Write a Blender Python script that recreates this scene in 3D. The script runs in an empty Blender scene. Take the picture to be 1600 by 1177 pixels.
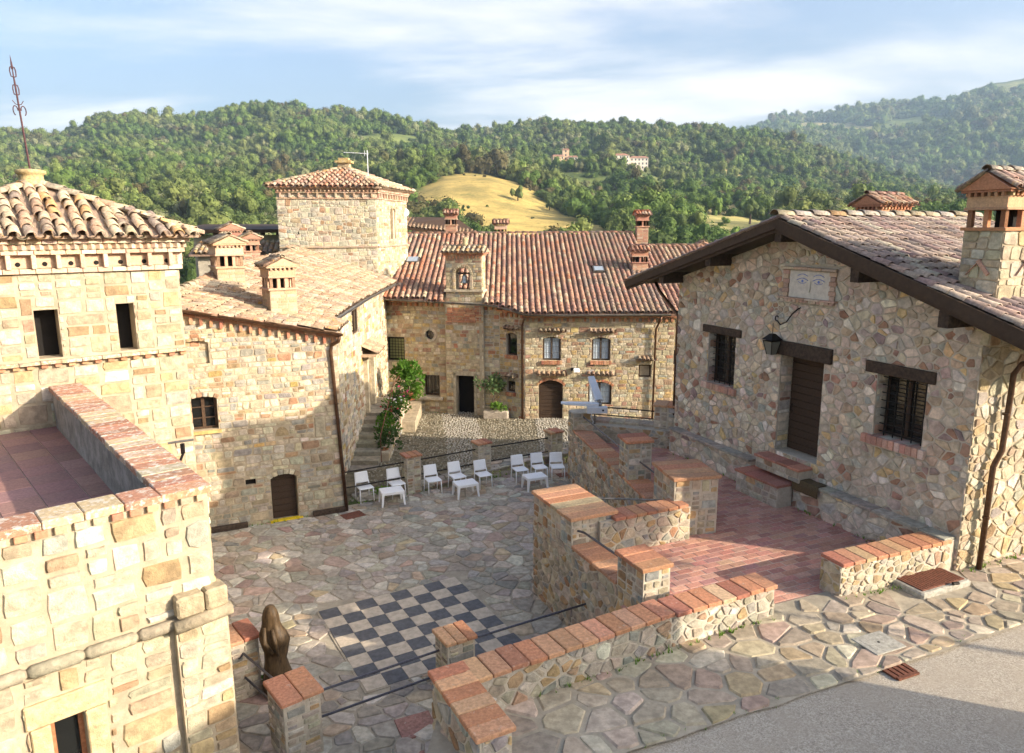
import bpy, math, random
import numpy as np
from mathutils import Vector, Matrix

# ---------------------------------------------------------------- camera, sky, sun, exposure
SC = bpy.context.scene
COL = SC.collection
CAM_Z = 7.99
PITCH, ROLL, FOC = math.radians(11.33), math.radians(-0.26), 1152.0   # focal length in 1600 px widths
cd = bpy.data.cameras.new('camera'); cam = bpy.data.objects.new('camera', cd); COL.objects.link(cam)
cd.sensor_fit = 'HORIZONTAL'; cd.sensor_width = 36.0; cd.lens = FOC / 1600 * 36
cd.clip_start = 0.1; cd.clip_end = 20000
_r0, _u0, _f0 = Vector((1, 0, 0)), Vector((0, math.sin(PITCH), math.cos(PITCH))), Vector((0, math.cos(PITCH), -math.sin(PITCH)))
_r = _r0 * math.cos(ROLL) + _u0 * math.sin(ROLL); _u = _u0 * math.cos(ROLL) - _r0 * math.sin(ROLL)
cam.matrix_world = Matrix(((_r.x, _u.x, -_f0.x, 0), (_r.y, _u.y, -_f0.y, 0), (_r.z, _u.z, -_f0.z, CAM_Z), (0, 0, 0, 1)))
SC.camera = cam
SUN_EL, SUN_AZ = math.radians(20.0), math.radians(160.0 - 180.0)      # azimuth of the sun itself, from +X
sun_dir = Vector((math.cos(SUN_AZ) * math.cos(SUN_EL), math.sin(SUN_AZ) * math.cos(SUN_EL), math.sin(SUN_EL)))
sd = bpy.data.lights.new('sun', 'SUN'); sd.energy = 2.0; sd.angle = math.radians(0.55); sd.color = (1.0, 0.87, 0.69)
so = bpy.data.objects.new('sun', sd); COL.objects.link(so)
so.rotation_euler = sun_dir.to_track_quat('Z', 'Y').to_euler()
W = bpy.data.worlds.new('World'); SC.world = W; W.use_nodes = True
def build_world():
    nt = W.node_tree; N = nt.nodes; L = nt.links; N.clear()
    out = N.new('ShaderNodeOutputWorld'); bg = N.new('ShaderNodeBackground'); L.new(bg.outputs[0], out.inputs[0])
    sky = N.new('ShaderNodeTexSky'); sky.sky_type = 'NISHITA'; sky.sun_disc = False
    sky.sun_elevation = SUN_EL; sky.sun_rotation = math.pi / 2 - SUN_AZ
    sky.altitude = 300; sky.air_density = 0.9; sky.dust_density = 10.0; sky.ozone_density = 2.2
    bg.inputs[1].default_value = 0.077
    tc = N.new('ShaderNodeTexCoord')
    sep = N.new('ShaderNodeSeparateXYZ'); L.new(tc.outputs['Generated'], sep.inputs[0])
    def math_(op, a, b=None):
        m = N.new('ShaderNodeMath'); m.operation = op
        for i, x in enumerate((a, b)):
            if x is None: continue
            if isinstance(x, (int, float)): m.inputs[i].default_value = x
            else: L.new(x, m.inputs[i])
        return m.outputs[0]
    zz = math_('MAXIMUM', sep.outputs[2], 0.0)
    den = math_('ADD', zz, 0.10)
    px = math_('DIVIDE', sep.outputs[0], den); py = math_('DIVIDE', sep.outputs[1], den)
    cmb = N.new('ShaderNodeCombineXYZ'); L.new(px, cmb.inputs[0]); L.new(py, cmb.inputs[1])
    mp = N.new('ShaderNodeMapping'); mp.inputs['Rotation'].default_value = (0, 0, 0.35); mp.inputs['Scale'].default_value = (0.42, 0.75, 1)
    mp.inputs['Location'].default_value = (2.3, 0.7, 0)
    L.new(cmb.outputs[0], mp.inputs[0])
    n1 = N.new('ShaderNodeTexNoise'); n1.inputs['Scale'].default_value = 0.9; n1.inputs['Detail'].default_value = 8; n1.inputs['Roughness'].default_value = 0.56; n1.inputs['Distortion'].default_value = 0.35
    L.new(mp.outputs[0], n1.inputs['Vector'])
    r1 = N.new('ShaderNodeMapRange'); r1.interpolation_type = 'SMOOTHSTEP'; L.new(n1.outputs[0], r1.inputs[0])
    r1.inputs[1].default_value = 0.46; r1.inputs[2].default_value = 0.68
    cover = math_('MULTIPLY', r1.outputs[0], 0.8)
    cover = math_('ADD', cover, 0.03)
    hz = N.new('ShaderNodeMapRange'); L.new(zz, hz.inputs[0]); hz.inputs[1].default_value = 0.0; hz.inputs[2].default_value = 0.10
    cover = math_('MULTIPLY', cover, hz.outputs[0])
    mix = N.new('ShaderNodeMixRGB'); L.new(cover, mix.inputs[0]); tint = N.new('ShaderNodeMixRGB'); tint.blend_type = 'MULTIPLY'; tint.inputs[0].default_value = 1.0; L.new(sky.outputs[0], tint.inputs[1]); tint.inputs[2].default_value = (.92, .96, 1.0, 1); L.new(tint.outputs[0], mix.inputs[1])
    mix.inputs[2].default_value = (3.5, 3.25, 3.1, 1)
    L.new(mix.outputs[0], bg.inputs[0])
build_world()
SC.view_settings.view_transform = 'Standard'; SC.view_settings.look = 'None'
SC.view_settings.gamma = 1.0; SC.view_settings.use_curve_mapping = False
SC.view_settings.exposure = 2.36
SC.render.engine = 'CYCLES'
SC.cycles.use_denoising = True
try: SC.cycles.denoiser = 'OPENIMAGEDENOISE'
except Exception: pass
SC.cycles.max_bounces = 6; SC.cycles.diffuse_bounces = 4; SC.cycles.transparent_max_bounces = 6
SC.cycles.use_adaptive_sampling = True; SC.cycles.adaptive_threshold = 0.015

# ---------------------------------------------------------------- materials
MATS = {}
def new_mat(name):
    m = bpy.data.materials.new(name); m.use_nodes = True; m.node_tree.nodes.clear(); MATS[name] = m
    return m
class NT:
    def __init__(s, m):
        s.t = m.node_tree; s.N = s.t.nodes; s.L = s.t.links
        s.out = s.N.new('ShaderNodeOutputMaterial'); s.b = s.N.new('ShaderNodeBsdfPrincipled'); s.L.new(s.b.outputs[0], s.out.inputs[0])
        s.tc = s.N.new('ShaderNodeTexCoord'); s.geo = s.N.new('ShaderNodeNewGeometry')
    def pos(s): return s.geo.outputs['Position']
    def noise(s, sc, det=4, rough=.6, vec=None, dist=0):
        n = s.N.new('ShaderNodeTexNoise'); n.inputs['Scale'].default_value = sc; n.inputs['Detail'].default_value = det
        n.inputs['Roughness'].default_value = rough; n.inputs['Distortion'].default_value = dist
        s.L.new(vec if vec is not None else s.pos(), n.inputs['Vector']); return n.outputs[0]
    def ramp(s, x, a, b, lo=0., hi=1., smooth=True):
        r = s.N.new('ShaderNodeMapRange'); r.inputs[1].default_value = a; r.inputs[2].default_value = b; r.inputs[3].default_value = lo; r.inputs[4].default_value = hi
        if smooth: r.interpolation_type = 'SMOOTHSTEP'
        s.L.new(x, r.inputs[0]); return r.outputs[0]
    def mix(s, f, a, b, mode='MIX'):
        m = s.N.new('ShaderNodeMixRGB'); m.blend_type = mode
        for i, x in enumerate((f, a, b)):
            if isinstance(x, (int, float)): m.inputs[i].default_value = x
            elif isinstance(x, tuple): m.inputs[i].default_value = (*x, 1) if len(x) == 3 else x
            else: s.L.new(x, m.inputs[i])
        return m.outputs[0]
    def m(s, op, a, b=0.):
        m = s.N.new('ShaderNodeMath'); m.operation = op
        for i, x in enumerate((a, b)):
            if isinstance(x, (int, float)): m.inputs[i].default_value = x
            else: s.L.new(x, m.inputs[i])
        return m.outputs[0]
    def attr(s, name='Col'):
        a = s.N.new('ShaderNodeAttribute'); a.attribute_name = name; return a.outputs['Color']
    def color(s, c):
        if isinstance(c, tuple): s.b.inputs['Base Color'].default_value = (*c, 1)
        else: s.L.new(c, s.b.inputs['Base Color'])
    def bump(s, h, strength=.4, dist=.02):
        b = s.N.new('ShaderNodeBump'); b.inputs['Strength'].default_value = strength; b.inputs['Distance'].default_value = dist
        s.L.new(h, b.inputs['Height']); s.L.new(b.outputs[0], s.b.inputs['Normal'])
    def rough(s, r): s.b.inputs['Roughness'].default_value = r
    def spec(s, v): s.b.inputs['Specular IOR Level'].default_value = v

def piece_mat(name, grain=14, amt=.35, bump=.35, bd=.012, rough=.92, speck=None, lichen=None, stain=.25):
    """colour of each piece from its own 'Col' attribute, with grain, stains and optional lichen of its own shape"""
    k = NT(new_mat(name)); c = k.attr()
    g = k.noise(grain, 6, .65); c = k.mix(1.0, c, k.mix(k.ramp(g, .3, .72), (1 - amt,) * 3, (1 + amt * .55,) * 3), 'MULTIPLY')
    if stain:
        s_ = k.noise(1.1, 4, .6); c = k.mix(k.ramp(s_, .46, .72, 0, stain), c, (.17, .14, .10))
    if lichen:
        for sc, lo, hi, col, a in lichen:
            l = k.noise(sc, 6, .7); c = k.mix(k.ramp(l, lo, hi, 0, a), c, col)
    k.color(c); k.rough(rough); k.spec(.25)
    if bump: k.bump(k.noise(grain * 2.2, 6, .7), bump, bd)
    return MATS[name]
piece_mat('stone', 6, .34, .9, .03, stain=.2)
piece_mat('stone_cool', 6, .34, .9, .025, stain=.18)
piece_mat('paving', 7, .32, .5, .012, rough=.85, stain=.3)
piece_mat('tile', 16, .4, .5, .012, lichen=[(5.5, .52, .66, (.44, .39, .30), .75), (2.7, .63, .69, (.55, .29, .06), .8), (18, .60, .7, (.12, .10, .085), .65)])
piece_mat('tile_clean', 16, .35, .4, .01, lichen=[(6.5, .60, .72, (.40, .34, .25), .55), (20, .64, .7, (.10, .08, .07), .5)])
piece_mat('brick', 20, .3, .45, .008, lichen=[(16, .60, .68, (.50, .45, .37), .5), (7, .64, .72, (.13, .10, .09), .55), (2.6, .62, .74, (.48, .38, .17), .45)])
piece_mat('brick_lichen', 20, .3, .5, .01, lichen=[(11, .50, .60, (.55, .50, .42), .85), (5, .60, .68, (.14, .11, .10), .7), (2.4, .6, .7, (.40, .32, .16), .5)])
piece_mat('brick_plain', 24, .22, .3, .006, stain=.12)
def mortar(name, c, amt=.3):
    k = NT(new_mat(name)); n = k.noise(3.2, 8, .7); cc = k.mix(k.ramp(n, .3, .7), tuple(x * (1 - amt) for x in c), tuple(x * (1 + amt * .3) for x in c))
    s = k.noise(.8, 3, .5); cc = k.mix(k.ramp(s, .5, .75, 0, .3), cc, (.2, .17, .12)); k.color(cc); k.rough(.95); k.spec(.2)
    k.bump(k.noise(40, 6, .7), .6, .012)
mortar('mortar', (.45, .37, .26)); mortar('mortar_grey', (.50, .44, .35)); mortar('mortar_dark', (.23, .20, .16)); mortar('plaster', (.30, .28, .25), .5)
mortar('paving_joint', (.40, .345, .26), .3); mortar('terrace_joint', (.52, .42, .35), .2)
def simple(name, c, rough=.7, amt=.25, sc=12, metal=0, bump=.2, spec=.3, stretch=None):
    k = NT(new_mat(name)); v = None
    if stretch:
        mp = k.N.new('ShaderNodeMapping'); mp.inputs['Scale'].default_value = stretch; k.L.new(k.pos(), mp.inputs[0]); v = mp.outputs[0]
    n = k.noise(sc, 5, .65, vec=v)
    k.color(k.mix(k.ramp(n, .3, .7), tuple(x * (1 - amt) for x in c), tuple(min(1, x * (1 + amt * .6)) for x in c)))
    k.rough(rough); k.spec(spec); k.b.inputs['Metallic'].default_value = metal
    if bump: k.bump(n, bump, .005)
simple('wood_dark', (.055, .033, .020), .75, .5, 30, stretch=(1, 1, 5))
simple('wood_brown', (.075, .043, .024), .7, .35, 18)
simple('wood_beam', (.06, .04, .027), .8, .5, 14)
simple('board_paint', (.062, .040, .026), .7, .2, 10, spec=.2)
simple('iron', (.025, .022, .020), .55, .4, 40, metal=.6)
simple('rust', (.16, .06, .035), .8, .4, 25)
simple('rust_pole', (.095, .045, .05), .6, .35, 25, metal=.3)
simple('copper_pipe', (.12, .065, .038), .42, .35, 10, metal=.5)
simple('gutter', (.20, .185, .165), .45, .35, 9, metal=.6)
simple('white_plastic', (.86, .86, .86), .35, .03, 20, bump=0, spec=.4)
simple('white_metal', (.60, .63, .68), .35, .05, 20, bump=0, metal=.1)
simple('cloth_white', (.55, .60, .66), .8, .15, 8)
simple('curtain', (.45, .52, .58), .9, .2, 30)
simple('plastic_dark', (.03, .03, .035), .4, .2, 20)
simple('yellow_paint', (.72, .52, .02), .6, .2, 20)
simple('terracotta', (.42, .17, .08), .85, .3, 14)
simple('rail_steel', (.10, .10, .12), .35, .3, 30, metal=.7)
simple('wood_statue', (.070, .043, .020), .6, .6, 7, stretch=(3, 3, .8), bump=.5)
simple('bell_metal', (.42, .45, .44), .4, .35, 12, metal=.7)
simple('straw_mat', (.10, .07, .035), .95, .4, 60)
simple('white_panel', (.58, .54, .47), .85, .15, 10)
simple('blue_paint', (.16, .22, .52), .8, .15, 20, bump=0)
simple('marble', (.62, .58, .50), .7, .15, 12)
simple('concrete', (.36, .34, .29), .9, .3, 16)
simple('slab_dark', (.105, .105, .11), .55, .3, 9)
simple('slab_light', (.50, .42, .32), .6, .22, 7)
simple('render_wall', (.55, .48, .38), .9, .2, 3)
simple('house_white', (.72, .64, .55), .9, .12, .3, bump=0)
simple('house_ochre', (.58, .42, .28), .9, .12, .3, bump=0)
simple('roof_far', (.34, .17, .11), .9, .3, .5, bump=0)
simple('window_far', (.06, .07, .08), .3, .2, 1, bump=0)
def glass(name, c, r=.06):
    k = NT(new_mat(name)); k.color(c); k.rough(r); k.spec(.6)
glass('pane_dark', (.012, .013, .013)); glass('pane_green', (.22, .24, .10), .25); glass('pane_lamp', (.16, .16, .13), .2); glass('pane_sky', (.30, .34, .38), .08)
simple('interior_shade', (.012, .010, .009), .9, .3, 3, bump=0)  # near-black colour standing in for the shade inside openings
def leafmat(name, c1, c2, tr=.25):
    k = NT(new_mat(name)); oi = k.N.new('ShaderNodeObjectInfo')
    n = k.noise(1.7, 3, .6); f = k.m('ADD', k.m('MULTIPLY', oi.outputs['Random'], .6), k.m('MULTIPLY', n, .45))
    k.color(k.mix(k.ramp(f, .15, .85, smooth=False), c1, c2)); k.rough(.7); k.spec(.25)
    t = k.N.new('ShaderNodeBsdfTranslucent'); k.L.new(k.b.inputs['Base Color'].links[0].from_socket, t.inputs[0])
    ms = k.N.new('ShaderNodeMixShader'); ms.inputs[0].default_value = tr; k.L.new(k.b.outputs[0], ms.inputs[1]); k.L.new(t.outputs[0], ms.inputs[2]); k.L.new(ms.outputs[0], k.out.inputs[0])
def woodmat():
    k = NT(new_mat('leaf_far')); oi = k.N.new('ShaderNodeObjectInfo'); big = k.noise(.012, 4, .6); mid = k.noise(.16, 3, .6); r = oi.outputs['Random']
    a = k.mix(r, (.040, .084, .018), (.145, .215, .042)); b = k.mix(r, (.070, .102, .032), (.205, .230, .070)); c = k.mix(k.ramp(big, .42, .60), a, b)
    c = k.mix(k.ramp(k.m('MULTIPLY', r, 1.), .90, .96), c, (.19, .20, .10)); c = k.mix(k.ramp(k.m('MULTIPLY', r, 1.), .10, .04), c, (.10, .085, .035))
    c = k.mix(1., c, k.mix(k.ramp(mid, .3, .7), (.70, .72, .70), (1.35, 1.32, 1.25)), 'MULTIPLY'); k.color(c); k.rough(.75); k.spec(.2)
    t = k.N.new('ShaderNodeBsdfTranslucent'); k.L.new(c, t.inputs[0]); ms = k.N.new('ShaderNodeMixShader'); ms.inputs[0].default_value = .3; k.L.new(k.b.outputs[0], ms.inputs[1]); k.L.new(t.outputs[0], ms.inputs[2]); k.L.new(ms.outputs[0], k.out.inputs[0])
woodmat()
leafmat('leaf_pot', (.05, .14, .012), (.17, .30, .04), .35)
leafmat('leaf_dark', (.025, .065, .012), (.06, .11, .03), .3)
leafmat('leaf_lemon', (.04, .09, .02), (.10, .15, .06), .3)
simple('flower', (.60, .04, .16), .7, .2, 20, bump=0); simple('flower_white', (.75, .70, .70), .7, .1, 20, bump=0); simple('flower_red', (.35, .03, .03), .7, .2, 20, bump=0)
simple('bark', (.09, .065, .045), .95, .4, 12)
def road_mat():
    k = NT(new_mat('road')); v = k.N.new('ShaderNodeTexVoronoi'); v.inputs['Scale'].default_value = 62; k.L.new(k.pos(), v.inputs['Vector'])
    bw = k.N.new('ShaderNodeSeparateColor'); k.L.new(v.outputs['Color'], bw.inputs[0])
    c = k.mix(bw.outputs[0], (.275, .235, .185), (.50, .44, .355)); n = k.noise(1.3, 6, .65); c = k.mix(k.ramp(n, .45, .62, 0, .6), c, (.37, .315, .245))
    s = k.noise(7, 6, .7); c = k.mix(k.ramp(s, .58, .7, 0, .5), c, (.23, .195, .15)); w = k.noise(26, 3, .6); c = k.mix(k.ramp(w, .62, .72, 0, .7), c, (.60, .54, .44))
    k.color(c); k.rough(.93); k.spec(.2)
    h = k.m('ADD', k.m('MULTIPLY', v.outputs['Distance'], -1.2), k.m('MULTIPLY', n, .8)); k.bump(h, .4, .012)
road_mat()
def earth_mat():
    k = NT(new_mat('yard_earth')); n = k.noise(2.4, 8, .7); c = k.mix(k.ramp(n, .35, .65), (.10, .085, .055), (.20, .165, .11)); k.color(c); k.rough(1); k.spec(.1); k.bump(k.noise(30, 6, .7), .8, .03)
    k = NT(new_mat('land')); c = k.attr(); n = k.noise(.035, 9, .72); c = k.mix(1., c, k.mix(k.ramp(n, .34, .66), (.60, .66, .70), (1.22, 1.2, 1.15)), 'MULTIPLY'); g_ = k.noise(.11, 7, .7); c = k.mix(k.ramp(g_, .56, .66, 0, .55), c, (.13, .15, .045)); h_ = k.noise(.5, 4, .7); c = k.mix(k.ramp(h_, .60, .68, 0, .5), c, (.20, .17, .07))
    n2 = k.noise(.9, 5, .7); c = k.mix(1., c, k.mix(k.ramp(n2, .3, .7), (.8, .8, .8), (1.1, 1.1, 1.1)), 'MULTIPLY'); k.color(c); k.rough(1); k.spec(.05)
earth_mat()

# ---------------------------------------------------------------- object helpers
WO = {}                                   # world origin of each object made here
def tag(o, label=None, cat=None, group=None, kind=None):
    if label: o['label'] = label
    if cat: o['category'] = cat
    if group: o['group'] = group
    if kind: o['kind'] = kind
    return o
def empty(name, loc, label, cat, group=None):
    o = bpy.data.objects.new(name, None); COL.objects.link(o); o.location = loc; o.empty_display_size = .2
    WO[o] = np.array(loc, float); return tag(o, label, cat, group)
def put(name, me, loc, parent=None):
    o = bpy.data.objects.new(name, me); COL.objects.link(o); loc = np.array(loc, float)
    if parent is not None: o.parent = parent; o.location = loc - WO[parent]
    else: o.location = loc
    WO[o] = loc; return o
def make_mesh(name, verts, faces, mat, cols=None, smooth=False):
    me = bpy.data.meshes.new(name); v = np.asarray(verts, float)
    me.from_pydata(v.tolist() if len(v) < 5000 else v, [], faces)
    if cols is not None:
        a = me.color_attributes.new('Col', 'FLOAT_COLOR', 'POINT'); c = np.asarray(cols, np.float32)
        if c.ndim == 1: c = np.tile(c, (len(v), 1))
        a.data.foreach_set('color', np.hstack([c[:, :3], np.ones((len(c), 1), np.float32)]).astype(np.float32).ravel())
    for m in (mat if isinstance(mat, (list, tuple)) else [mat]): me.materials.append(MATS[m])
    if smooth: me.polygons.foreach_set('use_smooth', np.ones(len(me.polygons), bool))
    return me
def solid(name, verts, faces, mat, parent=None, cols=None, smooth=False, origin=None):
    v = np.asarray(verts, float)
    if origin is None: origin = (v.min(0) + v.max(0)) / 2; origin[2] = v[:, 2].min()
    origin = np.asarray(origin, float)
    return put(name, make_mesh(name, v - origin, faces, mat, cols, smooth), origin, parent)

class MB:
    """collects geometry of one mesh"""
    def __init__(s): s.v = []; s.f = []; s.c = []; s.n = 0
    def add(s, v, f, col=(.5, .5, .5)):
        v = np.asarray(v, float).reshape(-1, 3); s.v.append(v); s.f += [tuple(i + s.n for i in q) for q in f]; s.n += len(v)
        c = np.asarray(col, float); s.c.append(np.tile(c, (len(v), 1)) if c.ndim == 1 else c); return s
    def box(s, c, X, Y, Z, col=(.5, .5, .5)):
        v, f = box_geo(c, X, Y, Z); return s.add(v, f, col)
    def tube(s, pts, r, n=8, col=(.5, .5, .5), caps=True):
        v, f = tube_geo(pts, r, n, caps); return s.add(v, f, col)
    def lathe(s, c, prof, n=16, col=(.5, .5, .5)):
        v, f = lathe_geo(c, prof, n); return s.add(v, f, col)
    def build(s, name, mat, parent=None, smooth=False, origin=None):
        return solid(name, np.vstack(s.v), s.f, mat, parent, np.vstack(s.c), smooth, origin)
def box_geo(c, X, Y, Z):
    """full-length edge vectors X, Y, Z round centre c"""
    c, X, Y, Z = (np.asarray(q, float) for q in (c, X, Y, Z))
    v = [c + a * X / 2 + b * Y / 2 + d * Z / 2 for d in (-1, 1) for b in (-1, 1) for a in (-1, 1)]
    f = [(0, 2, 3, 1), (4, 5, 7, 6), (0, 1, 5, 4), (2, 6, 7, 3), (0, 4, 6, 2), (1, 3, 7, 5)]
    if np.dot(np.cross(X, Y), Z) < 0: f = [q[::-1] for q in f]
    return np.array(v), f
def brick_geo(c, X, Y, Z, ch=.012):
    """box with chamfered top rim and rounded vertical edges"""
    c, X, Y, Z = (np.asarray(q, float) for q in (c, X, Y, Z))
    lx, ly, lz = np.linalg.norm(X), np.linalg.norm(Y), np.linalg.norm(Z); x, y, z = X / lx, Y / ly, Z / lz
    def ring(h, ins, k):
        o = []
        for sx, sy in ((-1, -1), (1, -1), (1, 1), (-1, 1)):
            p = (lx / 2 - ins); q = (ly / 2 - ins)
            a = c + x * sx * p + y * sy * (q - k) + z * h; b = c + x * sx * (p - k) + y * sy * q + z * h
            o += ([a, b] if sx * sy > 0 else [b, a])
        return o
    R = [ring(-lz / 2, 0, ch), ring(lz / 2 - ch, 0, ch), ring(lz / 2, ch, ch)]
    v = np.array(R[0] + R[1] + R[2]); f = []
    for k in (0, 1):
        for i in range(8): j = (i + 1) % 8; f.append((k * 8 + i, k * 8 + j, k * 8 + 8 + j, k * 8 + 8 + i))
    f.append(tuple(range(16, 24)))
    if np.dot(np.cross(X, Y), Z) < 0: f = [q[::-1] for q in f]
    return v, f
def tube_geo(pts, r, n=8, caps=True):
    P = [np.asarray(p, float) for p in pts]; m = len(P); rs = r if hasattr(r, '__len__') else [r] * m
    v = []; f = []; up = None
    for i in range(m):
        t = P[min(i + 1, m - 1)] - P[max(i - 1, 0)]; t /= np.linalg.norm(t) + 1e-9
        if up is None: a = np.cross(t, (0, 0, 1)) if abs(t[2]) < .9 else np.cross(t, (1, 0, 0))
        else: a = up - t * np.dot(up, t)
        a /= np.linalg.norm(a) + 1e-9; up = a; b = np.cross(t, a)
        for k in range(n):
            an = 2 * math.pi * k / n; v.append(P[i] + (a * math.cos(an) + b * math.sin(an)) * rs[i])
    for i in range(m - 1):
        for k in range(n): j = (k + 1) % n; f.append((i * n + k, i * n + j, (i + 1) * n + j, (i + 1) * n + k))
    if caps: f.append(tuple(range(n))[::-1]); f.append(tuple(range((m - 1) * n, m * n)))
    return np.array(v), f
def lathe_geo(c, prof, n=16):
    v = []; f = []; m = len(prof)
    for r, z in prof:
        for k in range(n): a = 2 * math.pi * k / n; v.append((c[0] + r * math.cos(a), c[1] + r * math.sin(a), c[2] + z))
    for i in range(m - 1):
        for k in range(n): j = (k + 1) % n; f.append((i * n + k, i * n + j, (i + 1) * n + j, (i + 1) * n + k))
    f.append(tuple(range(n))[::-1]); f.append(tuple(range((m - 1) * n, m * n)))
    return np.array(v), f

# apparent size, used only to decide which pieces of a kind are individual objects and which are joined
_RM = np.array([[_r.x, _r.y, _r.z], [-_u.x, -_u.y, -_u.z], [_f0.x, _f0.y, _f0.z]])
def seen_size(p, area, n=None):
    q = np.asarray(p, float) - (0, 0, CAM_Z); c = _RM @ q
    if c[2] < .5: return -1.
    u, v = 800 + FOC * c[0] / c[2], 588 + FOC * c[1] / c[2]
    if not (-10 < u < 1610 and -10 < v < 1187): return -1.
    k = 1. if n is None else max(0., -float(np.dot(n, q)) / np.linalg.norm(q))
    return area * (FOC / c[2]) ** 2 * k

class Thing:
    """one top-level thing; its alike pieces are gathered and the largest 300 of each kind become parts of their own"""
    def __init__(s, name, loc, label, cat, group=None, kind=None):
        s.o = empty(name, loc, label, cat, group); s.q = {}
        if kind: s.o['kind'] = kind
    def piece(s, part, rank, v, f, col, mat, parent=None, smooth=False, label=None):
        s.q.setdefault((part, mat, parent, smooth), []).append((rank, v, f, col))
    def inst(s, part, rank, key, M, mat, parent=None):
        s.q.setdefault((part, mat, parent, 'inst'), []).append((rank, key, M, None))
    def finish(s, most=300):
        tot = {}
        for k, it in s.q.items():
            for i in it: tot.setdefault(k[0], []).append(i[0])
        cut = {p: (sorted(r, reverse=True)[most - 1] if len(r) > most else -2) for p, r in tot.items()}
        rest = {}; made = {}
        for (part, mat, parent, sm), it in s.q.items():
            par = parent if parent is not None else s.o
            for rank, v, f, col in it:
                if (rank > 0 or cut[part] == -2) and rank >= cut[part] and made.get(part, 0) < most:
                    made[part] = made.get(part, 0) + 1
                    if sm == 'inst':
                        o = bpy.data.objects.new(part, TILE[v][0]); COL.objects.link(o); o.parent = par
                        M = f.copy(); M.translation = M.translation - Vector(WO[par]); o.matrix_local = M
                    else: solid(part, v, f, mat, par, col, sm, origin=np.mean(v, 0))
                else:
                    mb = rest.setdefault((part, mat, sm), MB())
                    if sm == 'inst':
                        _, tv, tf, tcol = TILE[v]; A = np.array(f); mb.add(tv @ A[:3, :3].T + A[:3, 3], tf, tcol)
                    else: mb.add(v, f, col)
        for (part, mat, sm), mb in rest.items():
            o = mb.build(part + '_infill', mat, s.o, bool(sm)); o['kind'] = 'stuff'
        s.q = {}; return s

# ---------------------------------------------------------------- wall frames, polygons, stones
class Fr:
    """upright plane: s along the wall from A to B, z up, d outwards (to the right of A -> B)"""
    def __init__(s, A, B):
        s.A = np.array(A[:2], float); s.B = np.array(B[:2], float); s.L = float(np.linalg.norm(s.B - s.A)); t = (s.B - s.A) / s.L
        s.t = np.array([t[0], t[1], 0]); s.n = np.array([t[1], -t[0], 0])
    def p(s, a, z, d=0.): return np.array([s.A[0], s.A[1], 0.]) + s.t * a + s.n * d + np.array([0, 0, z])
    def P(s, w): w = np.asarray(w, float); return np.array([s.A[0], s.A[1], 0.]) + np.outer(w[:, 0], s.t) + np.outer(w[:, 2], s.n) + np.outer(w[:, 1], (0, 0, 1.))
    def box(s, s0, s1, z0, z1, d0, d1): return s.p((s0 + s1) / 2, (z0 + z1) / 2, (d0 + d1) / 2), s.t * (s1 - s0), s.n * (d1 - d0), np.array([0, 0, z1 - z0])
class Flat:
    """level plane at height z (pieces face up)"""
    def __init__(s, z=0., fn=None): s.z = z; s.fn = fn; s.n = np.array([0, 0, 1.])
    def P(s, w):
        w = np.asarray(w, float); zz = s.z if s.fn is None else np.array([s.fn(a, b) for a, b in w[:, :2]])
        return np.column_stack([w[:, 0], w[:, 1], zz + w[:, 2]])
def clip(poly, a, b, c):
    out = []; n = len(poly)
    for i in range(n):
        p, q = poly[i], poly[(i + 1) % n]; dp = a * p[0] + b * p[1] - c; dq = a * q[0] + b * q[1] - c
        if dp <= 0: out.append(p)
        if dp * dq < 0: t = dp / (dp - dq); out.append((p[0] + (q[0] - p[0]) * t, p[1] + (q[1] - p[1]) * t))
    return out
def area(poly):
    return .5 * sum(poly[i][0] * poly[(i + 1) % len(poly)][1] - poly[(i + 1) % len(poly)][0] * poly[i][1] for i in range(len(poly)))
def voro(s0, s1, z0, z1, w, h, rng, jit=.46, drop=.24, split=.16):
    nx, nz = max(1, round((s1 - s0) / w)), max(1, round((z1 - z0) / h)); w, h = (s1 - s0) / nx, (z1 - z0) / nz
    pts = {}
    for j in range(-1, nz + 1):
        for i in range(-2, nx + 2):
            if 0 <= i < nx and 0 <= j < nz and rng.random() < drop: continue
            pts[i, j] = (s0 + (i + .5 + (.5 if j % 2 else 0) - .25 + rng.uniform(-jit, jit)) * w, z0 + (j + .5 + rng.uniform(-jit, jit)) * h)
    for (i, j), p in list(pts.items()):                       # some cells are split into two smaller stones
        if rng.random() < split:
            a = rng.uniform(0, 6.28); q = (math.cos(a) * w * .27, math.sin(a) * h * .27); pts[i, j] = (p[0] - q[0], p[1] - q[1]); pts[i + .5, j] = (p[0] + q[0], p[1] + q[1])
    out = []; k2 = (w / h) ** 2
    for (i, j), p in pts.items():
        poly = [(s0, z0), (s1, z0), (s1, z1), (s0, z1)]
        nb = [pts[i + a / 2, j + b] for a in range(-6, 7) for b in (-3, -2, -1, 0, 1, 2, 3) if (a or b) and (i + a / 2, j + b) in pts]
        nb.sort(key=lambda q: (q[0] - p[0]) ** 2 + k2 * (q[1] - p[1]) ** 2)
        for q in nb[:22]:
            a, b = q[0] - p[0], k2 * (q[1] - p[1]); poly = clip(poly, a, b, a * (p[0] + q[0]) / 2 + b * (p[1] + q[1]) / 2)
            if len(poly) < 3: break
        if len(poly) > 2 and area(poly) > .08 * w * h: out.append(poly)
    return out
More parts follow.
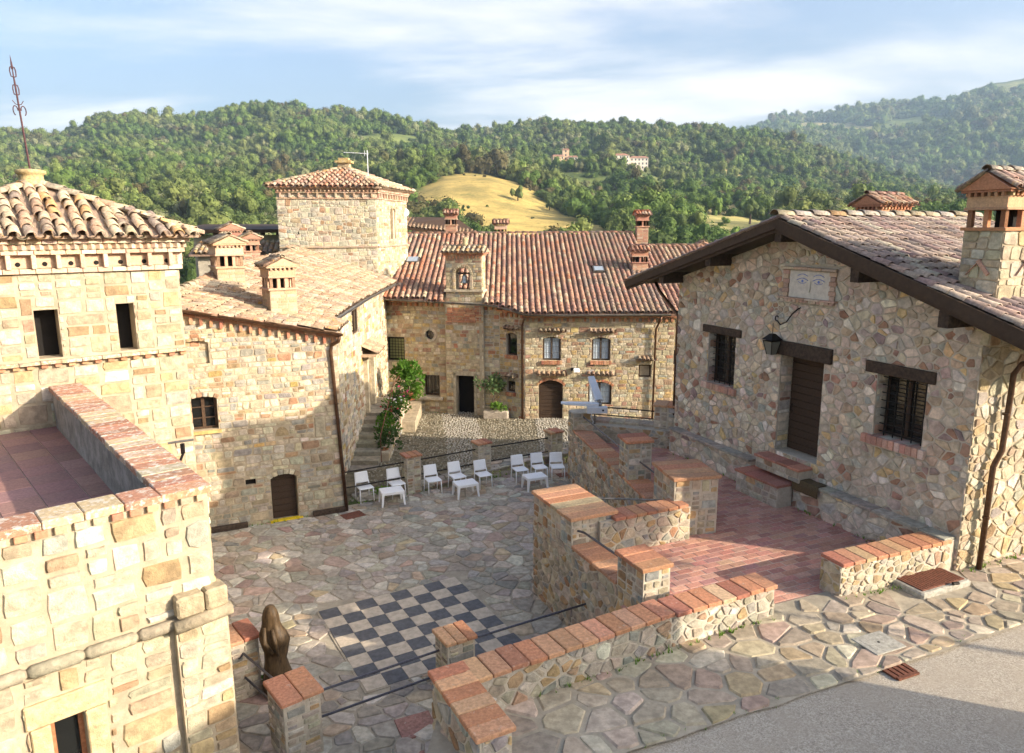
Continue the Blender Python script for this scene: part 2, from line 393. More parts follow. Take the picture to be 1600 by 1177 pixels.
def courses(s0, s1, z0, z1, w, h, rng, wob=.18):
    zs = [z0]
    while zs[-1] < z1 - .5 * h: zs.append(zs[-1] + h * rng.uniform(.62, 1.4))
    zs = [z0 + (z - z0) * (z1 - z0) / (zs[-1] - z0) for z in zs]; out = []
    ph = [(rng.uniform(0, 6), rng.uniform(1.2, 2.6)) for _ in zs]
    def zz(k, s): return zs[k] + (0 if k in (0, len(zs) - 1) else wob * h * math.sin(s * ph[k][1] + ph[k][0]))
    for k in range(len(zs) - 1):
        hh = zs[k + 1] - zs[k]; ss = [s0]
        while ss[-1] < s1 - .5 * w: ss.append(ss[-1] + w * rng.uniform(.5, 1.55) * (.75 + .25 * hh / h))
        ss = [s0 + (q - s0) * (s1 - s0) / max(1e-6, ss[-1] - s0) for q in ss]
        tl = [0] + [rng.uniform(-.12, .12) * hh for _ in ss[1:-1]] + [0]
        for i in range(len(ss) - 1):
            a, b = ss[i], ss[i + 1]
            if hh > 1.05 * h and rng.random() < .35:
                f = rng.uniform(.35, .65); m0, m1 = (zz(k, a) * (1 - f) + zz(k + 1, a) * f), (zz(k, b) * (1 - f) + zz(k + 1, b) * f)
                out.append([(a - tl[i], zz(k, a)), (b - tl[i + 1], zz(k, b)), (b, m1), (a, m0)])
                out.append([(a, m0), (b, m1), (b + tl[i + 1], zz(k + 1, b)), (a + tl[i], zz(k + 1, a))])
            else: out.append([(a - tl[i], zz(k, a)), (b - tl[i + 1], zz(k, b)), (b + tl[i + 1], zz(k + 1, b)), (a + tl[i], zz(k + 1, a))])
    return out
def rough(s0, s1, z0, z1, w, h, rng, skew=.16):
    """uncoursed rubble: the face is split again and again into uneven blocks, each block cut to a stone of its own shape"""
    out = []
    def rec(a, b, c, d, lv):
        W_, H_ = b - a, d - c
        big = rng.random() < .13
        if W_ > w * (rng.uniform(1.15, 2.0) if not big else 2.4) and W_ / w >= H_ / h * .8:
            m = a + W_ * rng.uniform(.36, .64); rec(a, m, c, d, lv + 1); rec(m, b, c, d, lv + 1)
        elif H_ > h * (rng.uniform(1.1, 1.8) if not big else 2.1):
            m = c + H_ * rng.uniform(.36, .64); rec(a, b, c, m, lv + 1); rec(a, b, m, d, lv + 1)
        else:
            k = [rng.uniform(0, skew) for _ in range(8)]; q = min(W_, H_ * 1.3)
            p = [(a + k[0] * q * .5, c + k[1] * H_ * .6), (a + W_ * rng.uniform(.35, .65), c + rng.uniform(-.02, .07) * H_), (b - k[2] * q * .5, c + k[3] * H_ * .6), (b - rng.uniform(-.02, .05) * q, c + H_ * rng.uniform(.4, .6)),
                 (b - k[4] * q * .5, d - k[5] * H_ * .6), (a + W_ * rng.uniform(.35, .65), d - rng.uniform(-.02, .07) * H_), (a + k[6] * q * .5, d - k[7] * H_ * .6), (a + rng.uniform(-.02, .05) * q, c + H_ * rng.uniform(.4, .6))]
            out.append(p)
    nx = max(1, int(round((s1 - s0) / (w * 5)))); nz = max(1, int(round((z1 - z0) / (h * 5))))
    for i in range(nx):
        for j in range(nz): rec(s0 + (s1 - s0) * i / nx, s0 + (s1 - s0) * (i + 1) / nx, z0 + (z1 - z0) * j / nz, z0 + (z1 - z0) * (j + 1) / nz, 0)
    return out
def fit(polys, region=(), holes=(), amin=.004):
    """keep polygons inside the half-planes (a, b, c: a s + b z <= c) and out of the rectangular holes"""
    out = []
    for p in polys:
        for a, b, c in region:
            p = clip(p, a, b, c)
            if len(p) < 3: break
        if len(p) < 3: continue
        for h0, h1, k0, k1 in [h_[:4] for h_ in holes]:
            xs = [q[0] for q in p]; ys = [q[1] for q in p]
            if max(xs) <= h0 or min(xs) >= h1 or max(ys) <= k0 or min(ys) >= k1: continue
            best = max((clip(p, 1, 0, h0), clip(p, -1, 0, -h1), clip(p, 0, 1, k0), clip(p, 0, -1, -k1)), key=lambda r: abs(area(r)) if len(r) > 2 else 0)
            p = best if len(best) > 2 else []
            if not p: break
        if len(p) > 2 and abs(area(p)) > amin: out.append(p)
    return out
def stone_geo(poly, fr, depth, rng, joint=.012, ins=.13, back=-.02, cut=.12, tilt=.35):
    if area(poly) < 0: poly = poly[::-1]
    P = np.array(poly); c = P.mean(0); r = np.linalg.norm(P - c, axis=1); rm = max(.02, r.min()); P = c + (P - c) * (1 - min(.35, joint / rm))
    if cut and len(P) < 7:
        Q = []
        for i in range(len(P)):
            a, b = P[i], P[(i + 1) % len(P)]; k = cut * rng.uniform(.7, 1.3); Q += [a + (b - a) * k, b + (a - b) * k]
        P = np.array(Q)
    n = len(P); rm = np.linalg.norm(P - c, axis=1).mean()
    if cut > .1: P = c + (P - c) * np.array([[1 + rng.uniform(-.06, .04)] for _ in range(n)])
    k = 1 - min(.4, ins * .12 / max(rm, .05) + .05)
    tx, tz = rng.uniform(-tilt, tilt) * depth / rm, rng.uniform(-tilt, tilt) * depth / rm
    A = np.column_stack([P, np.full(n, back)]); I = c + (P - c) * k
    B = np.column_stack([I, depth + (I - c) @ np.array([tx, tz])]); C = np.array([[c[0], c[1], depth * 1.06 + .002]])
    v = fr.P(np.vstack([A, B, C])); f = [(i, (i + 1) % n, n + (i + 1) % n, n + i) for i in range(n)] + [(n + i, n + (i + 1) % n, 2 * n) for i in range(n)]
    return v, f
def pick(rng, pal, jit=.14):
    t = sum(w for _, w in pal); x = rng.random() * t
    for c, w in pal:
        x -= w
        if x <= 0: break
    k = 1 + rng.uniform(-jit, jit); return tuple(min(.9, max(.01, q * k * (1 + rng.uniform(-.05, .05)))) for q in c)
def lay_stones(T, fr, polys, pal, rng, mat='stone', depth=.035, joint=.012, part='stone', parent=None, cut=.12, ins=.13):
    for p in polys:
        v, f = stone_geo(p, fr, depth * .62 * rng.uniform(.5, 1.4), rng, joint * rng.uniform(.25, 1.35), ins=ins, cut=cut)
        T.piece(part, seen_size(v.mean(0), abs(area(p)), fr.n), v, f, pick(rng, pal), mat, parent)
def wall_body(T, fr, s0, s1, z0, z1, region=(), holes=(), reveal=.3, mat='mortar', name='wall', parent=None, back=None):
    xs = sorted({s0, s1, *[min(max(h[i], s0), s1) for h in holes for i in (0, 1)]}); ys = sorted({z0, z1, *[min(max(h[i], z0), z1) for h in holes for i in (2, 3)]})
    mb = MB()
    for i in range(len(xs) - 1):
        for j in range(len(ys) - 1):
            cx, cy = (xs[i] + xs[i + 1]) / 2, (ys[j] + ys[j + 1]) / 2
            if any(h[0] < cx < h[1] and h[2] < cy < h[3] for h in holes): continue
            p = [(xs[i], ys[j]), (xs[i + 1], ys[j]), (xs[i + 1], ys[j + 1]), (xs[i], ys[j + 1])]
            for a, b, c in region:
                p = clip(p, a, b, c)
                if len(p) < 3: break
            if len(p) > 2: mb.add([fr.p(a, b, 0) for a, b in p], [tuple(range(len(p)))])
    for h in holes:
        dp = h[4] if len(h) > 4 else reveal
        q = [(h[0], h[2]), (h[1], h[2]), (h[1], h[3]), (h[0], h[3])]
        for i in range(4):
            a, b = q[i], q[(i + 1) % 4]; mb.add([fr.p(*a, 0), fr.p(*b, 0), fr.p(*b, -dp), fr.p(*a, -dp)], [(3, 2, 1, 0)])
        mb.add([fr.p(*c, -dp) for c in q], [(0, 1, 2, 3)], (.02, .02, .02))
    if back:
        p = [(s0, z0), (s1, z0), (s1, z1), (s0, z1)]
        for a, b, c in region: p = clip(p, a, b, c)
        mb.add([fr.p(a, b, -back) for a, b in p], [tuple(range(len(p)))[::-1]])
    return mb.build(name, mat, parent or T.o)

PAL_CREAM = [((.55, .47, .33), 6), ((.60, .52, .38), 5), ((.53, .40, .22), 3), ((.48, .38, .25), 2.6), ((.40, .27, .15), .9), ((.48, .33, .22), 1), ((.44, .40, .33), 1.2), ((.66, .60, .48), 2)]
PAL_LEFT = [((.52, .43, .30), 5), ((.58, .49, .35), 4), ((.46, .34, .20), 2), ((.36, .24, .14), 1.3), ((.40, .22, .13), .7), ((.38, .35, .29), 2), ((.31, .29, .25), 1), ((.62, .55, .44), 1.2), ((.47, .33, .12), .7)]
PAL_MIX = [((.45, .38, .29), 6), ((.51, .43, .33), 5), ((.40, .31, .22), 3), ((.28, .165, .11), 1.3), ((.35, .21, .15), 1.2), ((.40, .37, .32), 2.4), ((.44, .34, .28), 2), ((.52, .38, .20), 1.3), ((.58, .52, .43), 2.2), ((.34, .34, .29), .7), ((.27, .20, .18), .6)]
PAL_GREY = [((.40, .36, .27), 5), ((.34, .31, .25), 3), ((.44, .37, .25), 3), ((.30, .24, .16), 1.5), ((.48, .43, .33), 2), ((.33, .21, .13), .8), ((.26, .25, .21), 1)]
PAL_FAC = [((.46, .38, .25), 5), ((.52, .43, .28), 4), ((.40, .30, .18), 2), ((.47, .34, .16), 1.6), ((.36, .22, .15), 1.3), ((.35, .33, .27), 2), ((.56, .49, .37), 1.5), ((.42, .20, .12), .4)]
PAL_YARD = [((.38, .335, .265), 5), ((.43, .375, .30), 4), ((.35, .31, .25), 3), ((.41, .31, .23), 2.2), ((.35, .255, .20), 1.3), ((.49, .44, .36), 2), ((.28, .255, .22), 1.2), ((.43, .34, .22), 1)]
PAL_PAVE = [((.41, .33, .235), 5), ((.46, .385, .28), 4), ((.36, .305, .235), 2.5), ((.43, .33, .20), 2.2), ((.51, .44, .33), 2.4), ((.31, .255, .20), 1.4), ((.39, .29, .225), 1.6)]
PAL_TERRA = [((.47, .22, .12), 5), ((.50, .26, .15), 4), ((.42, .19, .11), 3), ((.52, .30, .17), 2), ((.38, .16, .10), 2), ((.48, .34, .20), .6)]
PAL_TILE_OLD = [((.41, .32, .21), 5), ((.46, .37, .25), 4), ((.36, .23, .145), 2), ((.38, .26, .18), 2), ((.31, .25, .18), 2.4), ((.44, .26, .12), 1.2), ((.50, .43, .31), 2.4), ((.26, .20, .16), 1.5)]
PAL_TILE_PINK = [((.34, .245, .16), 5), ((.38, .28, .19), 4), ((.31, .20, .13), 3), ((.36, .22, .13), 2), ((.27, .21, .15), 2.5), ((.42, .33, .24), 1.6)]
PAL_TILE_RED = [((.36, .20, .14), 6), ((.40, .23, .16), 5), ((.43, .29, .20), 3), ((.31, .18, .14), 3), ((.47, .36, .25), 1.8), ((.44, .19, .11), 1.0), ((.34, .24, .18), 2)]
PAL_TILE_GREY = [((.34, .27, .22), 5), ((.40, .33, .26), 4), ((.30, .21, .18), 3), ((.36, .24, .19), 2.5), ((.45, .39, .31), 2), ((.25, .20, .18), 2), ((.40, .24, .16), 1)]

def tone(pal, k): return [(tuple(min(.72, x * k) for x in c), w) for c, w in pal]
PAL_CREAM = tone(PAL_CREAM, .84)
PAL_MIX, PAL_YARD, PAL_GREY, PAL_FAC = tone(PAL_MIX, 1.25), tone(PAL_YARD, 1.1), tone(PAL_GREY, 1.12), tone(PAL_FAC, 1.06)
# ---------------------------------------------------------------- curved roof tiles (shared meshes)
TILE = {}
def tile_key(col, r, L, taper=.8, seg=6, pan=False):
    key = (tuple(round(x, 3) for x in col), r, L, pan)
    if key in TILE: return key
    v = []; f = []
    for y, rr in ((0, r), (L, r * taper)):
        for th in (0, .014):
            for k in range(seg + 1):
                a = math.pi * (.04 + .92 * k / seg); q = rr - th; v.append((-q * math.cos(a), y, q * math.sin(a) * .92))
    n = seg + 1
    for k in range(seg): f += [(k, k + 1, 2 * n + k + 1, 2 * n + k), (n + k + 1, n + k, k, k + 1)[::-1]]
    v = np.array(v)
    if pan: v[:, 2] *= -.75; f = [q[::-1] for q in f]
    TILE[key] = (make_mesh('roof_tile', v, f, CUR_TILE_MAT[0], col, True), v, f, col); return key
CUR_TILE_MAT = ['tile']
def quant(pal, rng, n=14):
    return [pick(rng, pal, .16) for _ in range(n)]
def lay_tiles(T, O, U, S, N, u0, u1, v0, v1, inside, pal, rng, mat='tile', pitch=.235, row=.33, r=.095, L=.42, part='roof_tile', parent=None, pans=True, wob=1.0, lift=.03):
    """cover tiles in columns along S (up the slope), columns spaced along U; O on the roof plane"""
    CUR_TILE_MAT[0] = mat; O, U, S, N = (np.asarray(q, float) for q in (O, U, S, N)); cols = quant(pal, rng, 16)
    keys = [tile_key(c, r, L) for c in cols]; pk = [tile_key(tuple(x * .85 for x in c), r * .92, L, pan=True) for c in cols[:5]]
    nu = max(1, int(round((u1 - u0) / pitch)))
    for i in range(nu):
        uu = u0 + (i + .5) * (u1 - u0) / nu; drift = rng.uniform(-.02, .02) * wob; lasti = rng.randrange(16)
        k = 0; vv = v0
        while vv < v1 - .1:
            if inside(uu, vv + row * .6):
                a = rng.uniform(-.045, .045) * wob; b = rng.uniform(.03, .075); x = uu + drift + rng.uniform(-.012, .012) * wob
                y = vv + rng.uniform(-.025, .025) * wob; h = lift + rng.uniform(-.004, .01) * wob
                ca, sa = math.cos(a), math.sin(a); Ut = U * ca + S * sa; St = S * ca - U * sa; St2 = St * math.cos(b) - N * math.sin(b); Nt = N * math.cos(b) + St * math.sin(b)
                p = O + U * x + S * y + N * (h + .02)
                M = Matrix(((Ut[0], St2[0], Nt[0], p[0]), (Ut[1], St2[1], Nt[1], p[1]), (Ut[2], St2[2], Nt[2], p[2]), (0, 0, 0, 1)))
                if rng.random() < .75: lasti = rng.randrange(16)
                T.inst(part, seen_size(p, pitch * row, N), keys[lasti], M, mat, parent)
            if pans and inside(uu + pitch / 2, vv + row * .6):
                p = O + U * (uu + pitch / 2) + S * (vv + rng.uniform(-.02, .02)) + N * (lift + .018)
                M = Matrix(((U[0], S[0], N[0], p[0]), (U[1], S[1], N[1], p[1]), (U[2], S[2], N[2], p[2]), (0, 0, 0, 1)))
                T.inst(part, -1., pk[rng.randrange(5)], M, mat, parent)
            vv += row; k += 1
def ridge_tiles(T, A, B, pal, rng, mat='tile', r=.13, L=.46, step=.4, part='ridge_tile', parent=None, up=(0, 0, 1)):
    CUR_TILE_MAT[0] = mat; A, B = np.asarray(A, float), np.asarray(B, float); d = B - A; Ln = np.linalg.norm(d); S = d / Ln; U = np.cross(S, up); U /= np.linalg.norm(U); N = np.cross(U, S)
    keys = [tile_key(c, r, L, .85) for c in quant(pal, rng, 8)]; n = max(1, int(Ln / step))
    for i in range(n):
        p = A + S * (i * Ln / n) + N * rng.uniform(.0, .02); b = .05; S2 = S * math.cos(b) - N * math.sin(b); N2 = N * math.cos(b) + S * math.sin(b)
        M = Matrix(((U[0], S2[0], N2[0], p[0]), (U[1], S2[1], N2[1], p[1]), (U[2], S2[2], N2[2], p[2]), (0, 0, 0, 1)))
        T.inst(part, seen_size(p, .1), keys[rng.randrange(8)], M, mat, parent)
def slab(T, pts, th, mat, name='roof', parent=None, col=(.3, .2, .15)):
    """flat slab under the polygon pts (counter-clockwise from above)"""
    P = np.array(pts, float); n = len(P); v = np.vstack([P, P - (0, 0, th)])
    f = [tuple(range(n)), tuple(range(n, 2 * n))[::-1]] + [(i, n + i, n + (i + 1) % n, (i + 1) % n) for i in range(n)]
    return solid(name, v, f, mat, parent or T.o, col)
def bricks_on(T, fr, s0, s1, z0, z1, d0, d1, lw, pal, rng, part='brick', mat='brick_plain', parent=None, gap=.01, ch=.008, along='s'):
    """a row of bricks standing between s0..s1 (each lw wide)"""
    n = max(1, int(round((s1 - s0) / lw)))
    for i in range(n):
        a = s0 + (s1 - s0) * i / n + gap / 2; b = s0 + (s1 - s0) * (i + 1) / n - gap / 2
        v, f = brick_geo(*fr.box(a, b, z0 + rng.uniform(-.004, .004), z1 + rng.uniform(-.006, .006), d0, d1 + rng.uniform(-.006, .006)), ch)
        T.piece(part, seen_size(v.mean(0), (b - a) * max(z1 - z0, d1 - d0)), v, f, pick(rng, pal), mat, parent)
def coping(T, A, B, z, w, pal, rng, tl=.3, th=.065, mat='brick', part='coping_tile', over=.035, ext=(0, 0), parent=None):
    """a row of coping tiles laid across the top of a wall between plan points A and B"""
    A = np.array(A[:2], float); B = np.array(B[:2], float); d = B - A; L = np.linalg.norm(d); d /= L; A = A - d * ext[0]; L += ext[0] + ext[1]; n = max(1, int(round(L / tl))); q = np.array([-d[1], d[0]])
    for i in range(n):
        a = L * i / n + .006; b = L * (i + 1) / n - .006; c = A + d * (a + b) / 2; j = rng.uniform(-.008, .008)
        X = np.array([d[0], d[1], rng.uniform(-.01, .01)]) * (b - a); Y = np.array([q[0], q[1], 0]) * (w + 2 * over)
        v, f = brick_geo((c[0] + q[0] * j, c[1] + q[1] * j, z + th / 2 + rng.uniform(-.005, .005)), X, Y, (0, 0, th), .012)
        T.piece(part, seen_size(v.mean(0), (b - a) * w), v, f, pick(rng, pal), mat, parent)

# ================================================================ THE SETTING: ground levels
rng = random.Random(11)
def in_poly(x, y, poly):
    c = False; n = len(poly)
    for i in range(n):
        (x1, y1), (x2, y2) = poly[i], poly[(i + 1) % n]
        if (y1 > y) != (y2 > y) and x < (x2 - x1) * (y - y1) / (y2 - y1) + x1: c = not c
    return c
class Setting(Thing):
    def __init__(s, o): s.o = o; s.q = {}
def ground_sheet(name, poly, z, mat, fn=None):
    v = [(x, y, z if fn is None else fn(x, y)) for x, y in poly]
    o = solid(name, v, [tuple(range(len(v)))], mat); o['kind'] = 'structure'; return o
E29 = np.array([math.cos(math.radians(29.3)), math.sin(math.radians(29.3))]); E119 = np.array([-E29[1], E29[0]])
class FlatRot(Flat):
    """level plane with turned axes, for paving laid in rows"""
    def __init__(s, org, e1, z=0., fn=None): super().__init__(z, fn); s.org = np.array(org, float); s.e1 = np.array(e1, float); s.e2 = np.array([-s.e1[1], s.e1[0]])
    def xy(s, a, b): return s.org + s.e1 * a + s.e2 * b
    def P(s, w):
        w = np.asarray(w, float); q = s.org + np.outer(w[:, 0], s.e1) + np.outer(w[:, 1], s.e2); return super().P(np.column_stack([q, w[:, 2]]))

# ---- courtyard of irregular stone flags
YARD = [(-12, 8), (-3.2, 4.5), (4.6, 10.0), (4.6, 17), (2.1, 24.75), (-5.6, 20.15), (-9.5, 18.4)]
court = ground_sheet('courtyard_ground', [(-12, 3), (6, 3), (6, 17), (2.0, 24.7), (-5.6, 20.2), (-12, 17.4)], -.012, 'paving_joint')
S_court = Setting(court)
CB0 = np.array([-4.15, 14.43]); SQ = .4                       # chessboard corner and square
fy = FlatRot((-11, 7), (1, 0))
CB1, CB2 = E29, np.array([E29[1], -E29[0]])
for p in voro(0, 17, 0, 18, .34, .29, rng, .48, .30):
    q = np.array(p); c = q.mean(0); x, y = c[0] - 11, c[1] + 7
    if not in_poly(x, y, YARD): continue
    r = np.array([x, y]) - CB0; a, b = r @ CB1, r @ CB2
    if -.1 < a < 3.3 and -.1 < b < 3.3: continue                  # inside the chessboard
    pal = PAL_YARD
    v, f = stone_geo(p, fy, .012 * rng.uniform(.5, 1.3), rng, .016, ins=.05, back=-.01, cut=.13, tilt=.15)
    S_court.piece('paving_stone', seen_size(v.mean(0), abs(area(p)), (0, 0, 1)), v, f, pick(rng, pal, .16), 'paving')
S_court.finish()

# ---- cobbled yard in front of the far house (falls away towards the house)
def yard_z(x, y): 
    t = min(1, max(0, (y - 24.) / 8.5)); a = .05 + .38 * min(1, max(0, (x + 3.4) / 4.4)); return a * (1 - t) - .33 * t
gx = np.linspace(-6.2, 9, 24); gy = np.linspace(20, 35, 24)
v = [(x, y, yard_z(x, y) - .02) for y in gy for x in gx]
f = [(j * 24 + i, j * 24 + i + 1, j * 24 + 25 + i, j * 24 + 24 + i) for j in range(23) for i in range(23)]
keep = [q for q in f if all((v[k][1] - 20.6) > (v[k][0] + 4.8) * .585 - .25 for k in q)]
yard = solid('cobbled_yard', v, keep, 'yard_earth'); yard['kind'] = 'structure'
mb = MB(); hexa = np.array([(math.cos(a), math.sin(a)) for a in np.linspace(0, 2 * math.pi, 7)[:6]])
for j in range(120):
    for i in range(120):
        x = -5.6 + i * .105 + rng.uniform(-.04, .04); y = 20.8 + j * .112 + rng.uniform(-.04, .04)
        if (y - 20.75) < (x + 4.8) * .585 or x > 6.8 or y > 34 or (y < 24.3 and x < -4.9): continue
        path = abs(x + 1.9 - (y - 28) * -.12) < .75 or (x > 1.0)
        if not path and rng.random() < .42: continue
        r = rng.uniform(.035, .058); z = yard_z(x, y) - .02; k = rng.uniform(.7, 1.25); c = np.array((.40, .37, .31)) * k if path else np.array((.30, .27, .20)) * k
        a = rng.uniform(0, 6); ca, sa = math.cos(a), math.sin(a); hx = hexa @ np.array([[ca, sa], [-sa * .7, ca * .7]]) * r
        vv = [(x + q[0], y + q[1], z - .01) for q in hx] + [(x + q[0] * .6, y + q[1] * .6, z + .022) for q in hx]
        mb.add(vv, [(m_, (m_ + 1) % 6, 6 + (m_ + 1) % 6, 6 + m_) for m_ in range(6)] + [(6, 7, 8, 9, 10, 11)], c)
o = mb.build('cobbles', 'paving', yard); o['kind'] = 'stuff'
# row of flat edge stones along the yard's raised rim
S_yard = Setting(yard)
fe = FlatRot((-4.6, 20.75), E29 * .999, fn=lambda x, y: yard_z(x, y) + .005)
frb = Fr((-4.6, 20.83), (2.4, 24.93))
for p in courses(0, 8.1, -.02, .46, .34, .15, rng):
    s_ = np.mean([q[0] for q in p]); z_ = np.mean([q[1] for q in p])
    if z_ > yard_z(*(frb.p(s_, 0)[:2])) + .0: continue
    vv, ff = stone_geo(p, frb, .03, rng, .01)
    S_yard.piece('edge_stone', seen_size(vv.mean(0), abs(area(p)), frb.n), vv, ff, pick(rng, PAL_YARD), 'paving')
for p in voro(0, 8.1, -.05, .75, .5, .4, rng, .4, .2):
    vv, ff = stone_geo(p, fe, .015, rng, .014, ins=.05, cut=.13, tilt=.1)
    S_yard.piece('edge_stone', seen_size(vv.mean(0), abs(area(p)), (0, 0, 1)), vv, ff, pick(rng, PAL_YARD), 'paving')
S_yard.finish()

# ---- raised terrace with its brick floor
TZ = 1.52
TERR = [(1.95, 22.4), (5.0, 21.2), (8.5, 13.1), (5.75, 12.0), (4.35, 11.4), (2.3, 10.75), (1.9, 12.3), (1.35, 13.75), (2.0, 14.0), (3.5, 14.7), (3.7, 15.9), (3.1, 18.0)]
terr = ground_sheet('terrace_floor', TERR, TZ - .012, 'terrace_joint')
S_terr = Setting(terr); ft = FlatRot((1.0, 9.0), (math.cos(math.radians(23.8)), math.sin(math.radians(23.8))), TZ)
PAL_FLOOR = [((.46, .23, .17), 5), ((.50, .27, .20), 4), ((.42, .20, .155), 3), ((.52, .31, .22), 1.5), ((.39, .205, .17), 1.5)]
bw, bh = .33, .175
for j in range(82):
    for i in range(32):
        a = i * bw + (bw / 2 if j % 2 else 0) + rng.uniform(-.004, .004) - 2; b = j * bh; c = ft.xy(a + bw / 2, b + bh / 2)
        if not in_poly(*c, TERR): continue
        v, f = brick_geo((c[0], c[1], TZ - .02 + rng.uniform(-.003, .003)), np.append(ft.e1, 0) * (bw - .014), np.append(ft.e2, 0) * (bh - .014), (0, 0, .03), .006)
        S_terr.piece('floor_brick', seen_size(v.mean(0), bw * bh, (0, 0, 1)), v, f, pick(rng, PAL_FLOOR), 'brick_plain')
S_terr.finish()

# ---- stone-flagged pavement between the walls and the road, and the road itself
PVZ = 1.56
ROAD_E = (math.cos(math.radians(23.3)), math.sin(math.radians(23.3)))
PAVE = [(-1.0, 7.2), (-.75, 9.0), (2.35, 10.7), (4.35, 11.55), (5.75, 12.1), (8.3, 13.1), (16, 16.55), (16, 14.4), (8.58, 11.25), (1.1, 8.05), (-.6, 7.3)]
pave = ground_sheet('stone_pavement', [(-1.2, 7.0), (-1.0, 9.1), (2.3, 10.9), (5.7, 12.3), (8.3, 13.3), (17, 17.2)] + [(17 - 18.2 * t, 14.8 - 7.8 * t + .012 * math.sin(t * 143) + .018 * math.sin(t * 297)) for t in np.linspace(0, .985, 60)], PVZ - .015, 'paving_joint')
S_pave = Setting(pave); fp = FlatRot((-2.0, 6.75), ROAD_E, PVZ - .012)
for p in voro(0, 20, -.1, 3.2, .42, .35, rng, .5, .34, .25):
    c = np.array(p).mean(0); x, y = fp.xy(*c)
    if not in_poly(x, y, PAVE): continue
    if 6.85 < x < 8.4 and 12.0 < y < 13.3: continue
    v, f = stone_geo(p, fp, .022 * rng.uniform(.4, 1.4), rng, .022, ins=.14, back=-.01, cut=.13, tilt=.3)
    S_pave.piece('paving_stone', seen_size(v.mean(0), abs(area(p)), (0, 0, 1)), v, f, pick(rng, PAL_PAVE, .15), 'paving')
S_pave.finish()
n_ = 26; v = []
for j in range(n_):
    for i in range(40):
        a, b = -5 + i * .8, -j * .6; x, y = np.array((-2.0, 6.80)) + np.array(ROAD_E) * a + np.array((-ROAD_E[1], ROAD_E[0])) * b
        v.append((x, y, PVZ - .05 - .012 * abs(b) + .012 * math.sin(a * 1.3 + b)))
f = [(j * 40 + i + 1, j * 40 + i, j * 40 + 40 + i, j * 40 + 41 + i) for j in range(n_ - 1) for i in range(39)]
road = solid('road', v, f, 'road'); road['kind'] = 'structure'
road.data.flip_normals() if road.data.polygons[0].normal.z < 0 else None
# made ground under road and pavement, so that the terrace stands on solid earth
mb = MB()
for q in ([(-1.15, 6.6), (-.8, 9.0), (2.2, 10.5), (5.6, 12.0), (8.6, 13.3), (20, 18.2), (26, 5), (12, -8), (-1.5, -8)],):
    n = len(q); mb.add([(x, y, PVZ - .35) for x, y in q] + [(x, y, -6) for x, y in q], [tuple(range(n))[::-1]] + [(i, (i + 1) % n, n + (i + 1) % n, n + i) for i in range(n)])
o = mb.build('embankment', 'mortar_grey'); o['kind'] = 'structure'

# ================================================================ WALLS ROUND THE TERRACE
def rubble(T, A, B, z0, z1, th, rng, pal, w=.26, h=.2, style='v', zin=None, faces='oieE', mat='stone_cool', body='mortar_grey', depth=.03, joint=.01, name='wall'):
    """free-standing or retaining rubble wall; outer face right of A -> B"""
    fo = Fr(A, B); L = fo.L; nn = fo.n[:2]; A2 = np.array(A[:2]) - nn * th; B2 = np.array(B[:2]) - nn * th; zin = z0 if zin is None else zin
    v, f = box_geo(*fo.box(0, L, z0, z1, -th, 0)); solid(name, v, f, body, T.o)
    tess = (lambda s1, za, zb: voro(0, s1, za, zb, w * .8, h * .76, rng, .5, .27, .26)) if style == 'v' else (lambda s1, za, zb: courses(0, s1, za, zb, w, h, rng))
    if 'o' in faces: lay_stones(T, fo, fit(tess(L, z0, z1)), pal, rng, mat, depth, joint)
    if 'i' in faces: lay_stones(T, Fr(B2, A2), fit(tess(L, zin, z1)), pal, rng, mat, depth, joint)
    if 'e' in faces: lay_stones(T, Fr(A2, A), fit(tess(th, zin, z1)), pal, rng, mat, depth, joint)
    if 'E' in faces: lay_stones(T, Fr(B, B2), fit(tess(th, zin, z1)), pal, rng, mat, depth, joint)
def pier(T, c, e, lx, ly, z0, z1, rng, pal, cap=.07, tl=.3, w=.24, h=.17, mat='stone_cool', style='c', capmat='brick', body='mortar_grey', over=.05, name='pier'):
    """square stone pier centred at c, side lx along e and ly across, with a tiled cap"""
    e = np.array(e, float); e /= np.linalg.norm(e); q = np.array([-e[1], e[0]]); c = np.array(c[:2], float)
    k = [c - e * lx / 2 - q * ly / 2, c + e * lx / 2 - q * ly / 2, c + e * lx / 2 + q * ly / 2, c - e * lx / 2 + q * ly / 2]
    v, f = box_geo((c[0], c[1], (z0 + z1) / 2), np.append(e * lx, 0), np.append(q * ly, 0), (0, 0, z1 - z0)); solid(name, v, f, body, T.o)
    for i in range(4):
        fr = Fr(k[i], k[(i + 1) % 4]); po = rough(0, fr.L, z0, z1, w * .82, h * .82, rng, .14) if style == 'c' else voro(0, fr.L, z0, z1, w, h, rng)
        lay_stones(T, fr, fit(po), pal, rng, mat, .025, .009)
    if cap: coping(T, c - e * lx / 2, c + e * lx / 2, z1, ly, PAL_TERRA, rng, tl, cap, mat=capmat, over=over, ext=(over, over))
DW = np.array([.411, -.912]); EW = np.array([.912, .411])       # along / across the terrace's outer wall
PAL_BAST = tone([((.36, .30, .22), 5), ((.42, .35, .25), 3), ((.30, .26, .20), 3), ((.40, .27, .14), 1.8), ((.30, .18, .10), 1.2), ((.47, .42, .33), 1.6), ((.28, .28, .25), 2)], 1.15)
K0 = np.array([.97, 14.1])
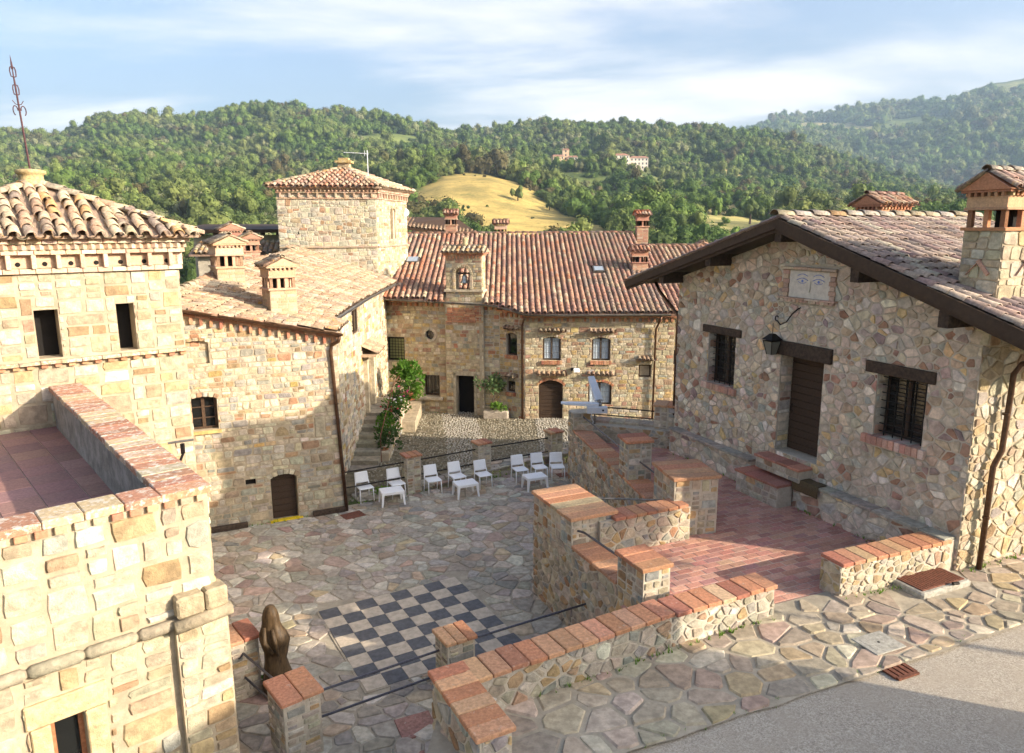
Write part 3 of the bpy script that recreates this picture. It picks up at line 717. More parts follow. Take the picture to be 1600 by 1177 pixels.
# near corner of the terrace: pier, parapet with low sills, lit inner parapet
T = Thing('terrace_wall', (*K0, 0), 'tall rubble wall at the terrace corner with brick-capped piers above the chessboard', 'wall')
rubble(T, K0 - DW * 1.25, K0 + DW * 3.0, 0, 1.78, .5, rng, PAL_BAST, .27, .21)
pier(T, K0 + DW * -.38 + EW * .5, DW, 1.7, 1.0, 1.2, 2.34, rng, PAL_BAST, tl=.28)
pier(T, K0 + DW * 2.55 + EW * .27, DW, .8, .54, 1.2, 2.36, rng, PAL_BAST, tl=.26)
coping(T, K0 + DW * .5 + EW * .25, K0 + DW * 2.15 + EW * .25, 1.78, .5, PAL_TERRA, rng, .3)
rubble(T, (1.75, 13.83), (3.75, 14.68), TZ - .05, 2.24, .42, rng, PAL_BAST, .27, .2, faces='oi', mat='stone')
coping(T, (1.95, 14.1), (3.6, 14.86), 2.24, .42, PAL_TERRA, rng, .27)
T.finish()
# wall along the chairs' side of the terrace
NA, NB = np.array([1.8, 22.75]), np.array([3.42, 14.8]); ND = (NB - NA) / np.linalg.norm(NB - NA); NE = np.array([-ND[1], ND[0]])
T = Thing('terrace_wall', (*NA, 0), 'shaded rubble wall of the terrace beside the white chairs, with brick-capped piers', 'wall')
rubble(T, NA, NB, 0, 1.78, .5, rng, PAL_BAST, .26, .2)
rubble(T, np.array([3.60, 15.10]), np.array([1.60, 14.25]), 0, 2.2, .3, rng, PAL_BAST, .26, .2, faces='o')
coping(T, NA + ND * .5 + NE * .25, NB - ND * .3 + NE * .25, 1.78, .5, PAL_TERRA, rng, .3)
pier(T, NA + ND * .3 + NE * .28, ND, .55, .6, 1.2, 2.36, rng, PAL_BAST, cap=0)
pier(T, NA + ND * 5.05 + NE * .3, ND, .62, .62, 1.4, 2.78, rng, PAL_BAST, tl=.3)
pier(T, NB + ND * -.55 + NE * .5, ND, 1.1, 1.0, 1.4, 2.76, rng, PAL_BAST, tl=.28, w=.3, h=.2)
T.finish()
# back wall of the terrace, from the far pier to the house
T = Thing('terrace_wall', (3.4, 22.2, 0), 'low back wall of the terrace under the floodlights, meeting the house corner', 'wall')
rubble(T, (5.3, 21.35), (2.1, 22.55), -.3, 2.05, .35, rng, PAL_BAST, .3, .22, faces='oi', zin=-.3)
coping(T, (2.2, 22.7), (4.4, 21.9), 2.05, .45, [((.40, .33, .25), 1), ((.34, .27, .2), 1)], rng, .5, .08, mat='paving')
pier(T, (4.75, 21.75), (.94, -.35), .75, .6, 1.2, 2.72, rng, PAL_BAST, tl=.38)
T.finish()
# front parapet by the pavement (an L in plan) and the low wall by the house corner
FA, FB = np.array([4.38, 11.40]), np.array([2.42, 10.55])
LC = np.array([-1.1, 8.95]); LE = np.array([-.40, 7.62])
T = Thing('parapet_wall', (*FB, PVZ), 'long low stone parapet with terracotta coping between pavement and courtyard', 'wall')
PAL_PARA = [((.44, .38, .29), 5), ((.50, .44, .35), 4), ((.38, .33, .25), 3), ((.47, .33, .17), 1.6), ((.33, .31, .27), 2), ((.60, .55, .46), 2), ((.40, .27, .17), 1)]
d1 = (FB - FA) / np.linalg.norm(FB - FA); n1 = np.array([d1[1], -d1[0]])         # courtyard side
def para(A, B, th, zo, extra=''):
    A, B = np.array(A), np.array(B); d = (B - A) / np.linalg.norm(B - A); n = np.array([d[1], -d[0]])
    rubble(T, B, A, PVZ - .06, 2.1, th - .03, rng, PAL_PARA, .25, .19, faces='o' + extra, mat='stone')
    fr = Fr(A + n * th, B + n * th)
    v, f = box_geo(*fr.box(.01, fr.L - .01, zo, 2.085, -th + .06, 0)); solid('retaining_wall', v, f, 'mortar_grey', T.o)
    lay_stones(T, fr, fit(voro(0, fr.L, zo, 2.1, .27, .2, rng, .5, .27, .2)), PAL_BAST, rng, 'stone_cool', .03, .01)
para(FA, FB + (.05, -.06), .42, TZ, 'eE')
para(FB + (.05, -.06), LC + (.58, -.19), .42, 0.)
para(LC + (.38, .15), LE + (.38, .18), .42, -.3, 'e')
coping(T, FA + n1 * .2, FB + (.0, .1), 2.1, .46, PAL_TERRA, rng, .29)
coping(T, FB + (-.03, .13), LC + (.45, .0), 2.1, .46, PAL_TERRA, rng, .29, over=.03)
coping(T, LC + (.19, .10), LE + (.19, .09), 2.1, .46, PAL_TERRA, rng, .27, ext=(.04, .03))
T.finish()
T = Thing('low_wall', (7, 12.6, PVZ), 'low sunlit stone wall with orange brick top beside the rusty hatch', 'wall')
rubble(T, (5.78, 12.04), (8.3, 13.07), PVZ - .05, 2.13, .46, rng, PAL_CREAM, .24, .19, mat='stone', zin=TZ)
coping(T, np.array((5.78, 12.04)) + (-.09, .21), np.array((8.3, 13.07)) + (-.09, .21), 2.13, .46, PAL_TERRA, rng, .27)
T.finish()

# ================================================================ BUILDINGS
DARK = (.02, .02, .02)
def cornice(T, fr, s0, s1, z, rng, pal=PAL_TERRA, mat='brick_plain', h=.3, out=.2, pitch=.42, parent=None, teeth=True):
    """brick cornice: a course, blocks standing out, a saw-tooth course and a top course"""
    bricks_on(T, fr, s0, s1, z, z + h * .13, -.02, out * .35, .3, pal, rng, 'cornice_brick', mat, parent)
    n = max(2, int((s1 - s0) / pitch))
    for i in range(n):
        a = s0 + (s1 - s0) * (i + .5) / n
        v, f = brick_geo(*fr.box(a - .045, a + .045, z + h * .13, z + h * .52, -.02, out * .55), .008)
        T.piece('cornice_block', seen_size(v.mean(0), .03), v, f, pick(rng, pal), mat, parent)
    bricks_on(T, fr, s0, s1, z + h * .52, z + h * .64, -.02, out * .62, .3, pal, rng, 'cornice_brick', mat, parent)
    if teeth:
        m = max(3, int((s1 - s0) / .16))
        for i in range(m):
            a = s0 + (s1 - s0) * (i + .5) / m; c = fr.p(a, z + h * .73, out * .55); k = .085
            X = (fr.t + fr.n) / 1.414 * .13; Y = (fr.n - fr.t) / 1.414 * .13
            v, f = brick_geo(c, X, Y, (0, 0, h * .15), .006); T.piece('cornice_tooth', seen_size(c, .02), v, f, pick(rng, pal), mat, parent)
    bricks_on(T, fr, s0 - out * .3, s1 + out * .3, z + h * .82, z + h, -.02, out, .3, pal, rng, 'cornice_brick', mat, parent)
def arch_ring(T, fr, s0, s1, z, rise, rng, pal, mat='stone', w=.16, depth=.04, n=7, part='arch_stone', parent=None, zt=None):
    """wedge stones of a shallow arch over an opening; they also close the corners of the square hole"""
    m = (s0 + s1) / 2; h = (s1 - s0) / 2; R = (h * h + rise * rise) / (2 * rise); cz = z + rise - R; a0 = math.asin(min(1, h / R)); top = z + rise + w
    for i in range(n):
        q = []
        for a in (-a0 * 1.12 + 2.24 * a0 * i / n, -a0 * 1.12 + 2.24 * a0 * (i + 1) / n): q.append(a)
        p = [(m + R * math.sin(q[0]), cz + R * math.cos(q[0])), (m + R * math.sin(q[1]), cz + R * math.cos(q[1])), (m + (R + w) * math.sin(q[1]), cz + (R + w) * math.cos(q[1])), (m + (R + w) * math.sin(q[0]), cz + (R + w) * math.cos(q[0]))]
        v, f = stone_geo(p, fr, depth, rng, .006, ins=.06, back=-.12, cut=.08, tilt=.1)
        T.piece(part, seen_size(v.mean(0), abs(area(p)), fr.n), v, f, pick(rng, pal), mat, parent)
    # the hole behind the arch's shoulders
    k = 8; va = [(s0 - .01, z + rise + .02), (s1 + .01, z + rise + .02)] + [(m + R * math.sin(a0 - 2 * a0 * i / k), cz + R * math.cos(a0 - 2 * a0 * i / k)) for i in range(k + 1)]
    v = [fr.p(a, b, -.03) for a, b in va] + [fr.p(a, b, -.25) for a, b in va]; nn = len(va)
    solid('arch_soffit', v, [tuple(range(nn))] + [(i, (i + 1) % nn, nn + (i + 1) % nn, nn + i) for i in range(nn)], 'mortar', parent or T.o, (.4, .34, .25))
def window(T, fr, s0, s1, z0, z1, d=-.2, frame='wood_dark', pane='pane_dark', cols=2, rows=2, curtain=False, bars=None, label=None, arch=0):
    w = MB(); t = .055
    for a, b, c, e in ((s0, s1, z0, z0 + t), (s0, s1, z1 - t, z1), (s0, s0 + t, z0 + t, z1 - t), (s1 - t, s1, z0 + t, z1 - t)): w.box(*fr.box(a, b, c, e, d - .06, d))
    if cols == 2: w.box(*fr.box((s0 + s1) / 2 - .04, (s0 + s1) / 2 + .04, z0 + t, z1 - t, d - .06, d + .012))
    for j in range(1, rows):
        zz = z0 + (z1 - z0) * j / rows; w.box(*fr.box(s0 + t, s1 - t, zz - .014, zz + .014, d - .045, d - .008))
    o = w.build('window', frame, T.o)
    if label: o['label'] = label
    for i in range(cols):
        a = s0 + t + (s1 - s0 - 2 * t) * i / cols + .005; b = s0 + t + (s1 - s0 - 2 * t) * (i + 1) / cols - .005
        v, f = box_geo(*fr.box(a, b, z0 + t, z1 - t, d - .035, d - .028)); solid('pane', v, f, pane, o)
        if curtain:
            vv = []; ff = []; kk = 9
            for q in range(kk):
                x = a + (b - a) * q / (kk - 1) * (.9); dd = d - .021 + .008 * math.sin(q * 2.2); vv += [fr.p(x, z0 + t, dd), fr.p(x, z1 - t, dd)]
            ff = [(2 * q, 2 * q + 2, 2 * q + 3, 2 * q + 1) for q in range(kk - 1)]; solid('curtain', vv, ff, 'curtain', o)
    if bars:
        nx, nz, mat, db = bars
        for i in range(nx):
            x = s0 + (s1 - s0) * (i + 1) / (nx + 1); m = MB().tube([fr.p(x, z0, db), fr.p(x, z1, db)], .011, 6); m.build('bar', mat, o)
        for j in range(nz):
            zz = z0 + (z1 - z0) * (j + .6) / nz; m = MB().tube([fr.p(s0 - .06, zz, db), fr.p(s1 + .06, zz, db)], .011, 6); m.build('bar', mat, o)
    return o
def plank_door(T, fr, s0, s1, z0, z1, d, rng, n=11, mat='wood_dark', handle=True, top=None):
    w = MB(); w.box(*fr.box(s0, s1, z0, z1, d - .05, d - .025)); o = w.build('door', mat, T.o)
    for i in range(n):
        a = z0 + (z1 - z0) * i / n + .006; b = z0 + (z1 - z0) * (i + 1) / n - .006
        v, f = brick_geo(fr.p((s0 + s1) / 2, (a + b) / 2, d - .012), fr.t * (s1 - s0 - .01), np.array([0, 0, b - a]), fr.n * .026, .006); solid('plank', v, f, mat, o)
    if handle: MB().tube([fr.p(s0 + .1, z0 + .95, d), fr.p(s0 + .1, z0 + .97, d + .05), fr.p(s0 + .1, z0 + 1.1, d + .05), fr.p(s0 + .1, z0 + 1.12, d)], .012, 6).build('handle', 'iron', o)
    return o
def gutter(T, pts, r=.07, mat='gutter', name='gutter'):
    P = [np.array(p, float) for p in pts]; v = []; f = []; n = 7
    for i, p in enumerate(P):
        t = P[min(i + 1, len(P) - 1)] - P[max(i - 1, 0)]; t[2] = 0; t /= np.linalg.norm(t); q = np.array([t[1], -t[0], 0])
        for k in range(n): a = math.pi * k / (n - 1); v.append(p + q * r * math.cos(a) + np.array([0, 0, -r * math.sin(a)]))
    for i in range(len(P) - 1):
        for k in range(n - 1): f.append((i * n + k, i * n + k + 1, (i + 1) * n + k + 1, (i + 1) * n + k))
    return solid(name, v, f, mat, T.o, None, True)
def pipe(T, pts, r=.045, mat='copper_pipe', name='downpipe', clips=()):
    o = MB().tube(pts, r, 10).build(name, mat, T.o, True)
    for c in clips: MB().tube([np.array(c) - (0, 0, .02), np.array(c) + (0, 0, .02)], r * 1.25, 10).build('bracket', mat, o)
    return o
def chimney(T, c, e, w, dp, z0, zb, ztop, rng, pal=PAL_TERRA, body='brick', bodypal=None, posts=2, tpal=PAL_TILE_PINK, tmat='tile', gable=True, ridge_along='x', label=None, tr=.07, tilt=.45, stone=False):
    """house chimney: shaft, ledges, little open loggia on posts, and a tiled gable roof"""
    e = np.array(e, float); e /= np.linalg.norm(e); q = np.array([-e[1], e[0]]); c = np.array(c[:2], float)
    H = ztop - zb; x3 = np.append(e, 0); y3 = np.append(q, 0); z3 = np.array([0, 0, 1.])
    def C(z): return np.array([c[0], c[1], z])
    v, f = box_geo(C((z0 + zb) / 2), x3 * w, y3 * dp, z3 * (zb - z0)); ch = solid('chimney', v, f, 'mortar', T.o, (.45, .36, .26))
    if label: ch['label'] = label
    k = [c - e * w / 2 - q * dp / 2, c + e * w / 2 - q * dp / 2, c + e * w / 2 + q * dp / 2, c - e * w / 2 + q * dp / 2]
    for i in range(4):
        fr = Fr(k[i], k[(i + 1) % 4])
        po = courses(0, fr.L, z0, zb, .3, .22, rng) if stone else courses(0, fr.L, z0, zb, .24, .085, rng, .0)
        for p in fit(po, amin=.001):
            vv, ff = stone_geo(p, fr, .018 if stone else .006, rng, .008 if stone else .005, ins=.06, cut=.12 if stone else .04, tilt=.1)
            T.piece('chimney_stone' if stone else 'chimney_brick', seen_size(vv.mean(0), abs(area(p)), fr.n), vv, ff, pick(rng, bodypal or pal), 'stone' if stone else 'brick_plain', ch)
    def ledge(z, h, o): vv, ff = brick_geo(C(z + h / 2), x3 * (w + 2 * o), y3 * (dp + 2 * o), z3 * h, .01); solid('ledge', vv, ff, 'brick_plain', ch, pick(rng, pal))
    ledge(zb, H * .055, .05); zl0 = zb + H * .055; zl1 = zb + H * .34
    vv, ff = box_geo(C((zl0 + zl1) / 2), x3 * (w * .45), y3 * (dp * .45), z3 * (zl1 - zl0)); solid('flue', vv, ff, 'interior_shade', ch)
    for sx, sy, L, n in ((e, q, w, posts), (q, e, dp, max(2, int(round(posts * dp / w))))):
        for side in (-1, 1):
            for i in range(n + 1):
                off = (dp if L == w and sx is e else w) / 2 - .06
                a = -L / 2 + .06 + (L - .12) * i / n; p = c + sx * a + sy * side * off
                vv, ff = box_geo((p[0], p[1], (zl0 + zl1) / 2), x3 * .085, y3 * .085, z3 * (zl1 - zl0)); solid('post', vv, ff, 'brick_plain', ch, pick(rng, pal))
    ledge(zl1, H * .045, .035)
    vv, ff = brick_geo(C(zl1 + H * .045 + H * .09), x3 * (w + .02), y3 * (dp + .02), z3 * H * .18, .008); solid('head', vv, ff, 'brick_plain', ch, pick(rng, pal))
    zt = zl1 + H * .225
    for i in range(4):
        fr = Fr(k[i], k[(i + 1) % 4]); n = max(4, int(fr.L / .11))
        for j in range(n):
            a = fr.L * (j + .5) / n; vv, ff = box_geo(*fr.box(a - .025, a + .025, zt, zt + H * .06, -.05, .06)); T.piece('dentil', seen_size(vv.mean(0), .004), vv, ff, pick(rng, pal), 'brick_plain', ch)
    zt += H * .06; ledge(zt, H * .04, .085); zt += H * .04
    # little roof: gable with its ridge along 'x' (e) or 'y' (q)
    ax, bx, la, lb = (x3, y3, w, dp) if ridge_along == 'x' else (y3, -x3, dp, w)
    la += .22; lb += .24; rise = lb / 2 * tilt
    A = [C(zt) + ax * sa * la / 2 + bx * sb * lb / 2 for sa, sb in ((-1, -1), (1, -1), (1, 1), (-1, 1))]; R0, R1 = C(zt + rise) - ax * la / 2, C(zt + rise) + ax * la / 2
    g = .04
    v = [*A, R0, R1]; f = [(0, 1, 5, 4), (2, 3, 4, 5), (0, 4, 3), (1, 2, 5), (3, 2, 1, 0)]; solid('cap', v, f, 'brick_plain', ch, pal[0][0])
    for sb in (-1, 1):
        S = -bx * sb * lb / 2 + z3 * rise; Ls = np.linalg.norm(S); S = S / Ls; U = ax * (1 if sb < 0 else -1); Nn = np.cross(U, S)
        lay_tiles(T, C(zt) + bx * sb * lb / 2, U, S, Nn, -la / 2, la / 2, -.03, Ls, lambda a, b: b < Ls + .05, tpal, rng, tmat, pitch=tr * 2.5, row=.26, r=tr, L=.34, part='cap_tile', parent=ch, lift=.01)
    ridge_tiles(T, R0 + z3 * .03, R1 + z3 * .03, tpal, rng, tmat, r=tr * 1.25, L=.34, step=.28, part='cap_tile', parent=ch)
    return ch

# ---------------------------------------------------------------- the house on the terrace (gable towards the terrace)
rng = random.Random(21)
HD = np.array([.403, -.915]); HB = np.array([.915, .403]); HA = np.array([4.94, 20.65]) + HB * .15
T = Thing('stone_house', (*(HA + HD * 4), TZ), 'stone house with brown gable boards on the terrace, painted eyes under its gable', 'house')
HS0, HS1, HM, HZ = -.62, 8.36, 3.87, 7.92
fr = Fr(HA, HA + HD)                      # outward = towards the terrace
gab = [(-.29, 1, HZ - .29 * HM + .0 - .0), (.33, 1, HZ + .33 * HM)]
holes = [(.80, 1.88, 3.83, 5.20, .32), (3.50, 4.82, 2.62, 5.0, .42), (6.24, 7.38, 3.70, 5.02, .36)]
wall_body(T, fr, HS0, HS1, TZ - .3, 8.2, gab, holes, mat='mortar_grey')
po = voro(HS0, HS1, TZ - .2, 8.2, .215, .165, rng, .5, .27, .24)
big = [(h[0] - .0, h[1] + .0, h[2], h[3]) for h in holes]
panel = (3.45, 4.98, 6.26, 7.16)
lint = [(.55, 2.08, 5.20, 5.40), (3.15, 5.05, 5.0, 5.34), (5.95, 7.55, 5.02, 5.26), (.62, 2.0, 3.62, 3.83), (6.02, 7.5, 3.48, 3.70)]
lay_stones(T, fr, fit(po, gab, big + [panel] + lint), PAL_MIX, rng, 'stone_cool', .03, .008)
# stone jambs inside the openings
for h0, h1, k0, k1, dp in holes:
    for fj in (Fr(fr.p(h0, 0, 0)[:2], fr.p(h0, 0, -dp)[:2]), Fr(fr.p(h1, 0, -dp)[:2], fr.p(h1, 0, 0)[:2])):
        fj2 = fj
        lay_stones(T, fj2, fit(courses(.02, dp - .02, k0, k1, .3, .2, rng)), PAL_MIX, rng, 'stone_cool', .012, .008)
for a, b, c, d_, e_ in ((.55, 2.08, 5.20, 5.40, .05), (3.15, 5.05, 5.0, 5.34, .08), (5.95, 7.55, 5.02, 5.26, .05)):
    v, f = brick_geo(fr.p((a + b) / 2, (c + d_) / 2, e_ / 2 - .12), fr.t * (b - a), np.array([0, 0, d_ - c]), fr.n * (.24 + e_), .015); solid('lintel', v, f, 'wood_beam', T.o)
for a, b, c, d_ in ((.62, 2.0, 3.66, 3.83), (6.02, 7.5, 3.52, 3.70)):
    bricks_on(T, fr, a, b, c, d_, -.3, .09, .13, [((.50, .30, .23), 3), ((.46, .25, .19), 3), ((.58, .42, .35), 1)], rng, 'sill_brick', 'brick_plain')
def grille(s0, s1, z0, z1, d, nx, nz, par):
    for i in range(nx): x = s0 + (s1 - s0) * (i + .5) / nx; MB().tube([fr.p(x, z0, d), fr.p(x, z1, d)], .012, 6).build('bar', 'iron', par)
    for j in range(nz): z = z0 + (z1 - z0) * (j + .5) / nz; MB().tube([fr.p(s0 - .02, z, d - .01), fr.p(s1 + .02, z, d - .01)], .011, 6).build('bar', 'iron', par)
for h0, h1, k0, k1, dp in (holes[0], holes[2]):
    o = window(T, fr, h0 + .02, h1 - .02, k0 + .02, k1 - .02, -dp + .07, 'wood_dark', 'pane_dark', 2, 1); grille(h0 + .03, h1 - .03, k0, k1, -dp * .45, 5, 8, o)
plank_door(T, fr, 3.52, 4.80, 2.64, 4.98, -.36, rng, 13)
# steps to the door
for a, b, z0, z1, dd in ((3.30, 4.72, 2.18, 2.52, .40), (3.0, 4.42, TZ, 2.08, .72)):
    v, f = box_geo(*fr.box(a, b, z0 if z0 > TZ else TZ - .02, z1 - .06, .0 if dd < .5 else .27, dd)); o = solid('door_step', v, f, 'mortar_grey', T.o)
    bricks_on(T, fr, a - .03, b + .03, z1 - .06, z1, .0, dd + .05, .42, [((.44, .20, .14), 1), ((.40, .17, .12), 1)], rng, 'step_tile', 'brick_plain', o)
    fs = Fr(fr.p(a, 0, dd)[:2], fr.p(b, 0, dd)[:2]); lay_stones(T, fs, fit(courses(0, b - a, max(TZ, z0), z1 - .06, .3, .16, rng)), PAL_PARA, rng, 'stone_cool', .02, .008, part='step_stone', parent=o)
# plinth bench along the foot
for a, b in ((-.45, 2.98), (4.45, 8.3)):
    v, f = box_geo(*fr.box(a, b, TZ - .25, 2.17, .02, .27)); o = solid('plinth', v, f, 'mortar_grey', T.o)
    fs = Fr(fr.p(a, 0, .27)[:2], fr.p(b, 0, .27)[:2]); lay_stones(T, fs, fit(voro(0, b - a, TZ - .1, 2.17, .28, .2, rng, .5, .27, .2)), PAL_MIX, rng, 'stone_cool', .022, .01)
    bricks_on(T, fr, a, b, 2.17, 2.23, 0, .33, .55, [((.36, .33, .27), 2), ((.41, .36, .28), 2)], rng, 'plinth_slab', 'paving')
# panel with painted eyes
PAL_PANEL = [((.50, .36, .27), 2), ((.46, .31, .23), 2), ((.56, .44, .34), 2)]
pn = MB(); pn.box(*fr.box(3.62, 4.84, 6.40, 7.02, -.02, .02)); po_ = pn.build('eye_panel', 'white_panel', T.o, origin=None)
po_['label'] = 'pale plaster panel painted with two blue eyes and a nose'
bricks_on(T, fr, 3.38, 5.04, 7.04, 7.10, -.02, .10, .42, PAL_PANEL, rng, 'panel_brick', 'brick_plain', po_)
bricks_on(T, fr, 3.42, 5.0, 6.30, 6.36, -.02, .09, .12, PAL_PANEL, rng, 'panel_brick', 'brick_plain', po_)
bricks_on(T, fr, 3.34, 5.06, 6.36, 6.395, -.02, .12, .42, PAL_PANEL, rng, 'panel_brick', 'brick_plain', po_)
for x in (3.50, 4.88):
    for j in range(6):
        w_ = .1 if j % 2 else .07; v, f = brick_geo(*fr.box(x - w_ + .03, x + w_ + .03, 6.40 + j * .106, 6.40 + j * .106 + .098, -.02, .05), .008); T.piece('panel_brick', seen_size(v.mean(0), .02), v, f, pick(rng, PAL_PANEL), 'brick_plain', po_)
for cx in (4.02, 4.50):
    m = MB()
    m.tube([fr.p(cx - .17 + .34 * t, 6.80 + .05 * math.sin(math.pi * t), .024) for t in np.linspace(0, 1, 9)], .008, 6)
    m.tube([fr.p(cx - .15 + .30 * t, 6.90 + .045 * math.sin(math.pi * t), .024) for t in np.linspace(0, 1, 9)], .007, 6)
    m.tube([fr.p(cx - .12 + .24 * t, 6.765 - .035 * math.sin(math.pi * t), .024) for t in np.linspace(0, 1, 7)], .006, 6)
    vv = [fr.p(cx + .036 * math.cos(a), 6.785 + .034 * math.sin(a), .023) for a in np.linspace(0, 2 * math.pi, 13)[:12]]; m.add(vv, [tuple(range(12))]); m.build('painted_eye', 'blue_paint', po_)
m = MB(); m.tube([fr.p(4.27, 6.80, .022), fr.p(4.26, 6.62, .03), fr.p(4.25, 6.55, .045)], [.012, .02, .026], 8); m.build('painted_nose', 'marble', po_)
# roof: two slopes, brown boards on the gable, rafters under the overhang
OV = .75; RB = 6.0; SR, SL = .33, .285; ZR = 8.17; EVR, EVL = 9.98, -2.25
def hp(s, b, z): q = HA + HD * s + HB * b; return np.array([q[0], q[1], z])
zr = lambda s: ZR - SR * (s - HM); zl = lambda s: ZR - SL * (HM - s)
roof = slab(T, [hp(HM, -OV, ZR - .03), hp(EVR, -OV, zr(EVR) - .03), hp(EVR, RB, zr(EVR) - .03), hp(HM, RB, ZR - .03)][::-1], .07, 'board_paint', 'roof')
slab(T, [hp(HM, -OV, ZR - .03), hp(HM, RB, ZR - .03), hp(EVL, RB, zl(EVL) - .03), hp(EVL, -OV, zl(EVL) - .03)][::-1], .07, 'board_paint', 'roof')
for (a, za), (b, zb_) in (((HM - .02, ZR), (EVR, zr(EVR))), ((HM + .02, ZR), (EVL, zl(EVL)))):
    m = MB()
    for dz0, dz1, o0, o1 in ((.04, -.20, OV + .0, OV + .045), (-.16, -.27, OV - .06, OV + .0)):
        vv = [hp(a, -o0, za + dz0), hp(b, -o0, zb_ + dz0), hp(b, -o0, zb_ + dz1), hp(a, -o0, za + dz1), hp(a, -o1, za + dz0), hp(b, -o1, zb_ + dz0), hp(b, -o1, zb_ + dz1), hp(a, -o1, za + dz1)]
        m.add(vv, [(4, 5, 6, 7), (3, 2, 1, 0), (0, 1, 5, 4), (2, 3, 7, 6), (1, 2, 6, 5), (3, 0, 4, 7)])
    m.build('gable_board', 'board_paint', T.o)
for s_, zz in ((1.45, zl(1.45)), (-.55, zl(-.55)), (6.05, zr(6.05) - .10), (8.05, zr(8.05) - .12), (HM, ZR - .05)):
    v, f = box_geo(hp(s_, -.22, zz - .30), np.append(HD, 0) * .20, np.append(HB, 0) * .95, (0, 0, .30)); solid('purlin', v, f, 'wood_beam', T.o)
for k in range(6):                         # eave rafters on the right
    b = .5 + k * .9; v, f = box_geo(hp(9.15, b, zr(9.15) - .16), np.append(HD, -SR) * 1.55, np.append(HB, 0) * .1, (0, 0, .12)); solid('rafter', v, f, 'wood_beam', T.o)
Sv = np.append(-HD, SR); Sv = Sv / np.linalg.norm(Sv); Uv = np.append(HB, 0); Nv = np.cross(Uv, Sv); Nv = Nv * (1 if Nv[2] > 0 else -1)
Ls = (EVR - HM) * math.hypot(1, SR)
lay_tiles(T, hp(EVR, 0, zr(EVR)), Uv, Sv, Nv, -OV, RB, -.04, Ls - .05, lambda u, v: True, PAL_TILE_GREY, rng, 'tile_clean', pitch=.27, row=.34, r=.105, parent=roof)
Sw = np.append(HD, SL); Sw /= np.linalg.norm(Sw); Uw = -Uv; Nw = np.cross(Uw, Sw); Nw = Nw * (1 if Nw[2] > 0 else -1)
lay_tiles(T, hp(EVL, 0, zl(EVL)), Uw, Sw, Nw, -RB, OV, -.04, (HM - EVL) * math.hypot(1, SL) - .05, lambda u, v: True, PAL_TILE_GREY, rng, 'tile_clean', pitch=.27, row=.34, r=.105, parent=roof)
ridge_tiles(T, hp(HM, -OV - .1, ZR + .08), hp(HM, RB, ZR + .08), [((.46, .37, .24), 2), ((.42, .28, .14), 1), ((.5, .43, .33), 2)], rng, 'tile', r=.15, L=.55, step=.5, parent=roof)
# sunlit side wall
fs = Fr(HA + HD * HS1, HA + HD * HS1 + HB * 5.7)
wall_body(T, fs, 0, 5.7, TZ - .5, 6.5, mat='mortar')
lay_stones(T, fs, fit(voro(0, 5.7, TZ - .3, 6.45, .25, .19, rng, .48, .25, .2)), PAL_CREAM, rng, 'stone', .035, .010)
fb = Fr(HA + HD * HS1 + HB * 5.7, HA + HD * HS0 + HB * 5.7); wall_body(T, fb, 0, fb.L, -1, 6.5, mat='mortar_grey')
fb = Fr(HA + HD * HS0 + HB * 5.7, HA + HD * HS0); wall_body(T, fb, 0, 5.7, -1, 6.6, mat='mortar_grey')
gutter(T, [hp(EVR + .06, -OV, zr(EVR) - .05), hp(EVR + .06, RB, zr(EVR) - .05)], .075, 'board_paint')
pipe(T, [hp(EVR + .02, .95, zr(EVR) - .12), hp(EVR - .3, .93, zr(EVR) - .2), hp(8.62, .75, 5.55), hp(8.53, .7, 5.35), hp(8.52, .66, 3.9), hp(8.50, .50, 3.6), hp(8.50, .46, PVZ + .0)], .052, clips=(hp(8.51, .66, 4.6), hp(8.5, .48, 2.6)))
pipe(T, [hp(EVL + .1, .25, zl(EVL) - .1), hp(EVL + .35, .2, zl(EVL) - .3), hp(-.72, .1, 5.45), hp(-.75, .08, 5.2), hp(-.75, .08, 2.5)], .052)
m = MB(); m.tube([fr.p(3.38 + .05 * math.cos(a), 5.86 + .06 * math.sin(a), .1) for a in np.linspace(.5, 5.2, 10)] + [fr.p(3.5, 5.72, .1), fr.p(3.68, 5.8, .09), fr.p(3.82, 6.0, .07), fr.p(3.95, 6.12, .05), fr.p(4.05, 6.2, -.02)], .016, 6); m.build('lantern_bracket', 'iron', T.o)
# big chimney on the sunlit slope and a second one behind the ridge
chimney(T, hp(8.12, .95, 0)[:2], HB, 1.9, .72, 5.9, 7.92, 8.97, rng, PAL_TERRA, posts=4, stone=True, bodypal=PAL_CREAM, tpal=PAL_TILE_GREY, ridge_along='x', tr=.085, label='large stone chimney with brick loggia and tiled gable cap at the roof edge', tilt=.62)
chimney(T, hp(2.35, 4.35, 0)[:2], HB, 1.15, .75, 7.4, 7.75, 8.98, rng, PAL_TERRA, posts=3, tpal=PAL_TILE_RED, ridge_along='x', tr=.075, label='terracotta chimney head with tiled cap behind the ridge', tilt=.5)
for fc, s_ in ((Fr(hp(7.76, 0, 0)[:2], hp(8.48, 0, 0)[:2]), .36), (Fr(hp(8.48, 0, 0)[:2], hp(8.48, 1.9, 0)[:2]), .62), (Fr(hp(8.48, 0, 0)[:2], hp(8.48, 1.9, 0)[:2]), 1.35)):
    for sg in (-1, 1):
        v, f = brick_geo(fc.p(s_ + sg * .09, 7.28, .03), fc.t * .21 + np.array([0, 0, -sg * .24]), fc.n * .06, fc.t * .045 + np.array([0, 0, .045]), .004); solid('chevron_brick', v, f, 'brick_plain', T.o, (.5, .3, .22))
T.finish()

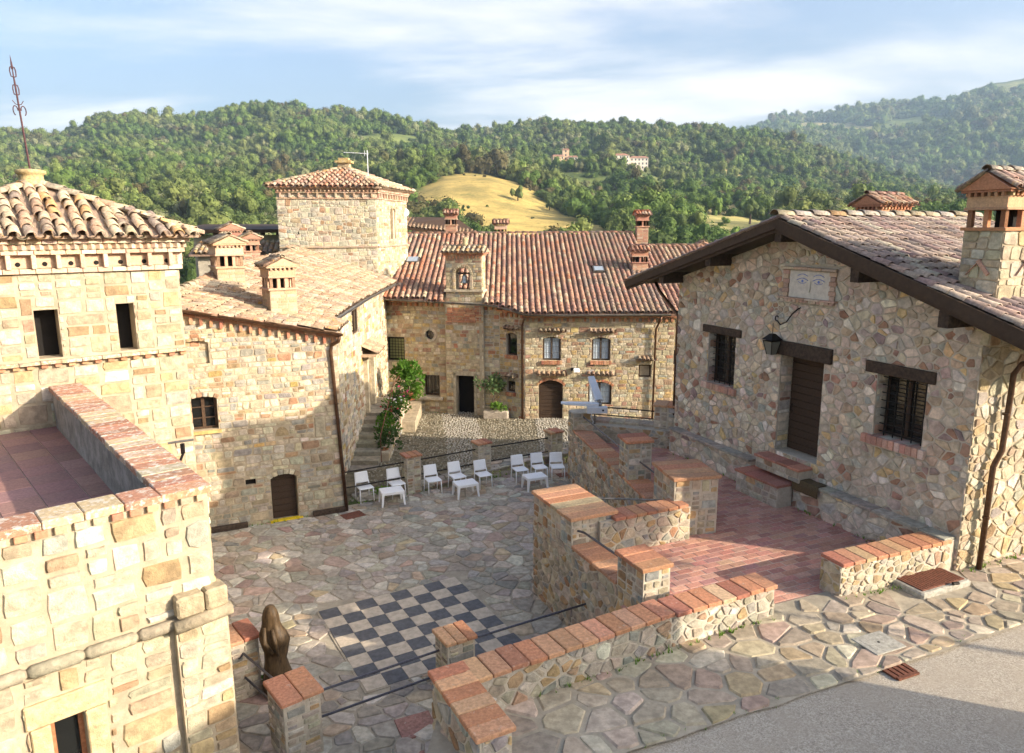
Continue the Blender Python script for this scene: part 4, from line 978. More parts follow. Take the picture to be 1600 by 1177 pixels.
# ---------------------------------------------------------------- corner tower (left, hipped roof with iron finial)
rng = random.Random(31)
TH = math.radians(39); TD = np.array([math.cos(TH), math.sin(TH)]); TNb = np.array([-TD[1], TD[0]])
TC = np.array([-8.08, 18.05]); TW = 5.0
P0 = TC - TD * TW; P1 = TC; P2 = TC + TNb * TW; P3 = P0 + TNb * TW
ctr = (P0 + P2) / 2
T = Thing('corner_tower', (*ctr, 0), 'square sunlit stone tower with hipped tile roof and tall iron finial', 'tower')
ff_ = Fr(P0, P1); s_of = TW - 2.45         # s of the measured points
holes = [(s_of - .63, s_of - .17, 5.20, 6.28, .6), (s_of + 1.0, s_of + 1.38, 5.21, 6.32, .6)]
wall_body(T, ff_, 0, TW, -1, 7.2, (), holes, mat='mortar')
lay_stones(T, ff_, fit(rough(0, TW, 1.2, 5.0, .44, .26, rng, .12), (), holes), PAL_CREAM, rng, 'stone', .035, .014)
lay_stones(T, ff_, fit(rough(0, TW, 5.2, 7.08, .36, .22, rng, .11), (), holes), PAL_CREAM, rng, 'stone', .03, .012)
for h in holes:
    m = MB(); m.box(*ff_.box(h[0], h[1], h[2], h[3], -.58, -.5)); m.build('window', 'interior_shade', T.o)
bricks_on(T, ff_, -.1, TW + .14, 5.09, 5.16, -.05, .16, .4, [((.50, .40, .26), 3), ((.45, .33, .2), 2)], rng, 'ledge_slab', 'brick_lichen')
bricks_on(T, ff_, 0, TW + .05, 5.0, 5.085, -.05, .09, .27, PAL_TERRA, rng, 'ledge_brick', 'brick_plain', gap=.13)
for A, B in ((P1, P2), (P2, P3), (P3, P0)):
    fq = Fr(A, B); wall_body(T, fq, 0, TW, -1, 7.2, mat='mortar')
fq = Fr(P1, P2); lay_stones(T, fq, fit(courses(0, TW, 3, 7.08, .38, .24, rng)), PAL_CREAM, rng, 'stone', .03, .012)
for A, B in ((P0, P1), (P1, P2), (P3, P0)):
    fq = Fr(A, B)
    v, f = box_geo(*fq.box(0, TW, 7.06, 7.5, -.05, .0)); solid('frieze', v, f, 'brick_plain', T.o, (.55, .38, .26))
    cornice(T, fq, -.05, TW + .05, 7.08, rng, [((.60, .43, .31), 3), ((.56, .38, .26), 2), ((.63, .48, .36), 2)], h=.78, out=.28, pitch=.46)
    for i in range(10):
        a = TW * (i + .5) / 10 + .0; m = MB(); cc = fq.p(a, 7.28, .012); m.tube([cc - fq.n * .02, cc + fq.n * .002], .05, 12); m.build('vent_hole', 'interior_shade', T.o)
EZ = 7.88; OVT = .42; AP = np.array([ctr[0], ctr[1], 9.12])
cn = [P0 + (-TD - TNb) * OVT, P1 + (TD - TNb) * OVT, P2 + (TD + TNb) * OVT, P3 + (-TD + TNb) * OVT]; cn = [np.array([q[0], q[1], EZ]) for q in cn]
m = MB(); m.add([*cn, AP, *[q - (0, 0, .06) for q in cn]], [(0, 1, 4), (1, 2, 4), (2, 3, 4), (3, 0, 4), (8, 7, 6, 5), (0, 5, 6, 1), (1, 6, 7, 2), (2, 7, 8, 3), (3, 8, 5, 0)], (.35, .25, .18)); roof = m.build('roof', 'brick_plain', T.o)
for i in (0, 1, 3):
    A, B = cn[i], cn[(i + 1) % 4]; U = (B - A) / np.linalg.norm(B - A); M_ = (A + B) / 2; S = AP - M_; Ls = np.linalg.norm(S); S /= Ls; N_ = np.cross(U, S); w = np.linalg.norm(B - A)
    lay_tiles(T, M_, U, S, N_, -w / 2, w / 2, -.1, Ls, lambda u, v, w=w, Ls=Ls: abs(u) < w / 2 * (1 - v / Ls) + .04, PAL_TILE_OLD, rng, 'tile', pitch=.32, row=.38, r=.125, L=.48, parent=roof, wob=2.6)
for i in (0, 1, 3): ridge_tiles(T, cn[i] + (AP - cn[i]) * .02 + (0, 0, .05), AP + (0, 0, .03), PAL_TILE_OLD, rng, 'tile', r=.14, L=.5, step=.42, parent=roof)
m = MB(); m.lathe(AP - (0, 0, .1), [(.34, 0), (.30, .12), (.26, .22), (.27, .30), (.33, .33), (.33, .40), (.24, .42), (.05, .44)], 16, (.48, .36, .18)); fb_ = m.build('finial_base', 'tile', T.o, True)
fz = AP[2] + .3; F0 = AP + (0, 0, .3)
lean = np.array([-.05, 0, 1.0])
def fp_(h, dx=0.): return F0 + lean * h + np.array([dx * .8, dx * .6, 0])
m = MB(); m.tube([fp_(0), fp_(2.0), fp_(2.35)], [.024, .020, .010], 8); m.tube([fp_(2.3), fp_(2.42), fp_(2.62)], [.024, .02, .002], 6)
for h0, s_ in ((1.35, 1), (1.35, -1)): m.tube([fp_(h0 + .02 + .11 * math.sin(a), s_ * (.03 + .055 * (1 - math.cos(a)) * .9)) for a in np.linspace(0, 4.4, 10)], .012, 6)
for h0, s_ in ((1.5, 1), (1.5, -1)): m.tube([fp_(h0, 0), fp_(h0 + .02, s_ * .06), fp_(h0 + .1, s_ * .11)], .01, 6)
for h0 in (1.72, 2.12):
    for s_ in (1, -1): m.tube([fp_(h0, 0), fp_(h0 + .02, s_ * .05), fp_(h0 + .14, s_ * .06), fp_(h0 + .22, s_ * .045), fp_(h0 + .24, 0)], .014, 6)
m.build('iron_finial', 'rust_pole', T.o)
T.finish()

# ---------------------------------------------------------------- terrace block in the left foreground
rng = random.Random(41)
BH = math.radians(41.5); BD = np.array([math.cos(BH), math.sin(BH)]); BN = np.array([-BD[1], BD[0]])
BC = np.array([-4.17, 9.55]); BW = 6.0
P0 = BC - BD * BW; P1 = BC; P2 = np.array([-9.9, 16.45]) + TD * .0
T = Thing('terrace_block', (*(BC - BD * 2.5 + BN * 2), -.3), 'sunlit block of large pale stones carrying a walled roof terrace', 'building')
f1 = Fr(P0, P1); f2 = Fr(P1, P2); BS = BW - 4.0
holes = [(BS + 1.88, BS + 2.25, .4, 1.98, .4)]
wall_body(T, f1, 0, BW, -.6, 4.5, (), holes, mat='mortar')
frame_h = (BS + 1.66, BS + 2.5, .3, 2.32)
band = (-1, BW + 1, 2.66, 2.86)
lay_stones(T, f1, fit(rough(0, BW - .62, -.5, 2.68, .38, .23, rng, .2), (), holes + [frame_h]), PAL_CREAM, rng, 'stone', .04, .016)
lay_stones(T, f1, fit(rough(0, BW, 2.86, 4.42, .42, .26, rng, .2)), PAL_CREAM, rng, 'stone', .045, .016)
for a, b, c, d_ in ((BS + 1.66, BS + 1.87, .3, 1.99), (BS + 2.26, BS + 2.5, .3, 1.99), (BS + 1.62, BS + 2.53, 2.0, 2.32)):
    v, f = brick_geo(f1.p((a + b) / 2, (c + d_) / 2, -.08), f1.t * (b - a), np.array([0, 0, d_ - c]), f1.n * .26, .015); solid('window_surround', v, f, 'stone', T.o, (.60, .46, .26))
window(T, f1, BS + 1.88, BS + 2.25, .42, 1.97, -.14, 'terracotta', 'pane_dark', 1, 1)
# torus moulding round the block and the corner buttress
for a, b in [(i * .62, i * .62 + .60) for i in range(9)]:
    v, f = tube_geo([f1.p(a, 2.76, .03), f1.p(a + .05, 2.765, .05), f1.p(b - .05, 2.765, .05), f1.p(b, 2.76, .03)], [.05, .085, .085, .05], 10); T.piece('moulding_stone', seen_size(v.mean(0), .1), v, f, pick(rng, [((.36, .31, .23), 2), ((.42, .37, .29), 1)]), 'stone', None, True)
v, f = box_geo(*f1.box(BW - .60, BW + .1, -.6, 2.70, -.1, .12)); solid('buttress', v, f, 'mortar', T.o)
fz_ = Fr(f1.p(BW - .60, 0, .12)[:2], f1.p(BW + .1, 0, .12)[:2]); lay_stones(T, fz_, fit(courses(0, .70, -.5, 2.68, .40, .25, rng)), PAL_CREAM, rng, 'stone', .035, .012)
v, f = tube_geo([f1.p(BW - .62, 2.76, .16), f1.p(BW + .14, 2.80, .16)], .095, 10); solid('moulding_stone', v, f, 'stone', T.o, (.34, .28, .19), True)
for a, b in ((BW - .58, BW - .22), (BW - .2, BW + .1)):
    v, f = brick_geo(f1.p((a + b) / 2, 3.02, .07), f1.t * (b - a), np.array([0, 0, .3]), f1.n * .28, .03); solid('corner_stone', v, f, 'stone', T.o, (.42, .34, .22))
wall_body(T, f2, 0, f2.L, -.6, 4.5, mat='mortar')
lay_stones(T, f2, fit(courses(0, f2.L, -.3, 4.42, .42, .27, rng)), PAL_CREAM, rng, 'stone', .035, .016)
# parapet inside faces, floor of the roof terrace, coping
TW2 = .52
fin = Fr(P2 - BD * TW2, P1 - BD * TW2 + BN * .02); v, f = box_geo(*fin.box(0, fin.L - .3, 3.4, 4.49, -.3, .0)); solid('parapet', v, f, 'plaster', T.o)
fin2 = Fr(P1 + BN * .38 - BD * .3, P0 + BN * .38); v, f = box_geo(*fin2.box(0, fin2.L, 3.4, 4.495, -.3, .0)); solid('parapet', v, f, 'plaster', T.o)
fl = [P0 + BN * .1, P1 - BD * .3 + BN * .1, P2 - BD * .3, P2 - BD * 5.5 - BN * 1.5]
solid('terrace_slab', [(x, y, 3.62) for x, y in fl], [(0, 1, 2, 3)], 'terrace_joint', T.o)
fq = FlatRot(P0, BD, 3.62)
for j in range(18):
    for i in range(10):
        c = fq.xy(BW - .13 - i * .62 - .31, .42 + j * .62 + .31)
        r_ = c - P1; 
        if (r_ @ BD) > -.80 - (r_ @ BN) * .0: pass
        v, f = brick_geo((c[0], c[1], 3.625), np.append(BD, 0) * .605, np.append(BN, 0) * .605, (0, 0, .03), .006); T.piece('floor_tile', seen_size(v.mean(0), .36, (0, 0, 1)), v, f, pick(rng, [((.30, .17, .15), 2), ((.27, .16, .145), 2), ((.33, .19, .16), 1)]), 'brick_plain')
PAL_COP = [((.46, .23, .14), 4), ((.42, .20, .12), 3), ((.50, .36, .22), 3), ((.44, .36, .24), 2)]
cA = P1 - BD * TW2 / 2
coping(T, P1 - BD * TW2 / 2, P2 - BD * (TW2 / 2), 4.5, TW2, PAL_COP, rng, .34, .1, mat='brick_lichen', over=.06, ext=(.06, 0))
coping(T, P0 + BN * .2, P1 + BN * .2 - BD * (TW2 + .06), 4.5, .38, PAL_COP, rng, .44, .1, mat='brick_lichen', over=.06)
bricks_on(T, f1, 0, BW + .02, 4.41, 4.495, -.1, .06, .21, PAL_COP, rng, 'ledge_brick', 'brick_plain', gap=.07)
T.finish()

# ---------------------------------------------------------------- long house with the lean-to roof (left of the courtyard)
rng = random.Random(51)
LA, LB = np.array([-8.22, 18.68]), np.array([-4.85, 20.25]); fl = Fr(LA, LB); LK = np.array([-5.5, 21.5]); LZ = np.array([-5.72, 33.4])
T = Thing('long_house', (-7.5, 24, 0), 'rambling stone house with sloping tile roof and cellar door beside the courtyard', 'house')
zv = lambda s: 6.0 - .218 * s                                   # sloping top of the front wall
reg = [(.218, 1, 6.0 - .06)]
holes = [(-.18, .50, 2.83, 3.74, .22), (1.70, 2.40, -.1, 1.34, .25), (-.20, .41, 4.60, 5.20, .09), (1.05, 1.32, 1.15, 1.32, .2)]
wall_body(T, fl, -1.6, fl.L, -.3, 6.4, reg, holes, mat='mortar')
lay_stones(T, fl, fit(courses(-1.5, fl.L, 2.2, 6.3, .27, .135, rng), reg, holes + [(1.9, 2.28, 2.4, 2.74), (2.96, 3.27, 2.26, 2.88), (-.3, .62, 3.7, 3.86)]), PAL_LEFT, rng, 'stone', .025, .010)
lay_stones(T, fl, fit(courses(-1.5, fl.L, -.05, 2.2, .31, .18, rng), reg, holes + [(1.62, 2.48, 1.2, 1.5)]), PAL_GREY, rng, 'stone', .028, .011)
arch_ring(T, fl, -.18, .50, 3.66, .07, rng, PAL_LEFT, w=.13, n=6); window(T, fl, -.17, .49, 2.84, 3.72, -.16, 'wood_brown', 'pane_dark', 2, 3, label='small arched casement window')
arch_ring(T, fl, 1.70, 2.40, 1.24, .10, rng, PAL_GREY, w=.16, n=6)
plank_door(T, fl, 1.72, 2.38, 0.02, 1.33, -.18, rng, 7, handle=False)
v, f = box_geo(*fl.box(-.22, .56, 2.74, 2.82, -.1, .08)); solid('window_sill', v, f, 'stone', T.o, (.56, .40, .16))
v, f = box_geo(*fl.box(1.62, 2.50, -.02, .045, -.05, .10)); solid('door_sill', v, f, 'yellow_paint', T.o)
arch_ring(T, fl, -.20, .41, 5.15, .05, rng, PAL_LEFT, w=.1, n=5)
lay_stones(T, Fr(fl.p(-.2, 0, -.09)[:2], fl.p(.41, 0, -.09)[:2]), fit(courses(0, .61, 4.6, 5.2, .28, .15, rng)), PAL_LEFT, rng, 'stone', .015, .01)
v, f = box_geo(*fl.box(1.05, 1.32, 1.15, 1.32, -.19, -.12)); solid('vent_slot', v, f, 'interior_shade', T.o)  # dark box stands in for the shade within the slot
# carved half-round and plaque
v = [fl.p(2.09 + .18 * math.cos(a), 2.44 + .26 * math.sin(a), .01) for a in np.linspace(0, math.pi, 12)]; v2 = [fl.p(2.09 + .18 * math.cos(a), 2.44 + .26 * math.sin(a), -.03) for a in np.linspace(0, math.pi, 12)]
solid('carved_stone', v + v2, [tuple(range(12))] + [(i, 12 + i, 12 + (i + 1) % 12, (i + 1) % 12) for i in range(12)], 'stone', T.o, (.36, .27, .15))
v, f = brick_geo(fl.p(3.115, 2.57, .0), fl.t * .27, np.array([0, 0, .58]), fl.n * .06, .015); solid('plaque', v, f, 'stone', T.o, (.42, .36, .25))
# side towards the cobbled yard
fa = Fr(LB, LK); fb = Fr(LK, LZ)
wall_body(T, fa, 0, fa.L, -.3, 5.35, mat='mortar'); lay_stones(T, fa, fit(courses(0, fa.L, -.1, 5.2, .27, .17, rng)), PAL_LEFT, rng, 'stone', .028, .010)
hb = [(4.05, 5.15, 4.35, 5.36, .12), (6.15, 7.25, 1.12, 3.15, .5)]
wall_body(T, fb, 0, fb.L, -.5, 5.6, (), hb, mat='mortar'); lay_stones(T, fb, fit(courses(0, fb.L, -.3, 5.32, .30, .18, rng), (), hb), PAL_LEFT, rng, 'stone', .03, .011)
window(T, fb, 4.07, 5.13, 4.37, 5.34, -.02, 'wood_brown', 'pane_dark', 2, 1)
plank_door(T, fb, 6.17, 7.23, 1.14, 3.13, -.4, rng, 9, 'wood_brown', handle=False)
# pilasters and tiled hood of the side door
for a in (5.85, 7.28): v, f = box_geo(*fb.box(a, a + .28, 1.12, 3.3, 0, .16)); solid('pilaster', v, f, 'stone', T.o, (.58, .48, .33))
v, f = box_geo(*fb.box(5.55, 7.85, 3.32, 3.42, -.02, .55)); hood = solid('door_hood', v, f, 'brick_plain', T.o, (.5, .36, .24))
U = fb.t; S = -fb.n * .9 + np.array([0, 0, .42]); S /= np.linalg.norm(S); N_ = np.cross(U, S)
lay_tiles(T, fb.p(6.7, 3.44, .62), U, S, N_, -1.2, 1.2, 0, .62, lambda u, v: True, PAL_TILE_PINK, rng, 'tile_clean', part='hood_tile', parent=hood, pitch=.24, row=.3, lift=0.)
for i in range(int(fb.L / .2)):
    v, f = box_geo(*fb.box(i * .2 + .03, i * .2 + .11, 5.34, 5.46, -.03, .07)); T.piece('cornice_block', seen_size(v.mean(0), .01), v, f, pick(rng, PAL_TERRA), 'brick_plain')
bricks_on(T, fb, 0, fb.L, 5.46, 5.52, -.03, .12, .3, PAL_TERRA, rng, 'cornice_brick', 'brick_plain')
# sloping cornice under the front verge
n = 22
for i in range(n):
    s_ = -1.5 + (fl.L + 1.5) * (i + .5) / n; z_ = zv(s_) - .18
    v, f = brick_geo(*fl.box(s_ - .04, s_ + .04, z_ - .16, z_ + .02, -.03, .10), .006); T.piece('cornice_block', seen_size(v.mean(0), .02), v, f, pick(rng, PAL_TERRA), 'brick_plain')
for dz, o_ in ((-.16, .10), (-.09, .15)):
    for i in range(16):
        a, b = -1.5 + (fl.L + 1.6) * i / 16 + .005, -1.5 + (fl.L + 1.6) * (i + 1) / 16 - .005
        v, f = brick_geo(fl.p((a + b) / 2, zv((a + b) / 2) + dz + .03, o_ / 2), fl.t * (b - a) + np.array([0, 0, -.218 * (b - a)]), fl.n * o_, np.array([0, 0, .06]), .006); T.piece('cornice_brick', seen_size(v.mean(0), .03), v, f, pick(rng, PAL_TERRA), 'brick_plain')
# roof: a slightly warped slope, tiles running down to the yard side
XE = -5.22
def kz(y): return float(np.interp(y, (18, 21, 24, 32, 36), (.215, .235, .315, .38, .38)))
def ez(y): return float(np.interp(y, (19.5, 21.5, 24, 34), (5.30, 5.46, 5.58, 5.66)))
XR = -9.2
def front_y(x): return 20.02 + (x + 4.88) * .466
m = MB(); ys = np.arange(17.6, 33.7, .9); 
for a, b in zip(ys[:-1], ys[1:]):
    for x0, x1 in ((XE + .4 if b < 21.5 else XE, -6.2), (-6.2, -7.2), (-7.2, -8.2), (-8.2, XR), (XR, XR - 3)):
        q = []
        for x, y in ((x0, a), (x0, b), (x1, b), (x1, a)):
            y = max(y, front_y(x)); z = ez(y) + kz(y) * (XE - max(x, XR)) - (.75 if x < XR else 0) * (XR - x) - .02; q.append((x, y, z))
        m.add(q, [(0, 1, 2, 3)], (.36, .25, .17))
roof = m.build('roof', 'brick_plain', T.o)
for y in np.arange(17.8, 33.4, .225):
    k, e = kz(y), ez(y); S = np.array([-1, 0, k]); S /= np.linalg.norm(S); U = np.array([0, 1, (ez(y + .1) - ez(y - .1)) / .2]); U /= np.linalg.norm(U); N_ = np.cross(U, S); N_ *= 1 if N_[2] > 0 else -1
    x_start = XE + (.42 if y < 21.2 else 0)
    lay_tiles(T, np.array([x_start, y, e - k * (x_start - XE)]), U, S, N_, -.1125, .1125, -.05, (x_start - XR) * math.hypot(1, k), lambda u, v, y=y, k=k, x_start=x_start: y > front_y(x_start - v / math.hypot(1, k)) - .06, PAL_TILE_PINK, rng, 'tile', pitch=.225, row=.35, r=.09, parent=roof, wob=1.3)
ridge_tiles(T, (XR, 18.2, ez(18.2) + kz(18.2) * (XE - XR) + .06), (XR, 32.6, ez(32) + kz(32) * (XE - XR) + .06), PAL_TILE_OLD, rng, 'tile', r=.14, parent=roof)
# verge board / gutter and downpipe at the front
vg = [fl.p(s_, zv(s_) + .03, .26) for s_ in np.linspace(-1.6, fl.L + .1, 7)]
gutter(T, vg, .085, 'copper_pipe'); gutter(T, [(XE + .05, 21.6, ez(21.6) - .04), (XE + .05, 27, ez(27) - .03), (XE + .05, 33.6, ez(33) - .05)], .075)
cp = fl.p(fl.L, 0, .06)
pipe(T, [fl.p(fl.L + .02, 5.12, .26), fl.p(fl.L + .0, 4.98, .2), fl.p(fl.L - .17, 4.86, .07), fl.p(fl.L - .2, 4.7, .06), fl.p(fl.L + .02, .0, .07)], .05, clips=(fl.p(fl.L - .12, 3.2, .06), fl.p(fl.L - .03, 1.2, .07)))
chimney(T, (-6.52, 20.75), (.82, .57), .74, .74, 5.45, 6.36, 7.34, rng, [((.56, .36, .23), 3), ((.60, .41, .28), 2)], posts=3, bodypal=[((.55, .38, .25), 3), ((.5, .33, .2), 2)], tpal=PAL_TILE_PINK, ridge_along='y', label='chimney with a little gabled loggia nearest the front eave')
chimney(T, (-8.75, 22.9), (.86, .5), .78, 1.3, 6.0, 6.86, 7.96, rng, [((.56, .36, .23), 3), ((.60, .41, .28), 2)], posts=3, bodypal=[((.55, .38, .25), 3), ((.5, .33, .2), 2)], tpal=PAL_TILE_OLD, ridge_along='y', label='largest gabled chimney, lichen spotted, near the ridge')
# outside stair to the side door
for i in range(7):
    v, f = brick_geo(fb.p(2.35 + .52 * i + 1.6, .08 + .16 * i / 1.0, .49), fb.t * (.56 + 3.0 - .43 * i), fb.n * .92, np.array([0, 0, .16 + .0]), .015)
    a0 = 2.2 + .52 * i; v, f = brick_geo(fb.p((a0 + 6.4) / 2, -.02 + .155 * i, .48), fb.t * (6.4 - a0), fb.n * .94, np.array([0, 0, .157]), .014); solid('stair_step', v, f, 'stone', T.o, pick(rng, [((.30, .26, .19), 1), ((.25, .22, .17), 1)]))
v, f = box_geo(*fb.box(5.9, 8.6, -.5, 1.1, .01, .95)); solid('landing', v, f, 'stone', T.o, (.36, .31, .23))
T.finish()
# low wall flanking the stair
T = Thing('stair_wall', (-4.6, 29, 0), 'low sunlit wall flanking the outside stair, lined with flower pots', 'wall')
wa, wb = fb.p(3.3, 0, 1.22)[:2], fb.p(11.6, 0, 1.0)[:2]; fw = Fr(wa, wb)
for i in range(8):
    a, b = fw.L * i / 8, fw.L * (i + 1) / 8; zt_ = .25 + .85 * min(1, i / 4.) - .3 * max(0, (i - 5) / 3.)
    v, f = box_geo(*fw.box(a, b, -.6, zt_, -.26, 0)); solid('wall', v, f, 'mortar', T.o)
    lay_stones(T, fw, fit(courses(a, b, -.5, zt_, .28, .17, rng)), PAL_LEFT, rng, 'stone', .025, .01)
    v, f = brick_geo(fw.p((a + b) / 2, zt_ + .03, -.13), fw.t * (b - a - .01), fw.n * .32, (0, 0, .06), .012); solid('coping_slab', v, f, 'stone', T.o, (.5, .42, .3))
v, f = box_geo(*fw.box(4.5, fw.L, -.6, .22, .01, .55)); solid('planting_ledge', v, f, 'stone', T.o, (.40, .33, .23))
T.finish()

# ---------------------------------------------------------------- central tower
rng = random.Random(61)
C1 = np.array([-5.95, 33.33]); th = math.radians(11.3); CDx = np.array([math.cos(th), math.sin(th)]); C0 = C1 - CDx * 4.2
CR = np.array([math.cos(math.radians(80)), math.sin(math.radians(80))]); C2 = C1 + CR * 4.3; C3 = C0 + CR * 4.3; cc = (C0 + C2) / 2
T = Thing('central_tower', (*cc, 0), 'square stone tower with low hipped roof and paired slit window, above the courtyard', 'tower')
f1 = Fr(C0, C1); f2 = Fr(C1, C2)
wall_body(T, f1, 0, 4.2, -1, 9.6, mat='mortar_grey'); lay_stones(T, f1, fit(courses(0, 4.2, 5.5, 9.42, .27, .155, rng, .4)), PAL_GREY, rng, 'stone', .03, .010)
hb = [(1.80, 2.06, 7.55, 8.95, .25), (2.22, 2.48, 7.55, 8.95, .25)]
wall_body(T, f2, 0, 4.3, -1, 9.6, (), hb, mat='mortar'); lay_stones(T, f2, fit(courses(0, 4.3, 5.0, 9.42, .30, .17, rng), (), hb), PAL_CREAM, rng, 'stone', .03, .011)
for h in hb:
    arch_ring(T, f2, h[0], h[1], 8.82, .129, rng, PAL_CREAM, w=.07, n=5); v, f = box_geo(*f2.box(h[0], h[1], h[2], h[3], -.2, -.14)); solid('window', v, f, 'render_wall', T.o)
v, f = box_geo(*f2.box(2.07, 2.21, 7.55, 8.85, -.05, .05)); solid('mullion', v, f, 'stone', T.o, (.6, .5, .36))
for A, B in ((C2, C3), (C3, C0)): fq = Fr(A, B); wall_body(T, fq, 0, fq.L, -1, 9.6, mat='mortar_grey')
for fq in (f1, f2): bricks_on(T, fq, 0, fq.L, 7.2, 7.27, -.03, .07, .3, [((.36, .28, .2), 1)], rng, 'string_course', 'brick_plain'); cornice(T, fq, -.03, fq.L + .03, 9.30, rng, [((.48, .33, .24), 3), ((.44, .28, .2), 2), ((.5, .4, .3), 1)], h=.48, out=.2, pitch=.36)
for k_ in (.75, 1.75, 2.45, 3.1): v, f = box_geo(*f1.box(k_, k_ + .12, 7.78 + .1 * (k_ > 2), 7.9 + .1 * (k_ > 2), -.1, .004)); solid('putlog_hole', v, f, 'interior_shade', T.o)
EZ = 9.80; ov = .3; AP = np.array([cc[0], cc[1], 10.75])
cn = [C0 + (-CDx - CR) * ov, C1 + (CDx - CR) * ov, C2 + (CDx + CR) * ov, C3 + (-CDx + CR) * ov]; cn = [np.array([q[0], q[1], EZ]) for q in cn]
m = MB(); m.add([*cn, AP, *[q - (0, 0, .06) for q in cn]], [(0, 1, 4), (1, 2, 4), (2, 3, 4), (3, 0, 4), (8, 7, 6, 5), (0, 5, 6, 1), (1, 6, 7, 2), (2, 7, 8, 3), (3, 8, 5, 0)], (.35, .25, .18)); roof = m.build('roof', 'brick_plain', T.o)
for i in range(4):
    A, B = cn[i], cn[(i + 1) % 4]; U = (B - A) / np.linalg.norm(B - A); M_ = (A + B) / 2; S = AP - M_; Ls = np.linalg.norm(S); S /= Ls; N_ = np.cross(U, S); w = np.linalg.norm(B - A)
    lay_tiles(T, M_, U, S, N_, -w / 2, w / 2, -.08, Ls, lambda u, v, w=w, Ls=Ls: abs(u) < w / 2 * (1 - v / Ls) + .04, PAL_TILE_OLD if i else PAL_TILE_RED, rng, 'tile', pitch=.24, row=.32, r=.1, parent=roof, wob=1.5)
    ridge_tiles(T, cn[i] + (0, 0, .05), AP + (0, 0, .03), PAL_TILE_OLD, rng, 'tile', r=.12, parent=roof)
m = MB(); m.box(AP + (0, 0, .08), (.5, 0, 0), (0, .5, 0), (0, 0, .3), (.45, .36, .24)); m.box(AP + (0, 0, .27), (.72, 0, 0), (0, .72, 0), (0, 0, .1), (.48, .36, .16)); m.box(AP + (0, 0, .38), (.45, 0, 0), (0, .45, 0), (0, 0, .12), (.45, .33, .16)); m.build('roof_vent', 'tile', T.o)
T.finish()
# television aerial and dish on that tower
ab = np.array([-6.6, 35.2, 10.2]); A_ = empty('television_aerial', ab, 'thin white television aerial on the central tower roof', 'aerial')
MB().tube([ab, ab + (0, 0, 1.35)], .022, 6).build('mast', 'white_metal', A_)
boom = MB(); boom.tube([ab + (.05, 0, 1.2), ab + (-1.1, .1, 1.27)], .016, 6); bo = boom.build('boom', 'white_metal', A_)
for i in range(10): p = ab + np.array((-.05 - .11 * i, .01 * i, 1.21 + .0065 * i)); MB().tube([p - (.02, .16, 0), p + (.02, .16, 0)], .007, 5).build('element', 'white_metal', bo)
MB().tube([ab + (-.12, 0, 1.1), ab + (-.12, 0, 1.34)], .012, 5).build('reflector', 'white_metal', bo)
db = np.array([-5.42, 37.35, 8.8]); D_ = empty('satellite_dish', db, 'white satellite dish on the far edge of the central tower', 'dish')
v_, f_ = lathe_geo((0, 0, 0), [(.01, 0), (.09, .01), (.15, .026), (.2, .05)], 18); o = put('dish', make_mesh('dish', v_, f_[:-1], 'white_plastic', None, True), db, D_); o.location = (.18, -.1, .0); o.rotation_euler = (math.radians(75), 0, math.radians(25))
MB().tube([db + (-.12, .1, -.1), db + (.2, -.05, 0)], .025, 6).build('arm', 'white_metal', D_)

# ---------------------------------------------------------------- far house across the cobbled yard
rng = random.Random(71); FZ = -.42
T = Thing('far_house', (0, 36, FZ), 'long house with red tile roof, bell gable and arched doors across the yard', 'house')
seg = {'a': ((-5.9, 33.85), (-3.0, 33.15)), 'p': ((-3.0, 32.98), (-1.25, 32.6)), 'b': ((-1.25, 32.75), (-.55, 32.55)), 'c': ((-.55, 32.55), (.56, 31.75)), 'd': ((.56, 31.75), (7.0, 31.45))}
F = {k: Fr(*q) for k, q in seg.items()}
top = {'a': 4.72, 'p': 4.6, 'b': 4.6, 'c': 4.35, 'd': 4.2}
ox = .31
hol = {'a': [(.08, .98, 2.0, 3.12, .3), (1.66 + ox, 2.17 + ox, 3.03, 3.52, .25), (1.53 + ox, 2.33 + ox, .40, 1.40, .3)], 'p': [(.47, 1.30, FZ, 1.46, .5)], 'b': [], 'c': [(.38, .96, 2.5, 3.5, .25), (.39, .85, .83, 1.35, .22)],
       'd': [(.78, 1.57, 2.35, 3.38, .22), (2.91, 3.71, 2.35, 3.36, .22), (.62, 1.67, FZ, 1.46, .25), (2.78, 3.80, .38, 1.40, .22), (4.96, 5.50, 1.61, 2.17, .15)]}
for k, fr in F.items():
    wall_body(T, fr, 0, fr.L, FZ - .4, top[k] + .4, (), hol[k], mat='mortar' if k in 'apd' else 'mortar_grey')
    extra = [(1.55 + ox, 2.28 + ox, 2.92, 3.63)] if k == 'a' else []
    lay_stones(T, fr, fit(courses(0, fr.L, FZ - .1, top[k], .28, .165, rng, .15), (), hol[k] + extra), PAL_FAC, rng, 'stone', .022, .009)
for k in ('p',):
    for A, B in ((F['a'].B, F['p'].A), (F['p'].B, F['b'].A)):
        fq = Fr(A, B); v, f = box_geo(*fq.box(0, fq.L, FZ - .3, 4.6, -.2, 0)); solid('wall', v, f, 'mortar', T.o)
